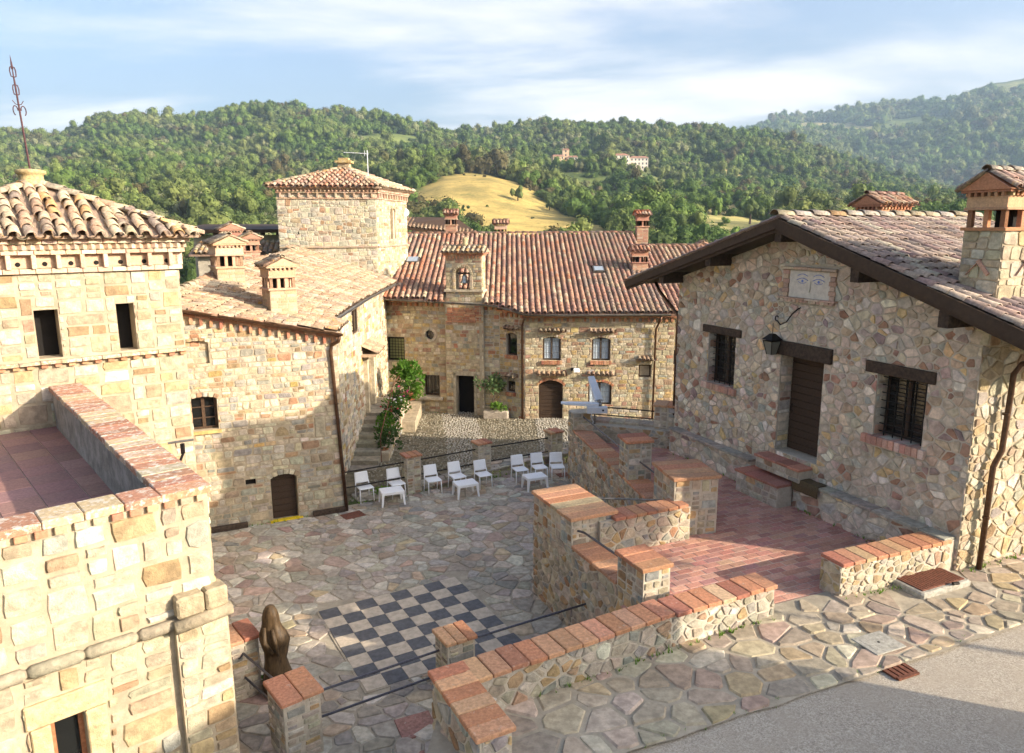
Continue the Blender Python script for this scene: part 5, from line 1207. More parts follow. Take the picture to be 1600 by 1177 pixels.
# ring of stones round the oculus
fr = F['a']; ocx, ocz = 1.915 + ox, 3.275
for i in range(12):
    a0, a1 = 2 * math.pi * i / 12, 2 * math.pi * (i + 1) / 12; p = [(ocx + r_ * math.cos(a), ocz + r_ * math.sin(a)) for r_, a in ((.21, a0), (.34, a0), (.34, a1), (.21, a1))]
    v, f = stone_geo(p, fr, .05, rng, .004, ins=.05, back=-.1, cut=.05, tilt=.05); T.piece('arch_stone', seen_size(v.mean(0), .02, fr.n), v, f, pick(rng, [((.55, .48, .36), 1)]), 'stone')
corner = MB()
for sx in (-1, 1):
    for sz in (-1, 1):
        q = [(ocx + .255 * sx, ocz + .245 * sz)] + [(ocx + .215 * math.cos(a), ocz + .215 * math.sin(a)) for a in np.linspace(0 if sx > 0 else math.pi, math.pi / 2 * sz if sx > 0 else (math.pi / 2 if sz > 0 else 3 * math.pi / 2), 6)]
        v = [fr.p(a, b, .01) for a, b in q]; corner.add(v, [tuple(range(len(v)))], (.5, .42, .3))
corner.build('oculus_ring', 'stone', T.o)
# windows and doors
o = window(T, F['a'], .10, .96, 2.02, 3.10, -.2, 'iron', 'pane_green', 1, 1); 
for i in range(6): x = .10 + .86 * (i + .5) / 6; MB().tube([F['a'].p(x, 2.02, -.17), F['a'].p(x, 3.10, -.17)], .012, 5).build('bar', 'iron', o)
for i in range(8): z = 2.02 + 1.08 * (i + .5) / 8; MB().tube([F['a'].p(.10, z, -.17), F['a'].p(.96, z, -.17)], .012, 5).build('bar', 'iron', o)
v, f = box_geo(*F['a'].box(ocx - .22, ocx + .22, ocz - .22, ocz + .22, -.2, -.16)); solid('window', v, f, 'pane_dark', T.o)
o = window(T, F['a'], 1.55 + ox, 2.31 + ox, .42, 1.38, -.25, 'wood_brown', 'pane_dark', 1, 1)
for i in range(4): x = 1.55 + ox + .76 * (i + .5) / 4; MB().tube([F['a'].p(x, .42, -.2), F['a'].p(x, 1.38, -.2)], .014, 5).build('bar', 'iron', o)
v, f = brick_geo(F['a'].p(1.93 + ox, .33, .04), F['a'].t * 1.15, F['a'].n * .28, (0, 0, .13), .02); solid('window_sill', v, f, 'stone', T.o, (.45, .40, .32))
for fr, s0, s1, z0, z1, c in ((F['c'], .38, .96, 2.5, 3.5, False), (F['c'], .39, .85, .83, 1.35, False), (F['d'], .78, 1.57, 2.35, 3.38, True), (F['d'], 2.91, 3.71, 2.35, 3.36, True), (F['d'], 2.78, 3.80, .38, 1.40, True), (F['d'], 4.96, 5.50, 1.61, 2.17, False)):
    o = window(T, fr, s0 + .01, s1 - .01, z0 + .01, z1 - .01, -.13, 'wood_brown', 'pane_sky' if c else 'pane_dark', 2 if c else 1, 1, curtain=c)
    if c:
        for j in range(4): MB().tube([fr.p(s0, z0 + (z1 - z0) * (j + .3) / 4, -.06), fr.p(s1, z0 + (z1 - z0) * (j + .3) / 4, -.06)], .007, 5).build('bar', 'gutter', o)
        MB().tube([fr.p((s0 + s1) / 2, z0, -.07), fr.p((s0 + s1) / 2, z1, -.07)], .007, 5).build('bar', 'gutter', o)
for fr, s0, s1, z, r_ in ((F['c'], .38, .96, 3.42, .08), (F['d'], .78, 1.57, 3.27, .11), (F['d'], 2.91, 3.71, 3.25, .11), (F['d'], .62, 1.67, 1.26, .20), (F['d'], 2.78, 3.80, 1.22, .18)):
    arch_ring(T, fr, s0, s1, z, r_, rng, PAL_TERRA if r_ > .15 else PAL_FAC, w=.12, n=9, mat='stone')
plank_door(T, F['d'], .64, 1.65, FZ + .12, 1.45, -.15, rng, 10, handle=False)
v, f = box_geo(*F['p'].box(.47, 1.30, FZ - .1, 1.46, -.48, -.44)); solid('door', v, f, 'interior_shade', T.o, None)['label'] = 'dark open doorway'
v, f = box_geo(*F['p'].box(.42, 1.35, FZ - .05, FZ + .06, -.05, .16)); solid('door_sill', v, f, 'yellow_paint', T.o)
for a, b, c, d_ in ((.33, .46, FZ, 1.62), (1.31, 1.44, FZ, 1.62), (.33, 1.44, 1.47, 1.66)): v, f = brick_geo(*F['p'].box(a, b, c, d_, -.06, .035), .01); solid('door_surround', v, f, 'stone', T.o, (.44, .38, .28))
for fr, a, b, z in ((F['d'], .72, 1.63, 2.23), (F['d'], 2.85, 3.77, 2.23), (F['c'], .33, 1.0, 2.4), (F['c'], .35, .9, .72)): bricks_on(T, fr, a, b, z - .05, z + .11, -.08, .09, .11, PAL_TERRA, rng, 'sill_brick', 'brick_plain')
for fr, a, b, z in ((F['d'], .62, 1.73, 3.62), (F['d'], 2.75, 3.87, 3.60), (F['d'], .50, 1.79, 1.72), (F['d'], 2.66, 3.92, 1.72), (F['d'], 4.86, 5.6, 2.40), (F['c'], .25, 1.09, 3.68), (F['c'], .28, .96, 1.55)):
    hd = solid('window_hood', *box_geo(*fr.box(a, b, z - .03, z, -.02, .2)), 'brick_plain', T.o, (.45, .3, .2)); S = -fr.n * .93 + np.array([0, 0, .36]); S /= np.linalg.norm(S)
    lay_tiles(T, fr.p((a + b) / 2, z + .01, .26), fr.t, S, np.cross(fr.t, S), -(b - a) / 2, (b - a) / 2, 0, .3, lambda u, v: v < .3, PAL_TILE_PINK, rng, 'tile_clean', part='hood_tile', parent=hd, pitch=.2, row=.3, r=.08, L=.32, lift=0.)
for k in 'abcd':
    fr = F[k]; zc = top[k]
    n = int(fr.L / .24)
    for i in range(n): v, f = box_geo(*fr.box(fr.L * (i + .5) / n - .05, fr.L * (i + .5) / n + .05, zc - .14, zc + .02, -.03, .08)); T.piece('cornice_block', seen_size(v.mean(0), .015, fr.n), v, f, pick(rng, PAL_TERRA), 'brick_plain')
    bricks_on(T, fr, -.03, fr.L + .03, zc + .02, zc + .09, -.03, .13, .3, PAL_TERRA, rng, 'cornice_brick', 'brick_plain'); bricks_on(T, fr, -.03, fr.L + .03, zc + .09, zc + .16, -.03, .2, .3, PAL_TERRA, rng, 'cornice_brick', 'brick_plain')
# main roof
SLP = .33; RZ0, RY0 = 4.46, 31.22
def rz(y): return RZ0 + SLP * (y - RY0)
def ye(x): return float(np.interp(x, (-6.2, -1.2, -.6, .65, 12), (33.0, 32.3, 32.1, RY0, RY0)))
YR = 41.0
def left_x(y): return float(np.interp(y, (33, 37.6, 37.7, 41), (-5.95, -5.2, -6.6, -6.6)))
def inr(x, y): return ye(x) - .06 < y < (YR if x < 6.65 else 39.0) and x > left_x(y)
pts = [(-5.95, 33.0), (-3.06, 32.57), (-3.06, 33.45), (-1.2, 33.45), (-1.2, 32.3), (-.6, 32.1), (.65, RY0), (6.65, RY0), (6.65, YR), (-6.4, YR), (-6.4, 37.9), (-5.3, 37.6)]
roof = slab(T, [(x, y, rz(y) - .02) for x, y in pts], .08, 'brick_plain', 'roof', col=(.3, .18, .13))
slab(T, [(6.65, RY0, rz(RY0) - .03), (12, RY0, rz(RY0) - .03), (12, 39, rz(39) - .03), (6.65, 39, rz(39) - .03)], .08, 'brick_plain', 'roof', col=(.3, .18, .13))
slab(T, [(-6.4, YR, rz(YR) - .02), (6.65, YR, rz(YR) - .02), (6.65, YR + 8, rz(YR) - 2.6), (-6.4, YR + 8, rz(YR) - 2.6)], .08, 'brick_plain', 'roof', col=(.3, .18, .13))
Sv = np.array([0, 1, SLP]); Sv /= np.linalg.norm(Sv); Nv = np.cross((1, 0, 0), Sv); hyp = math.hypot(1, SLP)
def skyl(x, y): return (abs(x + 4.92) < .33 and abs(y - 37.14) < .45) or (abs(x - 4.19) < .3 and abs(y - 35.83) < .42) or (-3.05 < x < -1.2 and y < 33.4)
for a, b in ((-6.3, -3.), (-3., 0.), (0, 3.3), (3.3, 6.65), (6.65, 11.5)):
    lay_tiles(T, (0, RY0, RZ0), (1, 0, 0), Sv, Nv, a, b, -.04 if a >= .6 else -.06, (YR - RY0) * hyp, lambda u, v: inr(u, RY0 + v / hyp) and not skyl(u, RY0 + v / hyp), PAL_TILE_RED, rng, 'tile_clean', pitch=.245, row=.33, r=.1, parent=roof, wob=.7)
ridge_tiles(T, (-6.2, YR, rz(YR) + .06), (6.6, YR, rz(YR) + .06), [((.44, .24, .15), 2), ((.40, .28, .2), 1)], rng, 'tile_clean', r=.13, parent=roof)
ridge_tiles(T, (6.7, 39.0, rz(39) + .06), (12, 39.0, rz(39) + .06), [((.44, .24, .15), 2)], rng, 'tile', r=.13, parent=roof)
eave = [(x, ye(x) - .1, rz(ye(x)) - .05) for x in (-5.9, -3.6, -1.3, -.65, .55, 2, 4.4, 6.75)]; gutter(T, eave, .075)
pipe(T, [(.55, 31.25, 4.3), (.5, 31.5, 4.1), (.45, 31.75, 3.9), (.45, 31.75, FZ)], .045); pipe(T, [(6.35, 31.15, 4.3), (6.3, 31.2, 4.1), (6.18, 31.38, 3.75), (6.15, 31.38, FZ)], .045)
for x, y, w_, h_ in ((-4.92, 37.14, .5, .62), (4.19, 35.83, .42, .5)):
    z_ = rz(y); m = MB(); m.box((x, y, z_ + .08), (w_ + .1, 0, 0), Sv * (h_ + .1), Nv * .1); sk = m.build('skylight', 'gutter', T.o); v, f = box_geo(np.array((x, y, z_ + .08)) + Nv * .056, (w_, 0, 0), Sv * h_, Nv * .01); solid('pane', v, f, 'pane_sky', sk)
# bell gable standing on the porch front
fr = F['p']; bz0, bz1 = 4.55, 6.85
bh = [(.52, 1.20, 5.38, 6.30, .0)]
bg = MB(); fb2 = Fr(fr.p(1.74, 0, -.62)[:2], fr.p(.08, 0, -.62)[:2])
for s0, s1, z0, z1 in ((.08, 1.74, bz0, 5.36), (.08, .52, 5.36, bz1), (1.20, 1.74, 5.36, bz1), (.52, 1.20, 6.30, bz1)): bg.box(*fr.box(s0, s1, z0, z1, -.6, .02))
bel = bg.build('bell_gable', 'mortar', T.o)
lay_stones(T, Fr(fr.p(0, 0, .02)[:2], fr.p(1, 0, .02)[:2]), fit(courses(.08, 1.74, bz0, bz1 - .1, .27, .17, rng), (), [(.40, 1.32, 5.36, 6.46)]), PAL_FAC, rng, 'stone', .022, .009, part='gable_stone', parent=bel)
lay_stones(T, Fr(fr.p(1.74, 0, .02)[:2], fr.p(1.74, 0, -.6)[:2]), fit(courses(0, .62, bz0, bz1 - .1, .27, .17, rng)), PAL_FAC, rng, 'stone', .022, .009, part='gable_stone', parent=bel)
for i in range(13):                          # arch and jamb stones of the bell opening
    a0, a1 = math.pi * i / 13, math.pi * (i + 1) / 13; p = [(.86 + r_ * math.cos(a), 6.0 + r_ * math.sin(a)) for r_, a in ((.34, a0), (.48, a0), (.48, a1), (.34, a1))]
    v, f = stone_geo(p, fr, .06, rng, .004, ins=.05, back=-.45, cut=.05, tilt=.05); T.piece('arch_stone', seen_size(v.mean(0), .02, fr.n), v, f, pick(rng, [((.55, .46, .32), 1), ((.48, .38, .25), 1)]), 'stone', bel)
for sx in (.40, 1.20):
    for j in range(4): v, f = brick_geo(*fr.box(sx, sx + .12, 5.38 + .155 * j, 5.38 + .155 * j + .147, -.45, .05), .01); T.piece('jamb_stone', seen_size(v.mean(0), .02, fr.n), v, f, pick(rng, [((.55, .46, .32), 1), ((.5, .38, .22), 1)]), 'stone', bel)
v, f = brick_geo(*fr.box(.0, 1.82, 5.26, 5.36, -.62, .1), .015); solid('ledge', v, f, 'stone', bel, (.5, .42, .3))
for z_, o_ in ((6.84, .06), (6.91, .13)): bricks_on(T, fr, .08 - o_, 1.74 + o_, z_, z_ + .065, -.6 - o_, .02 + o_, .28, PAL_TERRA, rng, 'cornice_brick', 'brick_plain', bel)
for j in range(11): v, f = box_geo(*fr.box(.12 + .15 * j, .2 + .15 * j, 6.72, 6.84, -.02, .07)); T.piece('cornice_block', seen_size(v.mean(0), .01), v, f, pick(rng, PAL_TERRA), 'brick_plain', bel)
A = [fr.p(s_, z_, d_) for s_, z_, d_ in ((-.1, 6.98, .22), (1.92, 6.98, .22), (1.92, 6.98, -.82), (-.1, 6.98, -.82), (-.1, 7.22, -.3), (1.92, 7.22, -.3))]
solid('gable_roof', A, [(0, 1, 5, 4), (2, 3, 4, 5), (0, 4, 3), (1, 2, 5), (3, 2, 1, 0)], 'brick_plain', bel, (.4, .27, .18))
S = -fr.n * .52 + np.array([0, 0, .24]); S /= np.linalg.norm(S); lay_tiles(T, fr.p(.91, 6.99, .24), fr.t, S, np.cross(fr.t, S), -1.0, 1.0, 0, .56, lambda u, v: v < .5, PAL_TILE_OLD, rng, 'tile', part='cap_tile', parent=bel, pitch=.22, row=.28, r=.085, L=.34, lift=.0)
ridge_tiles(T, fr.p(-.1, 7.25, -.3), fr.p(1.92, 7.25, -.3), PAL_TILE_OLD, rng, 'tile', r=.09, L=.34, step=.3, part='cap_tile', parent=bel)
m = MB(); m.lathe(fr.p(.91, 7.26, -.3), [(.13, 0), (.15, .08), (.10, .14), (.13, .24), (.11, .34), (.02, .40)], 12, (.42, .34, .2)); m.build('finial', 'tile', bel, True)
for z_ in (3.9, 4.2): bricks_on(T, fr, .05, 1.72, z_, z_ + .06, -.02, .06, .28, PAL_TERRA, rng, 'string_course', 'brick_plain')
lay_stones(T, Fr(fr.p(0, 0, .03)[:2], fr.p(1, 0, .03)[:2]), fit(courses(.1, 1.7, 3.96, 4.55, .24, .08, rng, 0)), PAL_TERRA, rng, 'brick_plain', .01, .008, part='porch_brick')
BELL = fr.p(.86, 5.62, -.3)
# chimneys of the far house
RED = [((.42, .22, .15), 3), ((.47, .28, .19), 2), ((.5, .36, .26), 1)]
chimney(T, (-3.3, 41.4), (1, 0), .62, .55, 7.3, 8.18, 9.12, rng, RED, posts=2, tpal=PAL_TILE_RED, tmat='tile_clean', ridge_along='x', label='slim brick chimney on the ridge left of the bell gable')
chimney(T, (-.6, 42.6), (1, 0), .68, .6, 6.8, 7.62, 8.6, rng, RED, posts=2, tpal=PAL_TILE_RED, tmat='tile_clean', ridge_along='x', label='chimney head showing just above the ridge')
chimney(T, (7.1, 40.9), (1, 0), .62, .55, 6.9, 8.05, 9.02, rng, RED, posts=2, tpal=[((.46, .17, .10), 2), ((.42, .2, .13), 2), ((.5, .36, .26), 1)], tmat='tile_clean', ridge_along='x', label='tall slim chimney with bright red tiled cap at the ridge end')
chimney(T, (6.15, 35.9), (1, 0), .72, .62, 5.4, 6.35, 7.25, rng, RED, posts=2, tpal=PAL_TILE_RED, tmat='tile_clean', ridge_along='x', label='brick chimney with tiled cap standing low on the roof')
chimney(T, (10.2, 40.2), (1, 0), .8, .6, 6.2, 6.5, 7.25, rng, RED, posts=2, tpal=PAL_TILE_RED, tmat='tile_clean', ridge_along='y', label='small gabled chimney head on the lower ridge')
fe_ = Fr((6.65, RY0 + .3), (6.65, YR)); 
for A, B, zt in (((6.9, 31.5), (6.9, 45), 4.2), ((-6.0, 45), (-6.0, 34), 4.5)): fq = Fr(A, B); wall_body(T, fq, 0, fq.L, -1, zt, mat='mortar_grey')
fq = Fr((6.7, 31.9), (11.5, 31.7)); wall_body(T, fq, 0, 4.8, -1, 4.4, (), [(.25, .85, 2.1, 2.75, .2)], mat='mortar_grey'); lay_stones(T, fq, fit(courses(0, 4.0, -.3, 4.3, .3, .18, rng), (), [(.25, .85, 2.1, 2.75)]), PAL_FAC, rng, 'stone', .022, .009)
o = window(T, fq, .26, .84, 2.11, 2.74, -.12, 'iron', 'pane_dark', 1, 1)
for i in range(4): x = .26 + .58 * (i + .5) / 4; MB().tube([fq.p(x, 2.11, -.08), fq.p(x, 2.74, -.08)], .012, 5).build('bar', 'iron', o)
T.finish()

bo = empty('bell', BELL, 'small bell hanging in the arched bell gable of the far house', 'bell')
MB().lathe(BELL, [(.20, 0), (.185, .05), (.13, .14), (.115, .28), (.09, .36), (.03, .40)], 18).build('bell_body', 'bell_metal', bo, True)
v, f = box_geo(BELL + (0, 0, .44), (.62, -.1, 0), (.01, .07, 0), (0, 0, .08)); solid('headstock', v, f, 'wood_dark', bo); MB().tube([BELL + (0, 0, .2), BELL + (.02, 0, -.06)], [.012, .03], 8).build('clapper', 'iron', bo)
# ---------------------------------------------------------------- roofs showing behind
rng = random.Random(81)
T = Thing('back_house', (-12.0, 37, 0), 'house with flat dark brown eaves behind the chimneys left of the central tower', 'house')
fr = Fr((-15.0, 35.4), (-9.8, 36.4)); wall_body(T, fr, 0, fr.L, 3, 7.75, mat='render_wall')
slab(T, [fr.p(-.5, 8.02, .9), fr.p(fr.L + .5, 8.02, .9), fr.p(fr.L + .5, 8.3, -5), fr.p(-.5, 8.3, -5)], .16, 'board_paint', 'roof')
for i in range(8): v, f = box_geo(fr.p(.4 + i * .7, 7.82, .4), fr.t * .1, fr.n * .9, (0, 0, .13)); solid('rafter', v, f, 'wood_beam', T.o)
fr2 = Fr((-14.0, 33.3), (-9.6, 34.1)); wall_body(T, fr2, 0, fr2.L, 2, 6.95, mat='mortar_grey')
S = np.array([-fr2.n[0], -fr2.n[1], .3]); S /= np.linalg.norm(S); r_ = slab(T, [fr2.p(-.3, 6.93, .3), fr2.p(fr2.L, 6.93, .3), fr2.p(fr2.L, 7.35, -1.2), fr2.p(-.3, 7.35, -1.2)], .08, 'brick_plain', 'roof')
lay_tiles(T, fr2.p(2.2, 6.94, .32), fr2.t, S, np.cross(fr2.t, S), -2.4, 2.2, 0, 1.5, lambda u, v: True, PAL_TILE_OLD, rng, 'tile', parent=r_)
chimney(T, (-10.25, 29.4), (.9, .42), .62, .62, 6.2, 7.15, 7.92, rng, RED, posts=2, tpal=PAL_TILE_OLD, ridge_along='y', label='brick chimney with small gabled cap, just right of the largest one')
chimney(T, (-11.7, 31.3), (.9, .42), .8, .9, 6.2, 7.3, 8.36, rng, RED, posts=2, tpal=PAL_TILE_OLD, ridge_along='y', label='gabled chimney against the trees, farthest of the left group')
T.finish()
T = Thing('outbuilding', (-3.6, 48, 0), 'small tiled roof peeping out right behind the central tower', 'house')
v, f = box_geo((-4.6, 49, 4), (5, 0, 0), (0, 5, 0), (0, 0, 7.4)); solid('wall', v, f, 'render_wall', T.o)
A = np.array([-7.4, 46.0, 8.75]); pts = [np.array([-7.6, 46.3, 8.2]), np.array([-1.9, 46.3, 7.62]), np.array([-3.6, 49.2, 8.72]), np.array([-6.6, 49.2, 8.78])]
r_ = slab(T, [pts[0], pts[1], pts[2], pts[3]], .14, 'wood_brown', 'roof')
S = pts[3] - pts[0]; S[0] = 0; S /= np.linalg.norm(S); U = pts[1] - pts[0]; U /= np.linalg.norm(U); N_ = np.cross(U, S); N_ /= np.linalg.norm(N_)
lay_tiles(T, pts[0], U, S, N_, 0, 5.7, 0, 2.9, lambda u, v: u < 5.7 - v * .55, PAL_TILE_PINK, rng, 'tile_clean', parent=r_)
T.finish()
# unseen castle wing, placed and sized so its shadow falls across the road
T = Thing('unseen_castle_wing', (15.5, 2, 0), 'tall plain stone castle wing standing beside the road bend', 'building')
WG = [(12.5, 6.95), (10.0, -6.), (18.5, -8.), (20.9, 3.75)]
for i in range(4): fq = Fr(WG[i], WG[(i + 1) % 4]); wall_body(T, fq, 0, fq.L, -1, 7.25, mat='mortar')
slab(T, [(x, y, 7.43) for x, y in WG], .18, 'brick_plain', 'roof')
T.finish()

# ================================================================ THINGS IN THE COURTYARD
rng = random.Random(91)
cb = empty('chessboard', (*(CB0 + CB1 * 1.6 + CB2 * 1.6), 0), 'giant chessboard of dark and pale paving squares set in the courtyard', 'chessboard')
e1, e2 = np.append(CB1, 0), np.append(CB2, 0)
v, f = box_geo((*(CB0 + (CB1 + CB2) * 1.6), -.002), e1 * 3.28, e2 * 3.28, (0, 0, .012)); solid('bed', v, f, 'paving_joint', cb)
for i in range(8):
    for j in range(8):
        c = CB0 + CB1 * (i + .5) * SQ + CB2 * (j + .5) * SQ; dark = (i + j) % 2 == 0
        v, f = brick_geo((c[0], c[1], .008 + rng.uniform(-.001, .001)), e1 * (SQ - .006), e2 * (SQ - .006), (0, 0, .014), .003); solid('dark_square' if dark else 'pale_square', v, f, 'slab_dark' if dark else 'slab_light', cb)

def chair_parts():
    """stacking chair, front towards -y, origin on the floor under the seat centre"""
    parts = []; w, d = .44, .42
    def seatgrid():
        v = []; f = []; n = 8; m = 8
        for top in (0, 1):
            for j in range(m + 1):
                for i in range(n + 1):
                    a = i / n * 2 - 1; b = j / m * 2 - 1; x = a * w / 2 * (1 - .03 * (b + 1) / 2); y = b * d / 2 - (.02 * (1 - a * a) if b < -.9 else 0); z = .445 - .014 * (1 - a * a) * (1 - b * b) - .02 * max(0, -b - .75) * 4 * .5
                    v.append((x, y, z - (0 if top else .022)))
        s = (n + 1) * (m + 1)
        for j in range(m):
            for i in range(n): q = (j * (n + 1) + i, j * (n + 1) + i + 1, (j + 1) * (n + 1) + i + 1, (j + 1) * (n + 1) + i); f.append(tuple(s + k for k in q)); f.append(q[::-1])
        edge = [i for i in range(n + 1)] + [j * (n + 1) + n for j in range(1, m + 1)] + [m * (n + 1) + i for i in range(n - 1, -1, -1)] + [j * (n + 1) for j in range(m - 1, 0, -1)]
        for k in range(len(edge)): a, b = edge[k], edge[(k + 1) % len(edge)]; f.append((a, b, s + b, s + a))
        return np.array(v), f
    def back():
        v = []; f = []; n, m = 8, 7
        for lay in (0, 1):
            for j in range(m + 1):
                for i in range(n + 1):
                    a = i / n * 2 - 1; t = j / m; z = .505 + .315 * t; y = .205 + .085 * t - .02 * (1 - a * a) + (.016 if lay else 0); x = a * (.215 - .012 * t) * (1 - .03 * max(0, t - .85) * 6); v.append((x, y, z - .01 * a * a * (t > .95)))
        s = (n + 1) * (m + 1)
        for j in range(m):
            for i in range(n): q = (j * (n + 1) + i, j * (n + 1) + i + 1, (j + 1) * (n + 1) + i + 1, (j + 1) * (n + 1) + i); f.append(q); f.append(tuple(s + k for k in q)[::-1])
        edge = [i for i in range(n + 1)] + [j * (n + 1) + n for j in range(1, m + 1)] + [m * (n + 1) + i for i in range(n - 1, -1, -1)] + [j * (n + 1) for j in range(m - 1, 0, -1)]
        for k in range(len(edge)): a, b = edge[k], edge[(k + 1) % len(edge)]; f.append((b, a, s + a, s + b))
        return np.array(v), f
    parts.append(('seat', *seatgrid())); parts.append(('backrest', *back()))
    for sx in (-1, 1):
        parts.append(('leg', *tube_geo([(sx * .20, -.175, .43), (sx * .205, -.195, .3), (sx * .212, -.215, 0)], [.02, .018, .014], 8)))
        parts.append(('leg', *tube_geo([(sx * .205, .20, .55), (sx * .207, .19, .43), (sx * .212, .21, .25), (sx * .215, .235, 0)], [.015, .02, .018, .014], 8)))
    return parts
CHM = [(n, make_mesh(n, v, f, 'white_plastic', None, True)) for n, v, f in chair_parts()]
def place(name, meshes, loc, rz, label, cat, group):
    o = empty(name, loc, label, cat, group); o.rotation_euler = (0, 0, rz)
    for n, me in meshes: c = bpy.data.objects.new(n, me); COL.objects.link(c); c.parent = o
    return o
CH = [(-4.43, 20.99, 31, 'white plastic chair nearest the long house, standing before the stair'), (-3.53, 21.33, 30, 'white plastic chair behind the first low table, left of the first stone post'),
      (-2.45, 21.63, 25, 'white plastic chair just right of the first stone post'), (-1.72, 21.94, 29, 'white plastic chair in the middle of the middle trio'),
      (-.92, 22.10, 27, 'white plastic chair before the second stone post, at the middle table'), (.24, 22.60, 22, 'white plastic chair behind the third table, leftmost of the last trio'),
      (.87, 22.80, 19, 'white plastic chair directly behind the third table'), (1.45, 22.85, 7, 'white plastic chair nearest the terrace wall, beside a drain cover')]
for x, y, a, lab in CH: place('garden_chair', CHM, (x, y, .013), math.radians(a), lab, 'chair', 'white chairs in a row by the railing')
def table_parts():
    P = [('table_top', *brick_geo((0, 0, .415), (.68, 0, 0), (0, .5, 0), (0, 0, .03), .012))]
    m = MB()
    for sx, sy in ((0, -1), (0, 1)): m.box((0, sy * .235, .375), (.64, 0, 0), (0, .02, 0), (0, 0, .055))
    for sx in (-1, 1): m.box((sx * .325, 0, .375), (.02, 0, 0), (0, .45, 0), (0, 0, .055))
    P.append(('apron', np.vstack(m.v), m.f))
    for sx in (-1, 1):
        for sy in (-1, 1):
            x, y = sx * .335, sy * .245; v = []
            for z, k, o in ((.40, .10, 0), (.34, .075, .003), (.0, .042, .02)):
                for a, b in ((0, 0), (1, 0), (1, 1), (0, 1)): v.append((x + sx * o - sx * a * k, y + sy * o - sy * b * k, z))
            f = [(i, (i + 1) % 4, 4 + (i + 1) % 4, 4 + i) for i in range(4)] + [(4 + i, 4 + (i + 1) % 4, 8 + (i + 1) % 4, 8 + i) for i in range(4)] + [(8, 9, 10, 11)]
            P.append(('leg', np.array(v), f if sx * sy < 0 else [q[::-1] for q in f]))
    return P
TBM = [(n, make_mesh(n, v, f, 'white_plastic')) for n, v, f in table_parts()]
for x, y, a, lab in ((-3.58, 20.74, 21, 'low white plastic table nearest the long house'), (-1.43, 21.36, 25, 'low white plastic table in the middle of the chair row'), (.70, 21.96, 22, 'low white plastic table nearest the terrace wall')):
    place('garden_table', TBM, (x, y, .013), math.radians(a), lab, 'table', 'low white tables among the chairs')

# ---- stone posts and iron rails
def post(c, e, lx, ly, z0, z1, label, grp, pal=PAL_GREY, mat='stone_cool', tl=.17):
    T = Thing('stone_post', (c[0], c[1], z0), label, 'post', grp); pier(T, c, e, lx, ly, z0, z1, rng, pal, cap=.06, tl=tl, w=.3, h=.11, mat=mat, over=.05, name='shaft'); T.finish()
PD = np.array([.86, .51])
PS = [(-3.12, 21.78), (-1.0, 23.1), (1.42, 24.38)]
for c, lab in zip(PS, ('brick-capped stone post in the row of chairs, nearest the long house', 'brick-capped stone post standing between the two trios of chairs', 'brick-capped stone post nearest the terrace wall, behind the last chairs')):
    post(c, PD, .46, .42, 0, 1.17, lab, 'posts of the railing by the chairs')
def rail(name, pts, zs, label, r=.022, mat='iron', grp=None):
    a = np.mean([p[:2] for p in pts], 0); o = empty(name, (*a, 0), label, 'railing', grp)
    for z in zs: MB().tube([(p[0], p[1], z + (p[2] if len(p) > 2 else 0)) for p in pts], r, 8).build('rail', mat, o)
    return o
q = [np.array(p) for p in PS]; u01 = (q[1] - q[0]) / np.linalg.norm(q[1] - q[0]); u12 = (q[2] - q[1]) / np.linalg.norm(q[2] - q[1])
rail('iron_railing', [(-4.95, 20.72), q[0] - PD * .24], (.5, .98), 'pair of thin iron rails from the long house to the first post')
rail('iron_railing', [q[0] + u01 * .24, q[1] - u01 * .24], (.5, .98), 'pair of thin iron rails behind the middle chairs')
rail('iron_railing', [q[1] + u12 * .24, q[2] - u12 * .24], (.5, .98), 'pair of thin iron rails behind the last trio of chairs')
# near railing between the foreground piers
post((-3.40, 10.22), (math.cos(math.radians(38)), math.sin(math.radians(38))), .58, .68, -.3, 1.05, 'brick-capped stone pier in the near foreground beside the carved figure', None, PAL_PARA, 'stone', .28)
post((-4.80, 11.72), (math.cos(math.radians(38)), math.sin(math.radians(38))), .5, .6, 0, 1.08, 'half sunlit stone pier close to the corner of the terrace block', None, PAL_PARA, 'stone', .25)
post((-1.02, 11.72), (.86, .51), .52, .5, 0, 1.05, 'brick-capped post at the chessboard corner, behind the parapet', None, PAL_GREY, 'stone_cool', .2)
rail('steel_railing', [(-3.1, 10.4), (-1.28, 11.55)], (.40, .86), 'two dark rails crossing in front of the chessboard', .021, 'rail_steel')
rail('steel_railing', [(-.76, 11.9), (1.42, 13.14)], (.40, .86), 'dark rail running from the chessboard post to the terrace wall', .021, 'rail_steel')
o = rail('steel_railing', [(-4.62, 11.45), (-3.66, 10.50)], (.42, .88), 'two slanting rails beside the carved wooden figure', .021, 'rail_steel')
MB().tube([(-4.62, 11.45, .88), (-4.85, 11.38, .62)], .021, 8).build('rail_return', 'rail_steel', o)
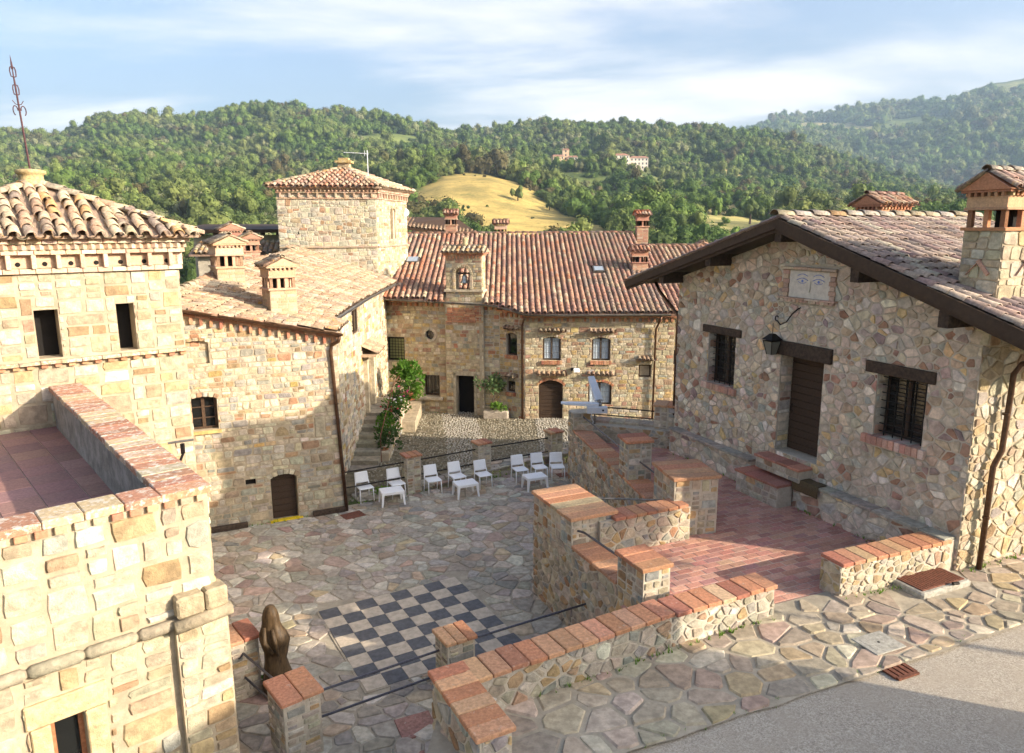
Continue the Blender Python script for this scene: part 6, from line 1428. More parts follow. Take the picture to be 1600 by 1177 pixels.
# rails on the terrace walls
rail('terrace_rail', [K0 + DW * .45 + EW * .12, K0 + DW * .62 + EW * .2, K0 + DW * 2.15 + EW * .25], (2.12,), 'single rail in the gap between two terrace piers', .024, 'rail_steel')
rail('terrace_rail', [K0 + DW * -.9 + EW * .98, NB - ND * .35 + NE * .05], (2.2,), 'pale rail across the notch of the terrace wall', .022, 'gutter')
rail('terrace_rail', [NA + ND * .6 + NE * .3, NA + ND * 4.75 + NE * .3], (2.25,), 'rail from the floodlight pier to the next terrace pier', .022, 'rail_steel')
rail('terrace_rail', [NA + ND * 5.4 + NE * .3, NB - ND * 1.1 + NE * .35], (2.3,), 'rail between the two tallest terrace piers', .022, 'rail_steel')
rail('terrace_rail', [(2.1, 22.75), (4.45, 21.85)], (2.25, 2.5), 'two dark rails above the low back wall of the terrace', .02, 'iron')

# ---- carved wooden figure: a hooded kneeling shape
def statue():
    b = np.array([-4.12, 11.62, 0.]); o = empty('wooden_sculpture', b, 'dark carved wooden sculpture of a hooded figure beside the near pier', 'sculpture')
    prof = [(0, .30, .26), (.12, .33, .29), (.3, .30, .27), (.5, .25, .23), (.7, .21, .20), (.82, .20, .19), (.95, .235, .21), (1.08, .26, .22), (1.2, .24, .20), (1.3, .19, .17), (1.38, .165, .155), (1.5, .16, .155), (1.6, .13, .13), (1.66, .085, .09), (1.69, .03, .03)]; prof = [(z, a * .86, b * .86) for z, a, b in prof]
    n = 28; v = []; f = []
    for k, (z, rx, ry) in enumerate(prof):
        for i in range(n):
            a = 2 * math.pi * i / n; fold = 1 + .07 * math.sin(3 * a + z * 2.3) + .045 * math.sin(7 * a - z * 4) + .03 * math.sin(11 * a + z * 9); arm = .07 * math.exp(-((z - 1.1) / .12) ** 2) * max(0, math.cos(a + .5)) + .06 * math.exp(-((z - .86) / .1) ** 2) * max(0, math.cos(a - .2))
            v.append((b[0] + rx * fold * math.cos(a) + arm * math.cos(a) - .03 * z, b[1] + ry * fold * math.sin(a) + arm * math.sin(a), z))
    m = len(prof)
    for k in range(m - 1):
        for i in range(n): j = (i + 1) % n; f.append((k * n + i, k * n + j, (k + 1) * n + j, (k + 1) * n + i))
    f.append(tuple(range((m - 1) * n, m * n)))
    solid('figure', v, f, 'wood_statue', o, None, True)
    MB().tube([b + (.02, -.17, 1.32), b + (.07, -.22, 1.12), b + (.10, -.21, .86)], [.03, .045, .03], 8).build('folded_arm', 'wood_statue', o, True)
    MB().tube([b + (-.12, -.15, 1.34), b + (-.11, -.22, 1.1), b + (.02, -.22, .9)], [.03, .045, .03], 8).build('folded_arm', 'wood_statue', o, True)
statue()

# ---- floodlights on the far terrace pier
def flood(base, rot, tilt, L, label):
    o = empty('floodlight', base, label, 'floodlight', 'floodlights on the terrace pier'); o.rotation_euler = (tilt, 0, rot)
    m = MB(); v = []; 
    for y, w, h in ((0, .13, .10), (.2, .135, .11), (L * .6, .13, .08), (L, .11, .045)):
        v += [(-w, y, -h * .5), (w, y, -h * .5), (w * .92, y, h * .35), (w * .5, y, h * .5), (-w * .5, y, h * .5), (-w * .92, y, h * .35)]
    f = [(k * 6 + i, k * 6 + (i + 1) % 6, k * 6 + 6 + (i + 1) % 6, k * 6 + 6 + i) for k in range(3) for i in range(6)] + [tuple(range(6))[::-1], tuple(range(18, 24))]
    me = make_mesh('housing', v, [q[::-1] for q in f], 'white_metal'); c = bpy.data.objects.new('housing', me); COL.objects.link(c); c.parent = o
    me = make_mesh('lens', *box_geo((0, L * .62, -.042), (.18, 0, 0), (0, L * .55, 0), (0, 0, .02)), 'pane_lamp'); c = bpy.data.objects.new('lens', me); COL.objects.link(c); c.parent = o
    v, f = tube_geo([(0, .0, 0), (0, -.1, 0)], .05, 10); me = make_mesh('spigot', v, f, 'gutter'); c = bpy.data.objects.new('spigot', me); COL.objects.link(c); c.parent = o
fbp = np.array([2.55, 22.05, 2.68])
flood(fbp + (.1, -.05, .02), math.radians(86), math.radians(2), 1.15, 'long white floodlight head pointing level over the courtyard')
flood(fbp + (.12, .05, .12), math.radians(14), math.radians(40), .95, 'white floodlight head tilted up above the terrace pier')
o = empty('floodlight_box', fbp, 'white junction box with a round hole under the floodlights', 'box')
v, f = brick_geo(fbp + (.05, -.12, -.13), (.62, 0, 0), (0, .2, 0), (0, 0, .2), .015); solid('case', v, f, 'white_metal', o)
MB().tube([fbp + (.22, -.235, -.13), fbp + (.22, -.2, -.13)], .032, 12).build('hole', 'plastic_dark', o)
MB().tube([fbp + (-.08, 0, -.2), fbp + (-.12, .02, -.4), fbp + (-.04, .05, -.55), fbp + (-.12, .08, -.85)], .018, 6).build('cable', 'white_metal', o)
MB().tube([fbp + (0, .05, -.2), fbp + (0, .06, -.9)], .03, 8).build('bracket', 'gutter', o)

# ---- lantern by the house door
lb = Fr(HA, HA + HD).p(3.40, 5.0, .22); o = empty('wall_lantern', lb, 'hanging square lantern under the iron scroll left of the house door', 'lantern')
def lring(z, r): return [lb + np.array([r * sx * HD[0] + r * sy * HB[0], r * sx * HD[1] + r * sy * HB[1], z]) for sx, sy in ((-1, -1), (1, -1), (1, 1), (-1, 1))]
m = MB(); m.add(lring(.36, .17) + lring(.50, .05) + lring(.33, .17), [(0, 1, 5, 4), (1, 2, 6, 5), (2, 3, 7, 6), (3, 0, 4, 7), (4, 5, 6, 7), (11, 10, 9, 8)]); m.build('cap', 'iron', o)
m = MB(); m.add(lring(.0, .075) + lring(.33, .14), [(0, 1, 5, 4), (1, 2, 6, 5), (2, 3, 7, 6), (3, 0, 4, 7), (3, 2, 1, 0)]); m.build('glass', 'pane_lamp', o)
for k in range(4): MB().tube([lring(0, .078)[k], lring(.33, .145)[k]], .01, 5).build('bar', 'iron', o)
MB().tube([lb + (0, 0, .5), lb + (0, 0, .75)], .008, 5).build('hanger', 'iron', o)
# ---- doormat hung over the plinth
fr = Fr(HA, HA + HD); v = []; 
for s_ in np.linspace(4.5, 5.25, 6):
    for z_, d_ in ((2.245, .08), (2.25, .2), (2.245, .345), (2.12, .36), (1.98, .355)): v.append(fr.p(s_, z_ + .006 * math.sin(s_ * 20), d_ + .004 * math.sin(s_ * 13)))
solid_ = solid('doormat', v, [(i * 5 + j, i * 5 + 5 + j, i * 5 + 6 + j, i * 5 + 1 + j) for i in range(5) for j in range(4)], 'straw_mat'); tag(solid_, 'brown doormat draped over the plinth right of the door steps', 'doormat')
md = solid_.modifiers.new('thick', 'SOLIDIFY'); md.thickness = .015

# ---- covers, grates and drains
def plate(name, c, e, lx, ly, z, mat, label, cat, th=.03, slots=0):
    e = np.array(e, float) / np.linalg.norm(e); q = np.array([-e[1], e[0]]); o = empty(name, (c[0], c[1], z), label, cat)
    X, Y = np.append(e, 0), np.append(q, 0); C = np.array([c[0], c[1], z])
    if not slots: v, f = brick_geo(C + (0, 0, th / 2), X * lx, Y * ly, (0, 0, th), .006); solid('plate', v, f, mat, o)
    else:
        m = MB(); m.box(C + Y * (ly * .42) + (0, 0, th / 2), X * lx, Y * ly * .16, (0, 0, th)); m.box(C - Y * (ly * .42) + (0, 0, th / 2), X * lx, Y * ly * .16, (0, 0, th)); m.build('frame', mat, o)
        for i in range(slots + 1): a = -lx / 2 + lx * i / slots; v, f = box_geo(C + X * a * .93 + (0, 0, th / 2), X * lx / slots * .62, Y * ly * .68, (0, 0, th * .95)); solid('slat', v, f, mat, o)
        v, f = box_geo(C + (0, 0, .003), X * lx * .95, Y * ly * .95, (0, 0, .004)); solid('pit', v, f, 'interior_shade', o)
    return o
hc = np.array([7.62, 12.64]); o = plate('hatch_cover', hc, (.91, .41), 1.12, .76, PVZ + .09, 'rust', 'rusty brown steel hatch on a raised concrete collar by the low wall', 'hatch', .02)
v, f = brick_geo((hc[0], hc[1], PVZ + .03), np.append(EW, 0) * 1.3, np.append(-DW, 0) * .92, (0, 0, .12), .03); solid('collar', v, f, 'concrete', o)
for i in range(16): v, f = box_geo(np.array((hc[0], hc[1], PVZ + .113)) + np.append(EW, 0) * (-.5 + i * .0667), np.append(EW, 0) * .012, np.append(-DW, 0) * .7, (0, 0, .006)); solid('tread', v, f, 'rust', o)
MB().tube([(hc[0] + .3, hc[1] - .36, PVZ + .13), (hc[0] + .42, hc[1] - .34, PVZ + .13)], .03, 8).build('lock', 'iron', o)
plate('drain_grate', (5.74, 9.88), (.92, .39), .42, .34, PVZ - .05, 'rust', 'small rusty slotted drain in the road by the pavement edge', 'drain', .03, 4)
o = plate('manhole_cover', (5.75, 10.55), (.92, .39), .62, .50, PVZ + .005, 'concrete', 'square concrete manhole cover in the stone pavement', 'manhole', .02)
v, f = brick_geo((5.75, 10.55, PVZ + .022), np.append(EW, 0) * .46, np.append(-DW, 0) * .36, (0, 0, .012), .005); solid('lid', v, f, 'concrete', o); MB().tube([(5.75, 10.55, PVZ + .02), (5.75, 10.55, PVZ + .031)], .022, 8).build('lifting_hole', 'interior_shade', o)
plate('drain_cover', (-4.55, 19.82), (.8, .6), .62, .46, .004, 'rust', 'dark red drain cover at the foot of the copper downpipe', 'drain', .014)
plate('drain_cover', (1.72, 23.25), (.9, .3), .5, .4, .004, 'rust', 'dark red drain cover between the last chair and the terrace wall', 'drain', .014)
plate('stone_slab', (-.43, 21.74), (.9, .3), .42, .36, .006, 'slab_light', 'pale square slab in the courtyard paving right of the middle table', 'slab', .012)
plate('drain_box', (9.25, 13.62), (.92, .40), .42, .3, PVZ + .01, 'white_metal', 'pale plastic drain box under the downpipe of the terrace house', 'drain', .03)
for s0, s1, lab in ((-.05, 1.02, 'dark timber beam at the wall foot, left of the cellar door'), (2.78, 3.68, 'dark timber beam at the wall foot, right of the cellar door')):
    v, f = brick_geo(fl_ := Fr(LA, LB).p((s0 + s1) / 2, .09, .12), Fr(LA, LB).t * (s1 - s0), Fr(LA, LB).n * .14, (0, 0, .13), .01); o = solid('timber_beam', v, f, 'wood_beam'); tag(o, lab, 'beam')
# ---- spotlight on the terrace block parapet
sb = np.array([-5.28, 11.0, 4.62]); o = empty('parapet_spotlight', sb, 'grey spotlight bracket perched on the lichen-covered parapet', 'spotlight')
sb = sb + np.array([.12, .05, 0]); MB().tube([sb + (-.1, .0, -.3), sb + (.0, .05, -.06)], .02, 6).build('arm', 'iron', o); v, f = box_geo(sb + (0, .05, .02), (.05, 0, 0), (0, .05, 0), (0, 0, .16)); solid('bracket', v, f, 'iron', o); MB().tube([sb + (-.2, .0, .12), sb + (.16, .1, .15)], .018, 8).build('lamp_tube', 'gutter', o)
# ---- small lamp on the far house front
p_ = F['d'].p(2.25, 1.95, .18); o = empty('wall_lamp', p_, 'small white lamp high on the far house between door and window', 'lamp'); v, f = brick_geo(p_, (.26, 0, 0), (0, .16, 0), (0, 0, .16), .02); solid('head', v, f, 'white_plastic', o); v, f = box_geo(p_ + (-.17, .09, .03), (.12, 0, 0), (0, .14, 0), (0, 0, .12)); solid('bracket', v, f, 'iron', o)

# ================================================================ PLANTS
def leaves(c, R, n, size, rng, mat, name, parent, flat=.6, up=.4, col=(.5, .5, .5), curl=.3):
    """many small folded leaves through an uneven volume"""
    mb = MB(); blobs = [(np.array([rng.gauss(0, .45), rng.gauss(0, .45), rng.gauss(.1, .4)]), rng.uniform(.35, .6)) for _ in range(9)]
    for _ in range(n):
        b, br = blobs[rng.randrange(9)]; d = np.array([rng.gauss(0, 1), rng.gauss(0, 1), rng.gauss(0, 1)]); d /= np.linalg.norm(d) + 1e-6
        p = np.array(c) + (b + d * br * rng.uniform(.6, 1)) * np.array(R); L = size * rng.uniform(.6, 1.4); a = d + np.array([0, 0, up]) + np.array([rng.gauss(0, .4) for _ in range(3)]); a /= np.linalg.norm(a)
        s = np.cross(a, (rng.gauss(0, 1), rng.gauss(0, 1), rng.gauss(0, 1))); s /= np.linalg.norm(s) + 1e-6; nn = np.cross(a, s)
        mb.add([p, p + a * L * .5 + s * L * .28, p + a * L - nn * L * curl, p + a * L * .5 - s * L * .28, p + a * L * .5 - nn * L * .05], [(0, 1, 4), (1, 2, 4), (2, 3, 4), (3, 0, 4)])
    return mb.build(name, mat, parent)
def pot(o, c, r=.16, h=.26, mat='terracotta'): MB().lathe(c, [(r * .68, 0), (r * .95, h * .85), (r * 1.08, h * .86), (r * 1.1, h), (r * .92, h), (r * .88, h * .9)], 16).build('pot', mat, o, True)
def blooms(o, c, R, n, rng, mat, size=.05):
    for _ in range(n):
        p = np.array(c) + np.array([rng.gauss(0, .5) * R[0], rng.gauss(0, .5) * R[1], abs(rng.gauss(.4, .4)) * R[2]]); MB().lathe(p, [(.2 * size, 0), (size, size * .4), (size * .8, size), (.1 * size, size * 1.1)], 7).build('blossom', mat, o, True)
fb = Fr(LK, LZ)
b0 = fb.p(8.9, .9, 1.3); o = empty('potted_shrub', b0, 'tallest bright green potted shrub at the top of the stair wall', 'shrub'); pot(o, b0, .22, .34); leaves(b0 + (0, 0, 1.05), (.62, .55, .74), 900, .18, rng, 'leaf_pot', 'foliage', o); MB().tube([b0 + (0, 0, .3), b0 + (.02, 0, .9)], .03, 6).build('stem', 'bark', o)
PL = [(7.7, 1.05, .5, 'leaf_dark', 'flower', 'pink-flowered plant below the tall shrub on the stair wall'), (6.7, 1.0, .46, 'leaf_pot', 'flower_white', 'white-dotted pot plant halfway up the stair wall'), (5.6, .95, .42, 'leaf_dark', 'flower_red', 'dark leafy pot plant with red stems on the stair wall'), (4.7, .75, .40, 'leaf_pot', None, 'green pot plant low on the stair wall'), (3.7, .45, .42, 'leaf_dark', None, 'lowest pot plant at the foot of the stair wall')]
for s_, z_, R, mt, fm, lab in PL:
    b = fb.p(s_, z_ - .35, 1.0); o = empty('pot_plant', b, lab, 'plant', 'pot plants along the stair wall'); pot(o, b, .15, .25); leaves(b + (0, 0, .25 + R * .6), (R * .95, R * .85, R * .85), 380, .12, rng, mt, 'foliage', o)
    if fm: blooms(o, b + (0, 0, .4 + R * .5), (R * .8, R * .7, R * .5), 9, rng, fm, .05)
b = fb.p(9.6, .75, 1.35); o = empty('pot_plant', b, 'yellow-green leafy plant beside the tall shrub, against the far house', 'plant', 'pot plants along the stair wall'); pot(o, b, .15, .22); leaves(b + (.1, 0, .35), (.32, .3, .28), 150, .15, rng, 'leaf_pot', 'foliage', o)
rr = empty('stair_handrail', fb.p(6, .9, 1.0), 'thin reddish iron handrail climbing beside the stair plants', 'handrail')
MB().tube([fb.p(3.2, .95, .98), fb.p(6.4, 2.0, .98), fb.p(8.6, 2.05, .98)], .018, 6).build('rail', 'rust', rr)
for s_, z0, z1 in ((3.2, -.1, .95), (4.8, .6, 1.48), (6.4, 1.0, 2.0), (8.6, 1.0, 2.05)): MB().tube([fb.p(s_, z0, .98), fb.p(s_, z1, .98)], .014, 6).build('baluster', 'rust', rr)
# stone trough with a small tree by the far house door
tb = np.array([-.72, 32.05, -.36]); o = empty('planted_trough', tb, 'old stone trough with a small bushy tree beside the dark doorway', 'planter')
v, f = brick_geo(tb + (0, 0, .2), (1.15, -.1, 0), (.05, .5, 0), (0, 0, .42), .06); solid('trough', v, f, 'stone', o, (.40, .34, .27))
MB().tube([tb + (-.12, 0, .4), tb + (-.16, .02, .8), tb + (-.05, .0, 1.2)], [.045, .035, .02], 7).build('trunk', 'bark', o); MB().tube([tb + (-.16, .02, .8), tb + (.2, .0, 1.15)], .02, 6).build('branch', 'bark', o)
leaves(tb + (0, 0, 1.35), (.50, .4, .48), 330, .16, rng, 'leaf_lemon', 'crown', o, up=.1); leaves(tb + (.12, -.1, .56), (.36, .2, .16), 220, .11, rng, 'leaf_pot', 'underplanting', o)
for c, R, lab in (((-4.35, 11.9, 0), .18, 'green weed growing behind the half sunlit pier'), ((-3.95, 21.3, 0), .2, 'green weeds under the railing between the first two chairs')):
    o = leaves(np.array(c) + (0, 0, R * .7), (R, R, R * .9), 130, .10, rng, 'leaf_pot', 'weed', None); tag(o, lab, 'weed')
# door step remains: red brick step edges on the passage under the near railing
for k, (c, lx) in enumerate((((-1.75, 9.7), 1.0), ((-1.6, 10.75), .6))):
    v, f = brick_geo((*c, .0), np.append(EW, 0) * lx, np.append(-DW, 0) * .55, (0, 0, .03), .008); o = solid('brick_step', v, f, 'brick', None, (.36, .19, .15)); tag(o, ('broad red brick step at the foot of the parapet', 'narrow red brick step behind the parapet corner')[k], 'step')

# unseen pine added out of frame, its crown shaped to shade the courtyard
pb = np.array([19.6, 6.0, 0.]); o = empty('shade_pine', pb, 'slender umbrella pine standing beyond the road bend', 'tree')
MB().tube([pb + (0, 0, -.5), pb + (.1, .05, 4), pb + (-.05, 0, 10.0)], [.12, .09, .05], 8).build('trunk', 'bark', o)
for a in np.linspace(0, 6.28, 8)[:7]: MB().tube([pb + (0, 0, 9.6), pb + (.9 * math.cos(a), .9 * math.sin(a), 10.4)], [.06, .02], 6).build('limb', 'bark', o)
leaves(pb + (0, 0, 10.35), (1.8, 1.8, 1.25), 6500, .36, rng, 'leaf_dark', 'crown', o)

# ---- weeds and litter that gather along the wall feet
mb = MB()
def weeds_along(A, B, z, n, off=.05, h=.07):
    A, B = np.array(A, float), np.array(B, float); d = B - A; q = np.array([d[1], -d[0]]) / np.linalg.norm(d)
    for _ in range(n):
        if rng.random() < .35: c0 = rng.random()
        else: c0 = min(1, max(0, rng.choice((.08, .3, .55, .82)) + rng.gauss(0, .06)))
        p = A + d * c0 + q * (off + abs(rng.gauss(0, .05))); zz = z(p[0], p[1]) if callable(z) else z; k = h * rng.uniform(.4, 1.3)
        for _b in range(4):
            a = rng.uniform(0, 6.28); e = np.array([math.cos(a), math.sin(a), 0]); s_ = np.array([-e[1], e[0], 0]) * k * .16; b0 = np.array([p[0], p[1], zz]); mb.add([b0 - s_, b0 + s_, b0 + e * k * .6 + (0, 0, k)], [(0, 1, 2)])
weeds_along(LA, LB, 0, 70); weeds_along(NB, NA, 0, 60, off=.02); weeds_along(K0 + DW * 3, K0 - DW, 0, 50, off=.02); weeds_along((-.6, 8.9), (4.3, 11.4), PVZ, 90, off=.06); weeds_along((5.8, 12.0), (8.3, 13.02), PVZ, 50, off=.06); weeds_along((8.45, 13.05), (13, 15.1), PVZ, 60, off=.06)
weeds_along((-4.6, 20.8), (1.8, 24.5), 0, 90, off=.04); weeds_along((1.2, 8.15), (8.6, 11.4), PVZ - .04, 80, off=.03, h=.05); weeds_along((-5.6, 33.75), (-3.0, 33.1), -.36, 40); weeds_along((.6, 31.7), (6.4, 31.4), -.36, 40)
weeds_along(np.array([4.94, 20.65]) - HB * .12, np.array([4.94, 20.65]) + HD * 8.2 - HB * .12, TZ, 60, off=.02)
o = mb.build('wall_foot_weeds', 'leaf_pot'); tag(o, 'small weeds and grass tufts growing along the wall feet', 'weeds', None, 'stuff')

# ================================================================ HILLS, WOODS, VILLAGE
rng = random.Random(101); nrng = np.random.default_rng(5)
US = np.array([-100, 0, 60, 130, 195, 260, 330, 380, 430, 480, 540, 600, 650, 700, 740, 770, 820, 870, 950, 1000, 1050, 1100, 1160, 1200, 1250, 1300, 1350, 1400, 1450, 1500, 1550, 1600, 1700], float)
def row(**k): pass
def curve(pairs): a = np.array(pairs, float); return np.interp(US, a[:, 0], a[:, 1])
V_RIDGE = curve([(-100, 214), (0, 212), (60, 206), (110, 214), (130, 208), (195, 186), (260, 188), (330, 191), (380, 181), (430, 171), (480, 171), (540, 178), (600, 181), (650, 198), (700, 211), (740, 219), (770, 218), (820, 208), (870, 201), (950, 200), (1050, 204), (1100, 206), (1160, 211), (1200, 223), (1250, 239), (1300, 262), (1350, 278), (1400, 291), (1500, 311), (1600, 321), (1700, 328)]) + 4
V_480 = curve([(-100, 318), (0, 312), (300, 305), (500, 300), (650, 288), (700, 276), (760, 274), (800, 281), (850, 300), (900, 320), (950, 332), (1000, 333), (1050, 321), (1100, 320), (1150, 324), (1200, 335), (1700, 345)])
V_330 = curve([(-100, 345), (500, 343), (600, 342), (700, 332), (760, 336), (850, 348), (950, 353), (1100, 347), (1200, 352), (1700, 356)])
V_750 = curve([(-100, 278), (0, 274), (100, 268), (200, 262), (300, 256), (400, 262), (500, 262), (600, 260), (700, 262), (760, 266), (850, 274), (900, 272), (950, 268), (1000, 270), (1050, 278), (1100, 288), (1200, 303), (1300, 316), (1400, 326), (1700, 338)])
V_2300 = curve([(-100, 262), (1000, 262), (1100, 245), (1200, 228), (1250, 220), (1300, 228), (1350, 226), (1400, 212), (1450, 200), (1500, 190), (1600, 172), (1700, 168)])
V_3200 = curve([(-100, 250), (1000, 250), (1100, 228), (1130, 217), (1160, 209), (1190, 197), (1230, 188), (1270, 183), (1330, 171), (1380, 161), (1430, 159), (1480, 149), (1500, 133), (1530, 128), (1560, 125), (1600, 122), (1700, 119)]) + 2
TAN = (US - 800) / FOC
DS = np.array([0, 42, 110, 220, 330, 480, 750, 1250, 1550, 2300, 3200, 4300])
def zof(v, D):
    # height seen at image row v in the column US when standing at depth D
    k = (v - 588.5) / FOC; return CAM_Z + D * (-math.sin(PITCH) - k * math.cos(PITCH)) / (math.cos(PITCH) - k * math.sin(PITCH)) 
ZT = np.array([np.full(len(US), -6.), np.full(len(US), -6.), np.full(len(US), -11.), zof(np.full(len(US), 418.), 220), zof(V_330, 330), zof(V_480, 480), zof(V_750, 750), zof(V_RIDGE, 1250), zof(V_RIDGE, 1250) - 45, zof(V_2300, 2300), zof(V_3200, 3200), zof(V_3200, 3200) - 150])
ZT[8] = np.minimum(ZT[8], zof(V_RIDGE + 14, 1550))
def bumps(x, y):
    return 7 * np.sin(x * .013 + 1.3) * np.sin(y * .011 + .4) + 4 * np.sin(x * .031 + y * .017) + 3 * np.sin(x * .05 - y * .043 + 2)
def land_z(x, y):
    x = np.asarray(x, float); y = np.asarray(y, float); rho = np.hypot(x, y); az = np.arctan2(x, y); azc = np.clip(az, -.72, .72)
    D = rho * np.cos(azc); t = np.tan(azc); i = np.clip(np.searchsorted(DS, D) - 1, 0, len(DS) - 2); f = np.clip((D - DS[i]) / (DS[i + 1] - DS[i]), 0, 1); f = f * f * (3 - 2 * f) * .35 + f * .65
    cols = np.array([np.interp(t, TAN, ZT[k]) for k in range(len(DS))]); a = np.take_along_axis(cols, i[None], 0)[0]; b = np.take_along_axis(cols, (i + 1)[None], 0)[0]
    return a + (b - a) * f + bumps(x, y) * np.clip((D - 150) / 700, 0, 1) * .8
def upts(pairs): return [((u - 800) / FOC * D, D) for u, D in pairs]
FIELDS = [(upts([(640, 405), (655, 450), (690, 495), (730, 530), (798, 530), (812, 480), (855, 420), (910, 365), (960, 300), (975, 240), (800, 225), (750, 260), (712, 300), (670, 345)]), (.47, .34, .115)),
          (upts([(1050, 490), (1150, 485), (1155, 405), (1055, 405)]), (.45, .34, .14)), (upts([(1070, 400), (1225, 400), (1225, 262), (1075, 262)]), (.38, .33, .13)), (upts([(846, 700), (1022, 700), (1022, 835), (842, 835)]), (.16, .18, .06)), (upts([(805, 930), (842, 930), (842, 985), (805, 985)]), (.20, .20, .07)),
          (upts([(425, 770), (482, 800), (490, 720), (440, 700)]), (.42, .33, .15)), (upts([(-60, 430), (112, 440), (112, 330), (-60, 320)]), (.24, .25, .07)), (upts([(745, 940), (798, 950), (800, 800), (750, 800)]), (.33, .32, .12)),
          (upts([(130, 1080), (175, 1120), (178, 1085), (140, 1040)]), (.44, .33, .15)), (upts([(215, 760), (258, 720), (258, 700), (222, 735)]), (.45, .35, .15)), (upts([(870, 520), (935, 500), (925, 455), (860, 470)]), (.40, .32, .13)), (upts([(1080, 300), (1150, 300), (1140, 262), (1085, 262)]), (.40, .33, .13)), (upts([(1160, 3150), (1205, 3170), (1200, 3040), (1165, 3040)]), (.40, .30, .14))]
for a_, b_, c_, d_, col_ in ((40, 700, 60, 45, 0), (150, 900, 70, 40, 1), (330, 560, 40, 30, 2), (300, 980, 60, 35, 0), (520, 640, 45, 30, 1), (620, 980, 60, 45, 0), (690, 700, 40, 26, 2), (1060, 640, 60, 40, 1), (1200, 560, 70, 45, 0), (1130, 820, 55, 32, 2), (1320, 520, 60, 40, 1), (1450, 420, 60, 45, 0), (1400, 700, 60, 36, 2), (240, 430, 50, 40, 1), (560, 420, 40, 40, 0), (1010, 440, 36, 34, 1), (870, 620, 50, 26, 0), (1280, 2700, 160, 130, 2), (1420, 2500, 180, 120, 0), (1520, 2900, 160, 140, 1)):
    xx = (a_ - 800) / FOC * b_; FIELDS.append(([(xx + c_ * .85 * (1 + .35 * math.sin(3 * t + a_)) * math.cos(t), b_ + d_ * 1.7 * (1 + .3 * math.sin(2 * t + b_)) * math.sin(t)) for t in np.linspace(0, 6.28, 13)[:12]], ((.17, .20, .06), (.22, .22, .08), (.36, .30, .13))[col_]))
def fields_at(x, y):
    """index of the field at each point, or -1"""
    x = np.asarray(x, float); y = np.asarray(y, float); out = np.full(len(x), -1)
    for k, (p, c) in enumerate(FIELDS):
        q = np.array(p); idx = np.where((out < 0) & (x > q[:, 0].min()) & (x < q[:, 0].max()) & (y > q[:, 1].min()) & (y < q[:, 1].max()))[0]
        if not len(idx): continue
        px, py = x[idx], y[idx]; ins = np.zeros(len(idx), bool)
        for i in range(len(q)):
            (x1, y1), (x2, y2) = q[i], q[(i + 1) % len(q)]
            if y1 == y2: continue
            ins ^= ((y1 > py) != (y2 > py)) & (px < (x2 - x1) * (py - y1) / (y2 - y1) + x1)
        out[idx[ins]] = k
    return out
# one terrain sheet, in rings, out past the far ridge
azs = np.concatenate([np.linspace(-math.pi, -.78, 26)[:-1], np.linspace(-.78, .78, 190), np.linspace(.78, math.pi, 26)[1:-1]])
rhos = np.concatenate([[0.5], np.geomspace(30, 4300, 130)])
AZ, RH = np.meshgrid(azs, rhos); X = np.sin(AZ) * RH; Y = np.cos(AZ) * RH; Zg = np.array([land_z(X[k], Y[k]) for k in range(len(rhos))])
na = len(azs); v = np.column_stack([X.ravel(), Y.ravel(), Zg.ravel()])
f = [(j * na + i, j * na + (i + 1) % na, (j + 1) * na + (i + 1) % na, (j + 1) * na + i) for j in range(len(rhos) - 1) for i in range(na)]
cols = np.tile(np.array((.060, .085, .028)), (len(v), 1)); cols *= (1 + .25 * np.sin(v[:, 0] * .02) * np.cos(v[:, 1] * .017))[:, None]
fa_ = fields_at(v[:, 0], v[:, 1]); cols[v[:, 1] < 160] = (.12, .14, .045)
for k in range(len(FIELDS)): cols[fa_ == k] = FIELDS[k][1]
land = solid('hillside', v, [q[::-1] for q in f], 'land', None, cols, True, origin=(0, 0, 0)); land['kind'] = 'structure'
if land.data.polygons[na * 3].normal.z < 0: land.data.flip_normals()

# ---- woods: a mass of trees over the hills
def tree_mesh(name, seed, n=900, mat='leaf_far'):
    r = random.Random(seed); mb = MB(); blobs = [(np.array([r.gauss(0, .32), r.gauss(0, .32), .55 + r.gauss(0, .22)]), r.uniform(.26, .42)) for _ in range(8)]
    for b, br in blobs:
        n1, n2 = 8, 6; vv = []; 
        for j in range(n2 + 1):
            for i in range(n1): a = 2 * math.pi * i / n1; e = math.pi * j / n2; k = br * .78 * r.uniform(.8, 1.12); vv.append(b + k * np.array([math.sin(e) * math.cos(a), math.sin(e) * math.sin(a), math.cos(e)]))
        mb.add(vv, [(j * n1 + i, j * n1 + (i + 1) % n1, (j + 1) * n1 + (i + 1) % n1, (j + 1) * n1 + i) for j in range(n2) for i in range(n1)])
    for _ in range(n):
        b, br = blobs[r.randrange(8)]; d = np.array([r.gauss(0, 1), r.gauss(0, 1), r.gauss(.2, 1)]); d /= np.linalg.norm(d); p = b + d * br * r.uniform(.7, 1.18); s = r.uniform(.028, .07)
        a = np.cross(d, (r.gauss(0, 1), r.gauss(0, 1), r.gauss(0, 1))); a /= np.linalg.norm(a); c = np.cross(d, a) * .7 + d * r.uniform(-.4, .4); mb.add([p - a * s, p - c * s, p + a * s, p + c * s], [(0, 1, 2, 3)])
    return make_mesh(name, np.vstack(mb.v), mb.f, mat)
protos = []
pc = bpy.data.collections.new('tree_shapes')
for k in range(5):
    o = bpy.data.objects.new('tree_shape', tree_mesh('tree_shape', 300 + k)); pc.objects.link(o); protos.append(o)
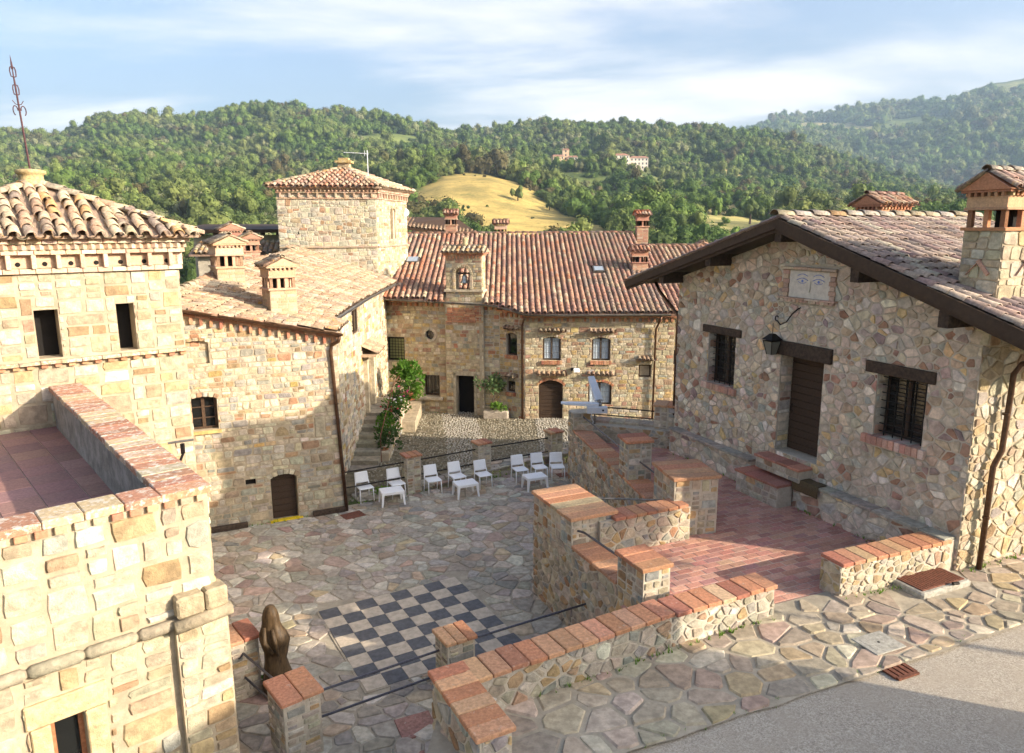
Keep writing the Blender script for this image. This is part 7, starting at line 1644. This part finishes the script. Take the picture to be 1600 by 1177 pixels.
def scatter():
    P = []
    def ring(d0, d1, step, az0, az1, size, keep=1.):
        area_ = (az1 - az0) * (d1 * d1 - d0 * d0) / 2; n = int(area_ / step ** 2); a = nrng.uniform(az0, az1, n); r = np.sqrt(nrng.uniform(d0 * d0, d1 * d1, n)); x, y = np.sin(a) * r, np.cos(a) * r
        z = land_z(x, y); cl = np.sin(x * .021 + 2) * np.cos(y * .024 + 1) + .5 * np.sin(x * .06 + y * .05)
        fis = fields_at(x, y)
        for i in range(n):
            fi = fis[i]
            if fi >= 0 and nrng.random() > .022: continue
            if cl[i] < -1.15 and nrng.random() < .6: continue
            s = size * float(np.clip(nrng.lognormal(-.05, .32), .45, 1.8)) * (1 + .15 * cl[i]); s = s * (.32 if fi >= 0 else 1); P.append((x[i], y[i], z[i] - .12 * s, s))
    ring(62, 130, 4.0, -.8, .8, 3.8); ring(130, 260, 4.6, -.78, .78, 5.0); ring(260, 520, 5.6, -.74, .74, 6.2); ring(520, 900, 7.0, -.74, .74, 7.6); ring(900, 1420, 8.6, -.74, .74, 9.4); ring(1800, 3350, 17., .18, .76, 20.)
    return np.array(P)
PT = scatter()
me = bpy.data.meshes.new('woods'); me.from_pydata(PT[:, :3].tolist(), [], [])
at = me.attributes.new('size', 'FLOAT', 'POINT'); at.data.foreach_set('value', PT[:, 3].astype(np.float32))
woods = bpy.data.objects.new('woods', me); COL.objects.link(woods); tag(woods, 'mixed green woodland covering the hills behind the castle', 'woodland', None, 'stuff')
ng = bpy.data.node_groups.new('scatter_trees', 'GeometryNodeTree'); ng.interface.new_socket('Geometry', in_out='INPUT', socket_type='NodeSocketGeometry'); ng.interface.new_socket('Geometry', in_out='OUTPUT', socket_type='NodeSocketGeometry')
gi, go = ng.nodes.new('NodeGroupInput'), ng.nodes.new('NodeGroupOutput'); ip = ng.nodes.new('GeometryNodeInstanceOnPoints'); ci = ng.nodes.new('GeometryNodeCollectionInfo'); ci.inputs['Collection'].default_value = pc; ci.inputs['Separate Children'].default_value = True; ci.inputs['Reset Children'].default_value = True
na_ = ng.nodes.new('GeometryNodeInputNamedAttribute'); na_.data_type = 'FLOAT'; na_.inputs['Name'].default_value = 'size'
rv = ng.nodes.new('FunctionNodeRandomValue'); rv.data_type = 'FLOAT_VECTOR'; rv.inputs[0].default_value = (-.1, -.1, 0); rv.inputs[1].default_value = (.1, .1, 6.28)
rs = ng.nodes.new('FunctionNodeRandomValue'); rs.data_type = 'FLOAT_VECTOR'; rs.inputs[0].default_value = (.85, .85, .75); rs.inputs[1].default_value = (1.15, 1.15, 1.25); rs.inputs['Seed'].default_value = 3
vm = ng.nodes.new('ShaderNodeVectorMath'); vm.operation = 'SCALE'
L = ng.links; L.new(gi.outputs[0], ip.inputs['Points']); L.new(ci.outputs[0], ip.inputs['Instance']); ip.inputs['Pick Instance'].default_value = True
L.new(rs.outputs[0], vm.inputs[0]); L.new([s for s in na_.outputs if s.enabled][0], vm.inputs['Scale']); L.new(vm.outputs[0], ip.inputs['Scale']); L.new(rv.outputs[0], ip.inputs['Rotation']); L.new(ip.outputs[0], go.inputs[0])
md = woods.modifiers.new('trees', 'NODES'); md.node_group = ng
# ---- single trees and bushes standing in the hay field and by its edges
def lone_tree(u, D, h, label, seed):
    x = (u - 800) / FOC * D; z = float(land_z(np.array([x]), np.array([D]))[0]); o = empty('field_tree', (x, D, z), label, 'tree', 'single trees in the fields')
    MB().tube([(x, D, z - .3), (x + .1, D, z + h * .25), (x, D, z + h * .5)], [.05 * h, .035 * h, .015 * h], 7).build('trunk', 'bark', o)
    c = put('crown', tree_mesh('crown', seed, 220), (x, D, z + h * .12), o); c.scale = (h * .62, h * .62, h * .78)
for k, (u, D, h, lab) in enumerate(((810, 405, 8, 'lone tree in the middle of the golden hay field'), (858, 400, 6, 'small tree lower down the golden hay field, towards the hedge'), (1109, 395, 9, 'round tree in the pale meadow right of the hay field'), (1165, 330, 12, 'bushy tree by the lower meadow near the house gable'), (768, 270, 7, 'bush at the foot of the hay field, left of the slim chimney'), (905, 262, 9, 'bush under the hay field above the red roof ridge'), (1128, 440, 7, 'small tree at the top edge of the pale meadow'))):
    lone_tree(u, D, h, lab, 700 + k)
# ---- village and farmhouses on the far hillside
def far_house(u, D, w, d, h, label, mat='house_white', rot=0., cols=4, rows=2, tower=False, sink=0.):
    x = (u - 800) / FOC * D; z = float(land_z(np.array([x]), np.array([D]))[0]) + 1.0 - sink; b = np.array([x, D, z]); e = np.array([math.cos(rot), math.sin(rot), 0]); q = np.array([-e[1], e[0], 0]); o = empty('far_house', b, label, 'house', 'houses of the hillside village')
    v, f = box_geo(b + (0, 0, h / 2 - 2), e * w, q * d, (0, 0, h + 4)); solid('wall', v, f, mat, o)
    t = .6; A = [b + e * sx * (w / 2 + t) + q * sy * (d / 2 + t) + np.array((0, 0, h)) for sx, sy in ((-1, -1), (1, -1), (1, 1), (-1, 1))]; r0, r1 = b + e * (-w / 2 + (w * .12)) + np.array((0, 0, h + d * .2)), b + e * (w / 2 - w * .12) + np.array((0, 0, h + d * .2))
    solid('roof', [*A, r0, r1], [(0, 1, 5, 4), (1, 2, 5), (2, 3, 4, 5), (3, 0, 4), (3, 2, 1, 0)], 'roof_far', o)
    for j in range(rows):
        for i in range(cols):
            c = b + e * (w * ((i + .5) / cols - .5)) - q * (d / 2 + .02) + np.array((0, 0, h * (j + .55) / rows)); v, f = box_geo(c, e * min(1.4, w / cols * .4), q * .1, (0, 0, min(2., h / rows * .5))); solid('window', v, f, 'window_far', o)
    return o
far_house(957, 800, 27, 12, 15, 'largest pale block of the hillside village', rot=.1, cols=7, rows=4)
far_house(992, 812, 19, 11, 12, 'pale house joined to the right of the big village block', rot=-.05, cols=5, rows=3)
far_house(933, 790, 9, 8, 6, 'small ochre house below the left end of the big village block', 'house_ochre', cols=3, rows=2)
far_house(882, 810, 7, 7, 15, 'slim village tower left of the big block', 'house_ochre', cols=1, rows=4)
far_house(870, 800, 12, 9, 8, 'ochre village house at the left end of the village', 'house_ochre', rot=.2, cols=3, rows=2)
far_house(893, 805, 10, 8, 8, 'pale village house beside the slim tower', rot=-.1, cols=3, rows=2)
far_house(822, 960, 20, 9, 7, 'pair of farm buildings above the village, standing alone', rot=.05, cols=5, rows=2)
far_house(20, 1235, 15, 10, 9, 'ochre house on the skyline left of the iron finial', 'house_ochre', cols=3, rows=2)
far_house(100, 1238, 24, 10, 7, 'low pale houses on the skyline right of the iron finial', cols=6, rows=1)
far_house(8, 560, 13, 9, 5, 'ochre farmhouse at the meadow edge, far left', 'house_ochre', cols=3, rows=1)
# ---- haze
hb = bpy.data.meshes.new('haze'); zmin, zmax = float(Zg.min()) - 1.5, float(Zg.max()) + 60
v, f = box_geo((0, 0, (zmin + zmax) / 2), (9200, 0, 0), (0, 9200, 0), (0, 0, zmax - zmin)); hb.from_pydata(v.tolist(), [], f)
hm = bpy.data.materials.new('haze'); hm.use_nodes = True; hm.node_tree.nodes.clear(); ho = hm.node_tree.nodes.new('ShaderNodeOutputMaterial'); hv = hm.node_tree.nodes.new('ShaderNodeVolumePrincipled')
hv.inputs['Color'].default_value = (.55, .76, 1.0, 1); hv.inputs['Density'].default_value = .00012; hv.inputs['Anisotropy'].default_value = .0; hm.node_tree.links.new(hv.outputs[0], ho.inputs['Volume']); hb.materials.append(hm)
hz_o = bpy.data.objects.new('haze', hb); COL.objects.link(hz_o); tag(hz_o, 'thin blue summer haze over the valley', 'haze', None, 'stuff')
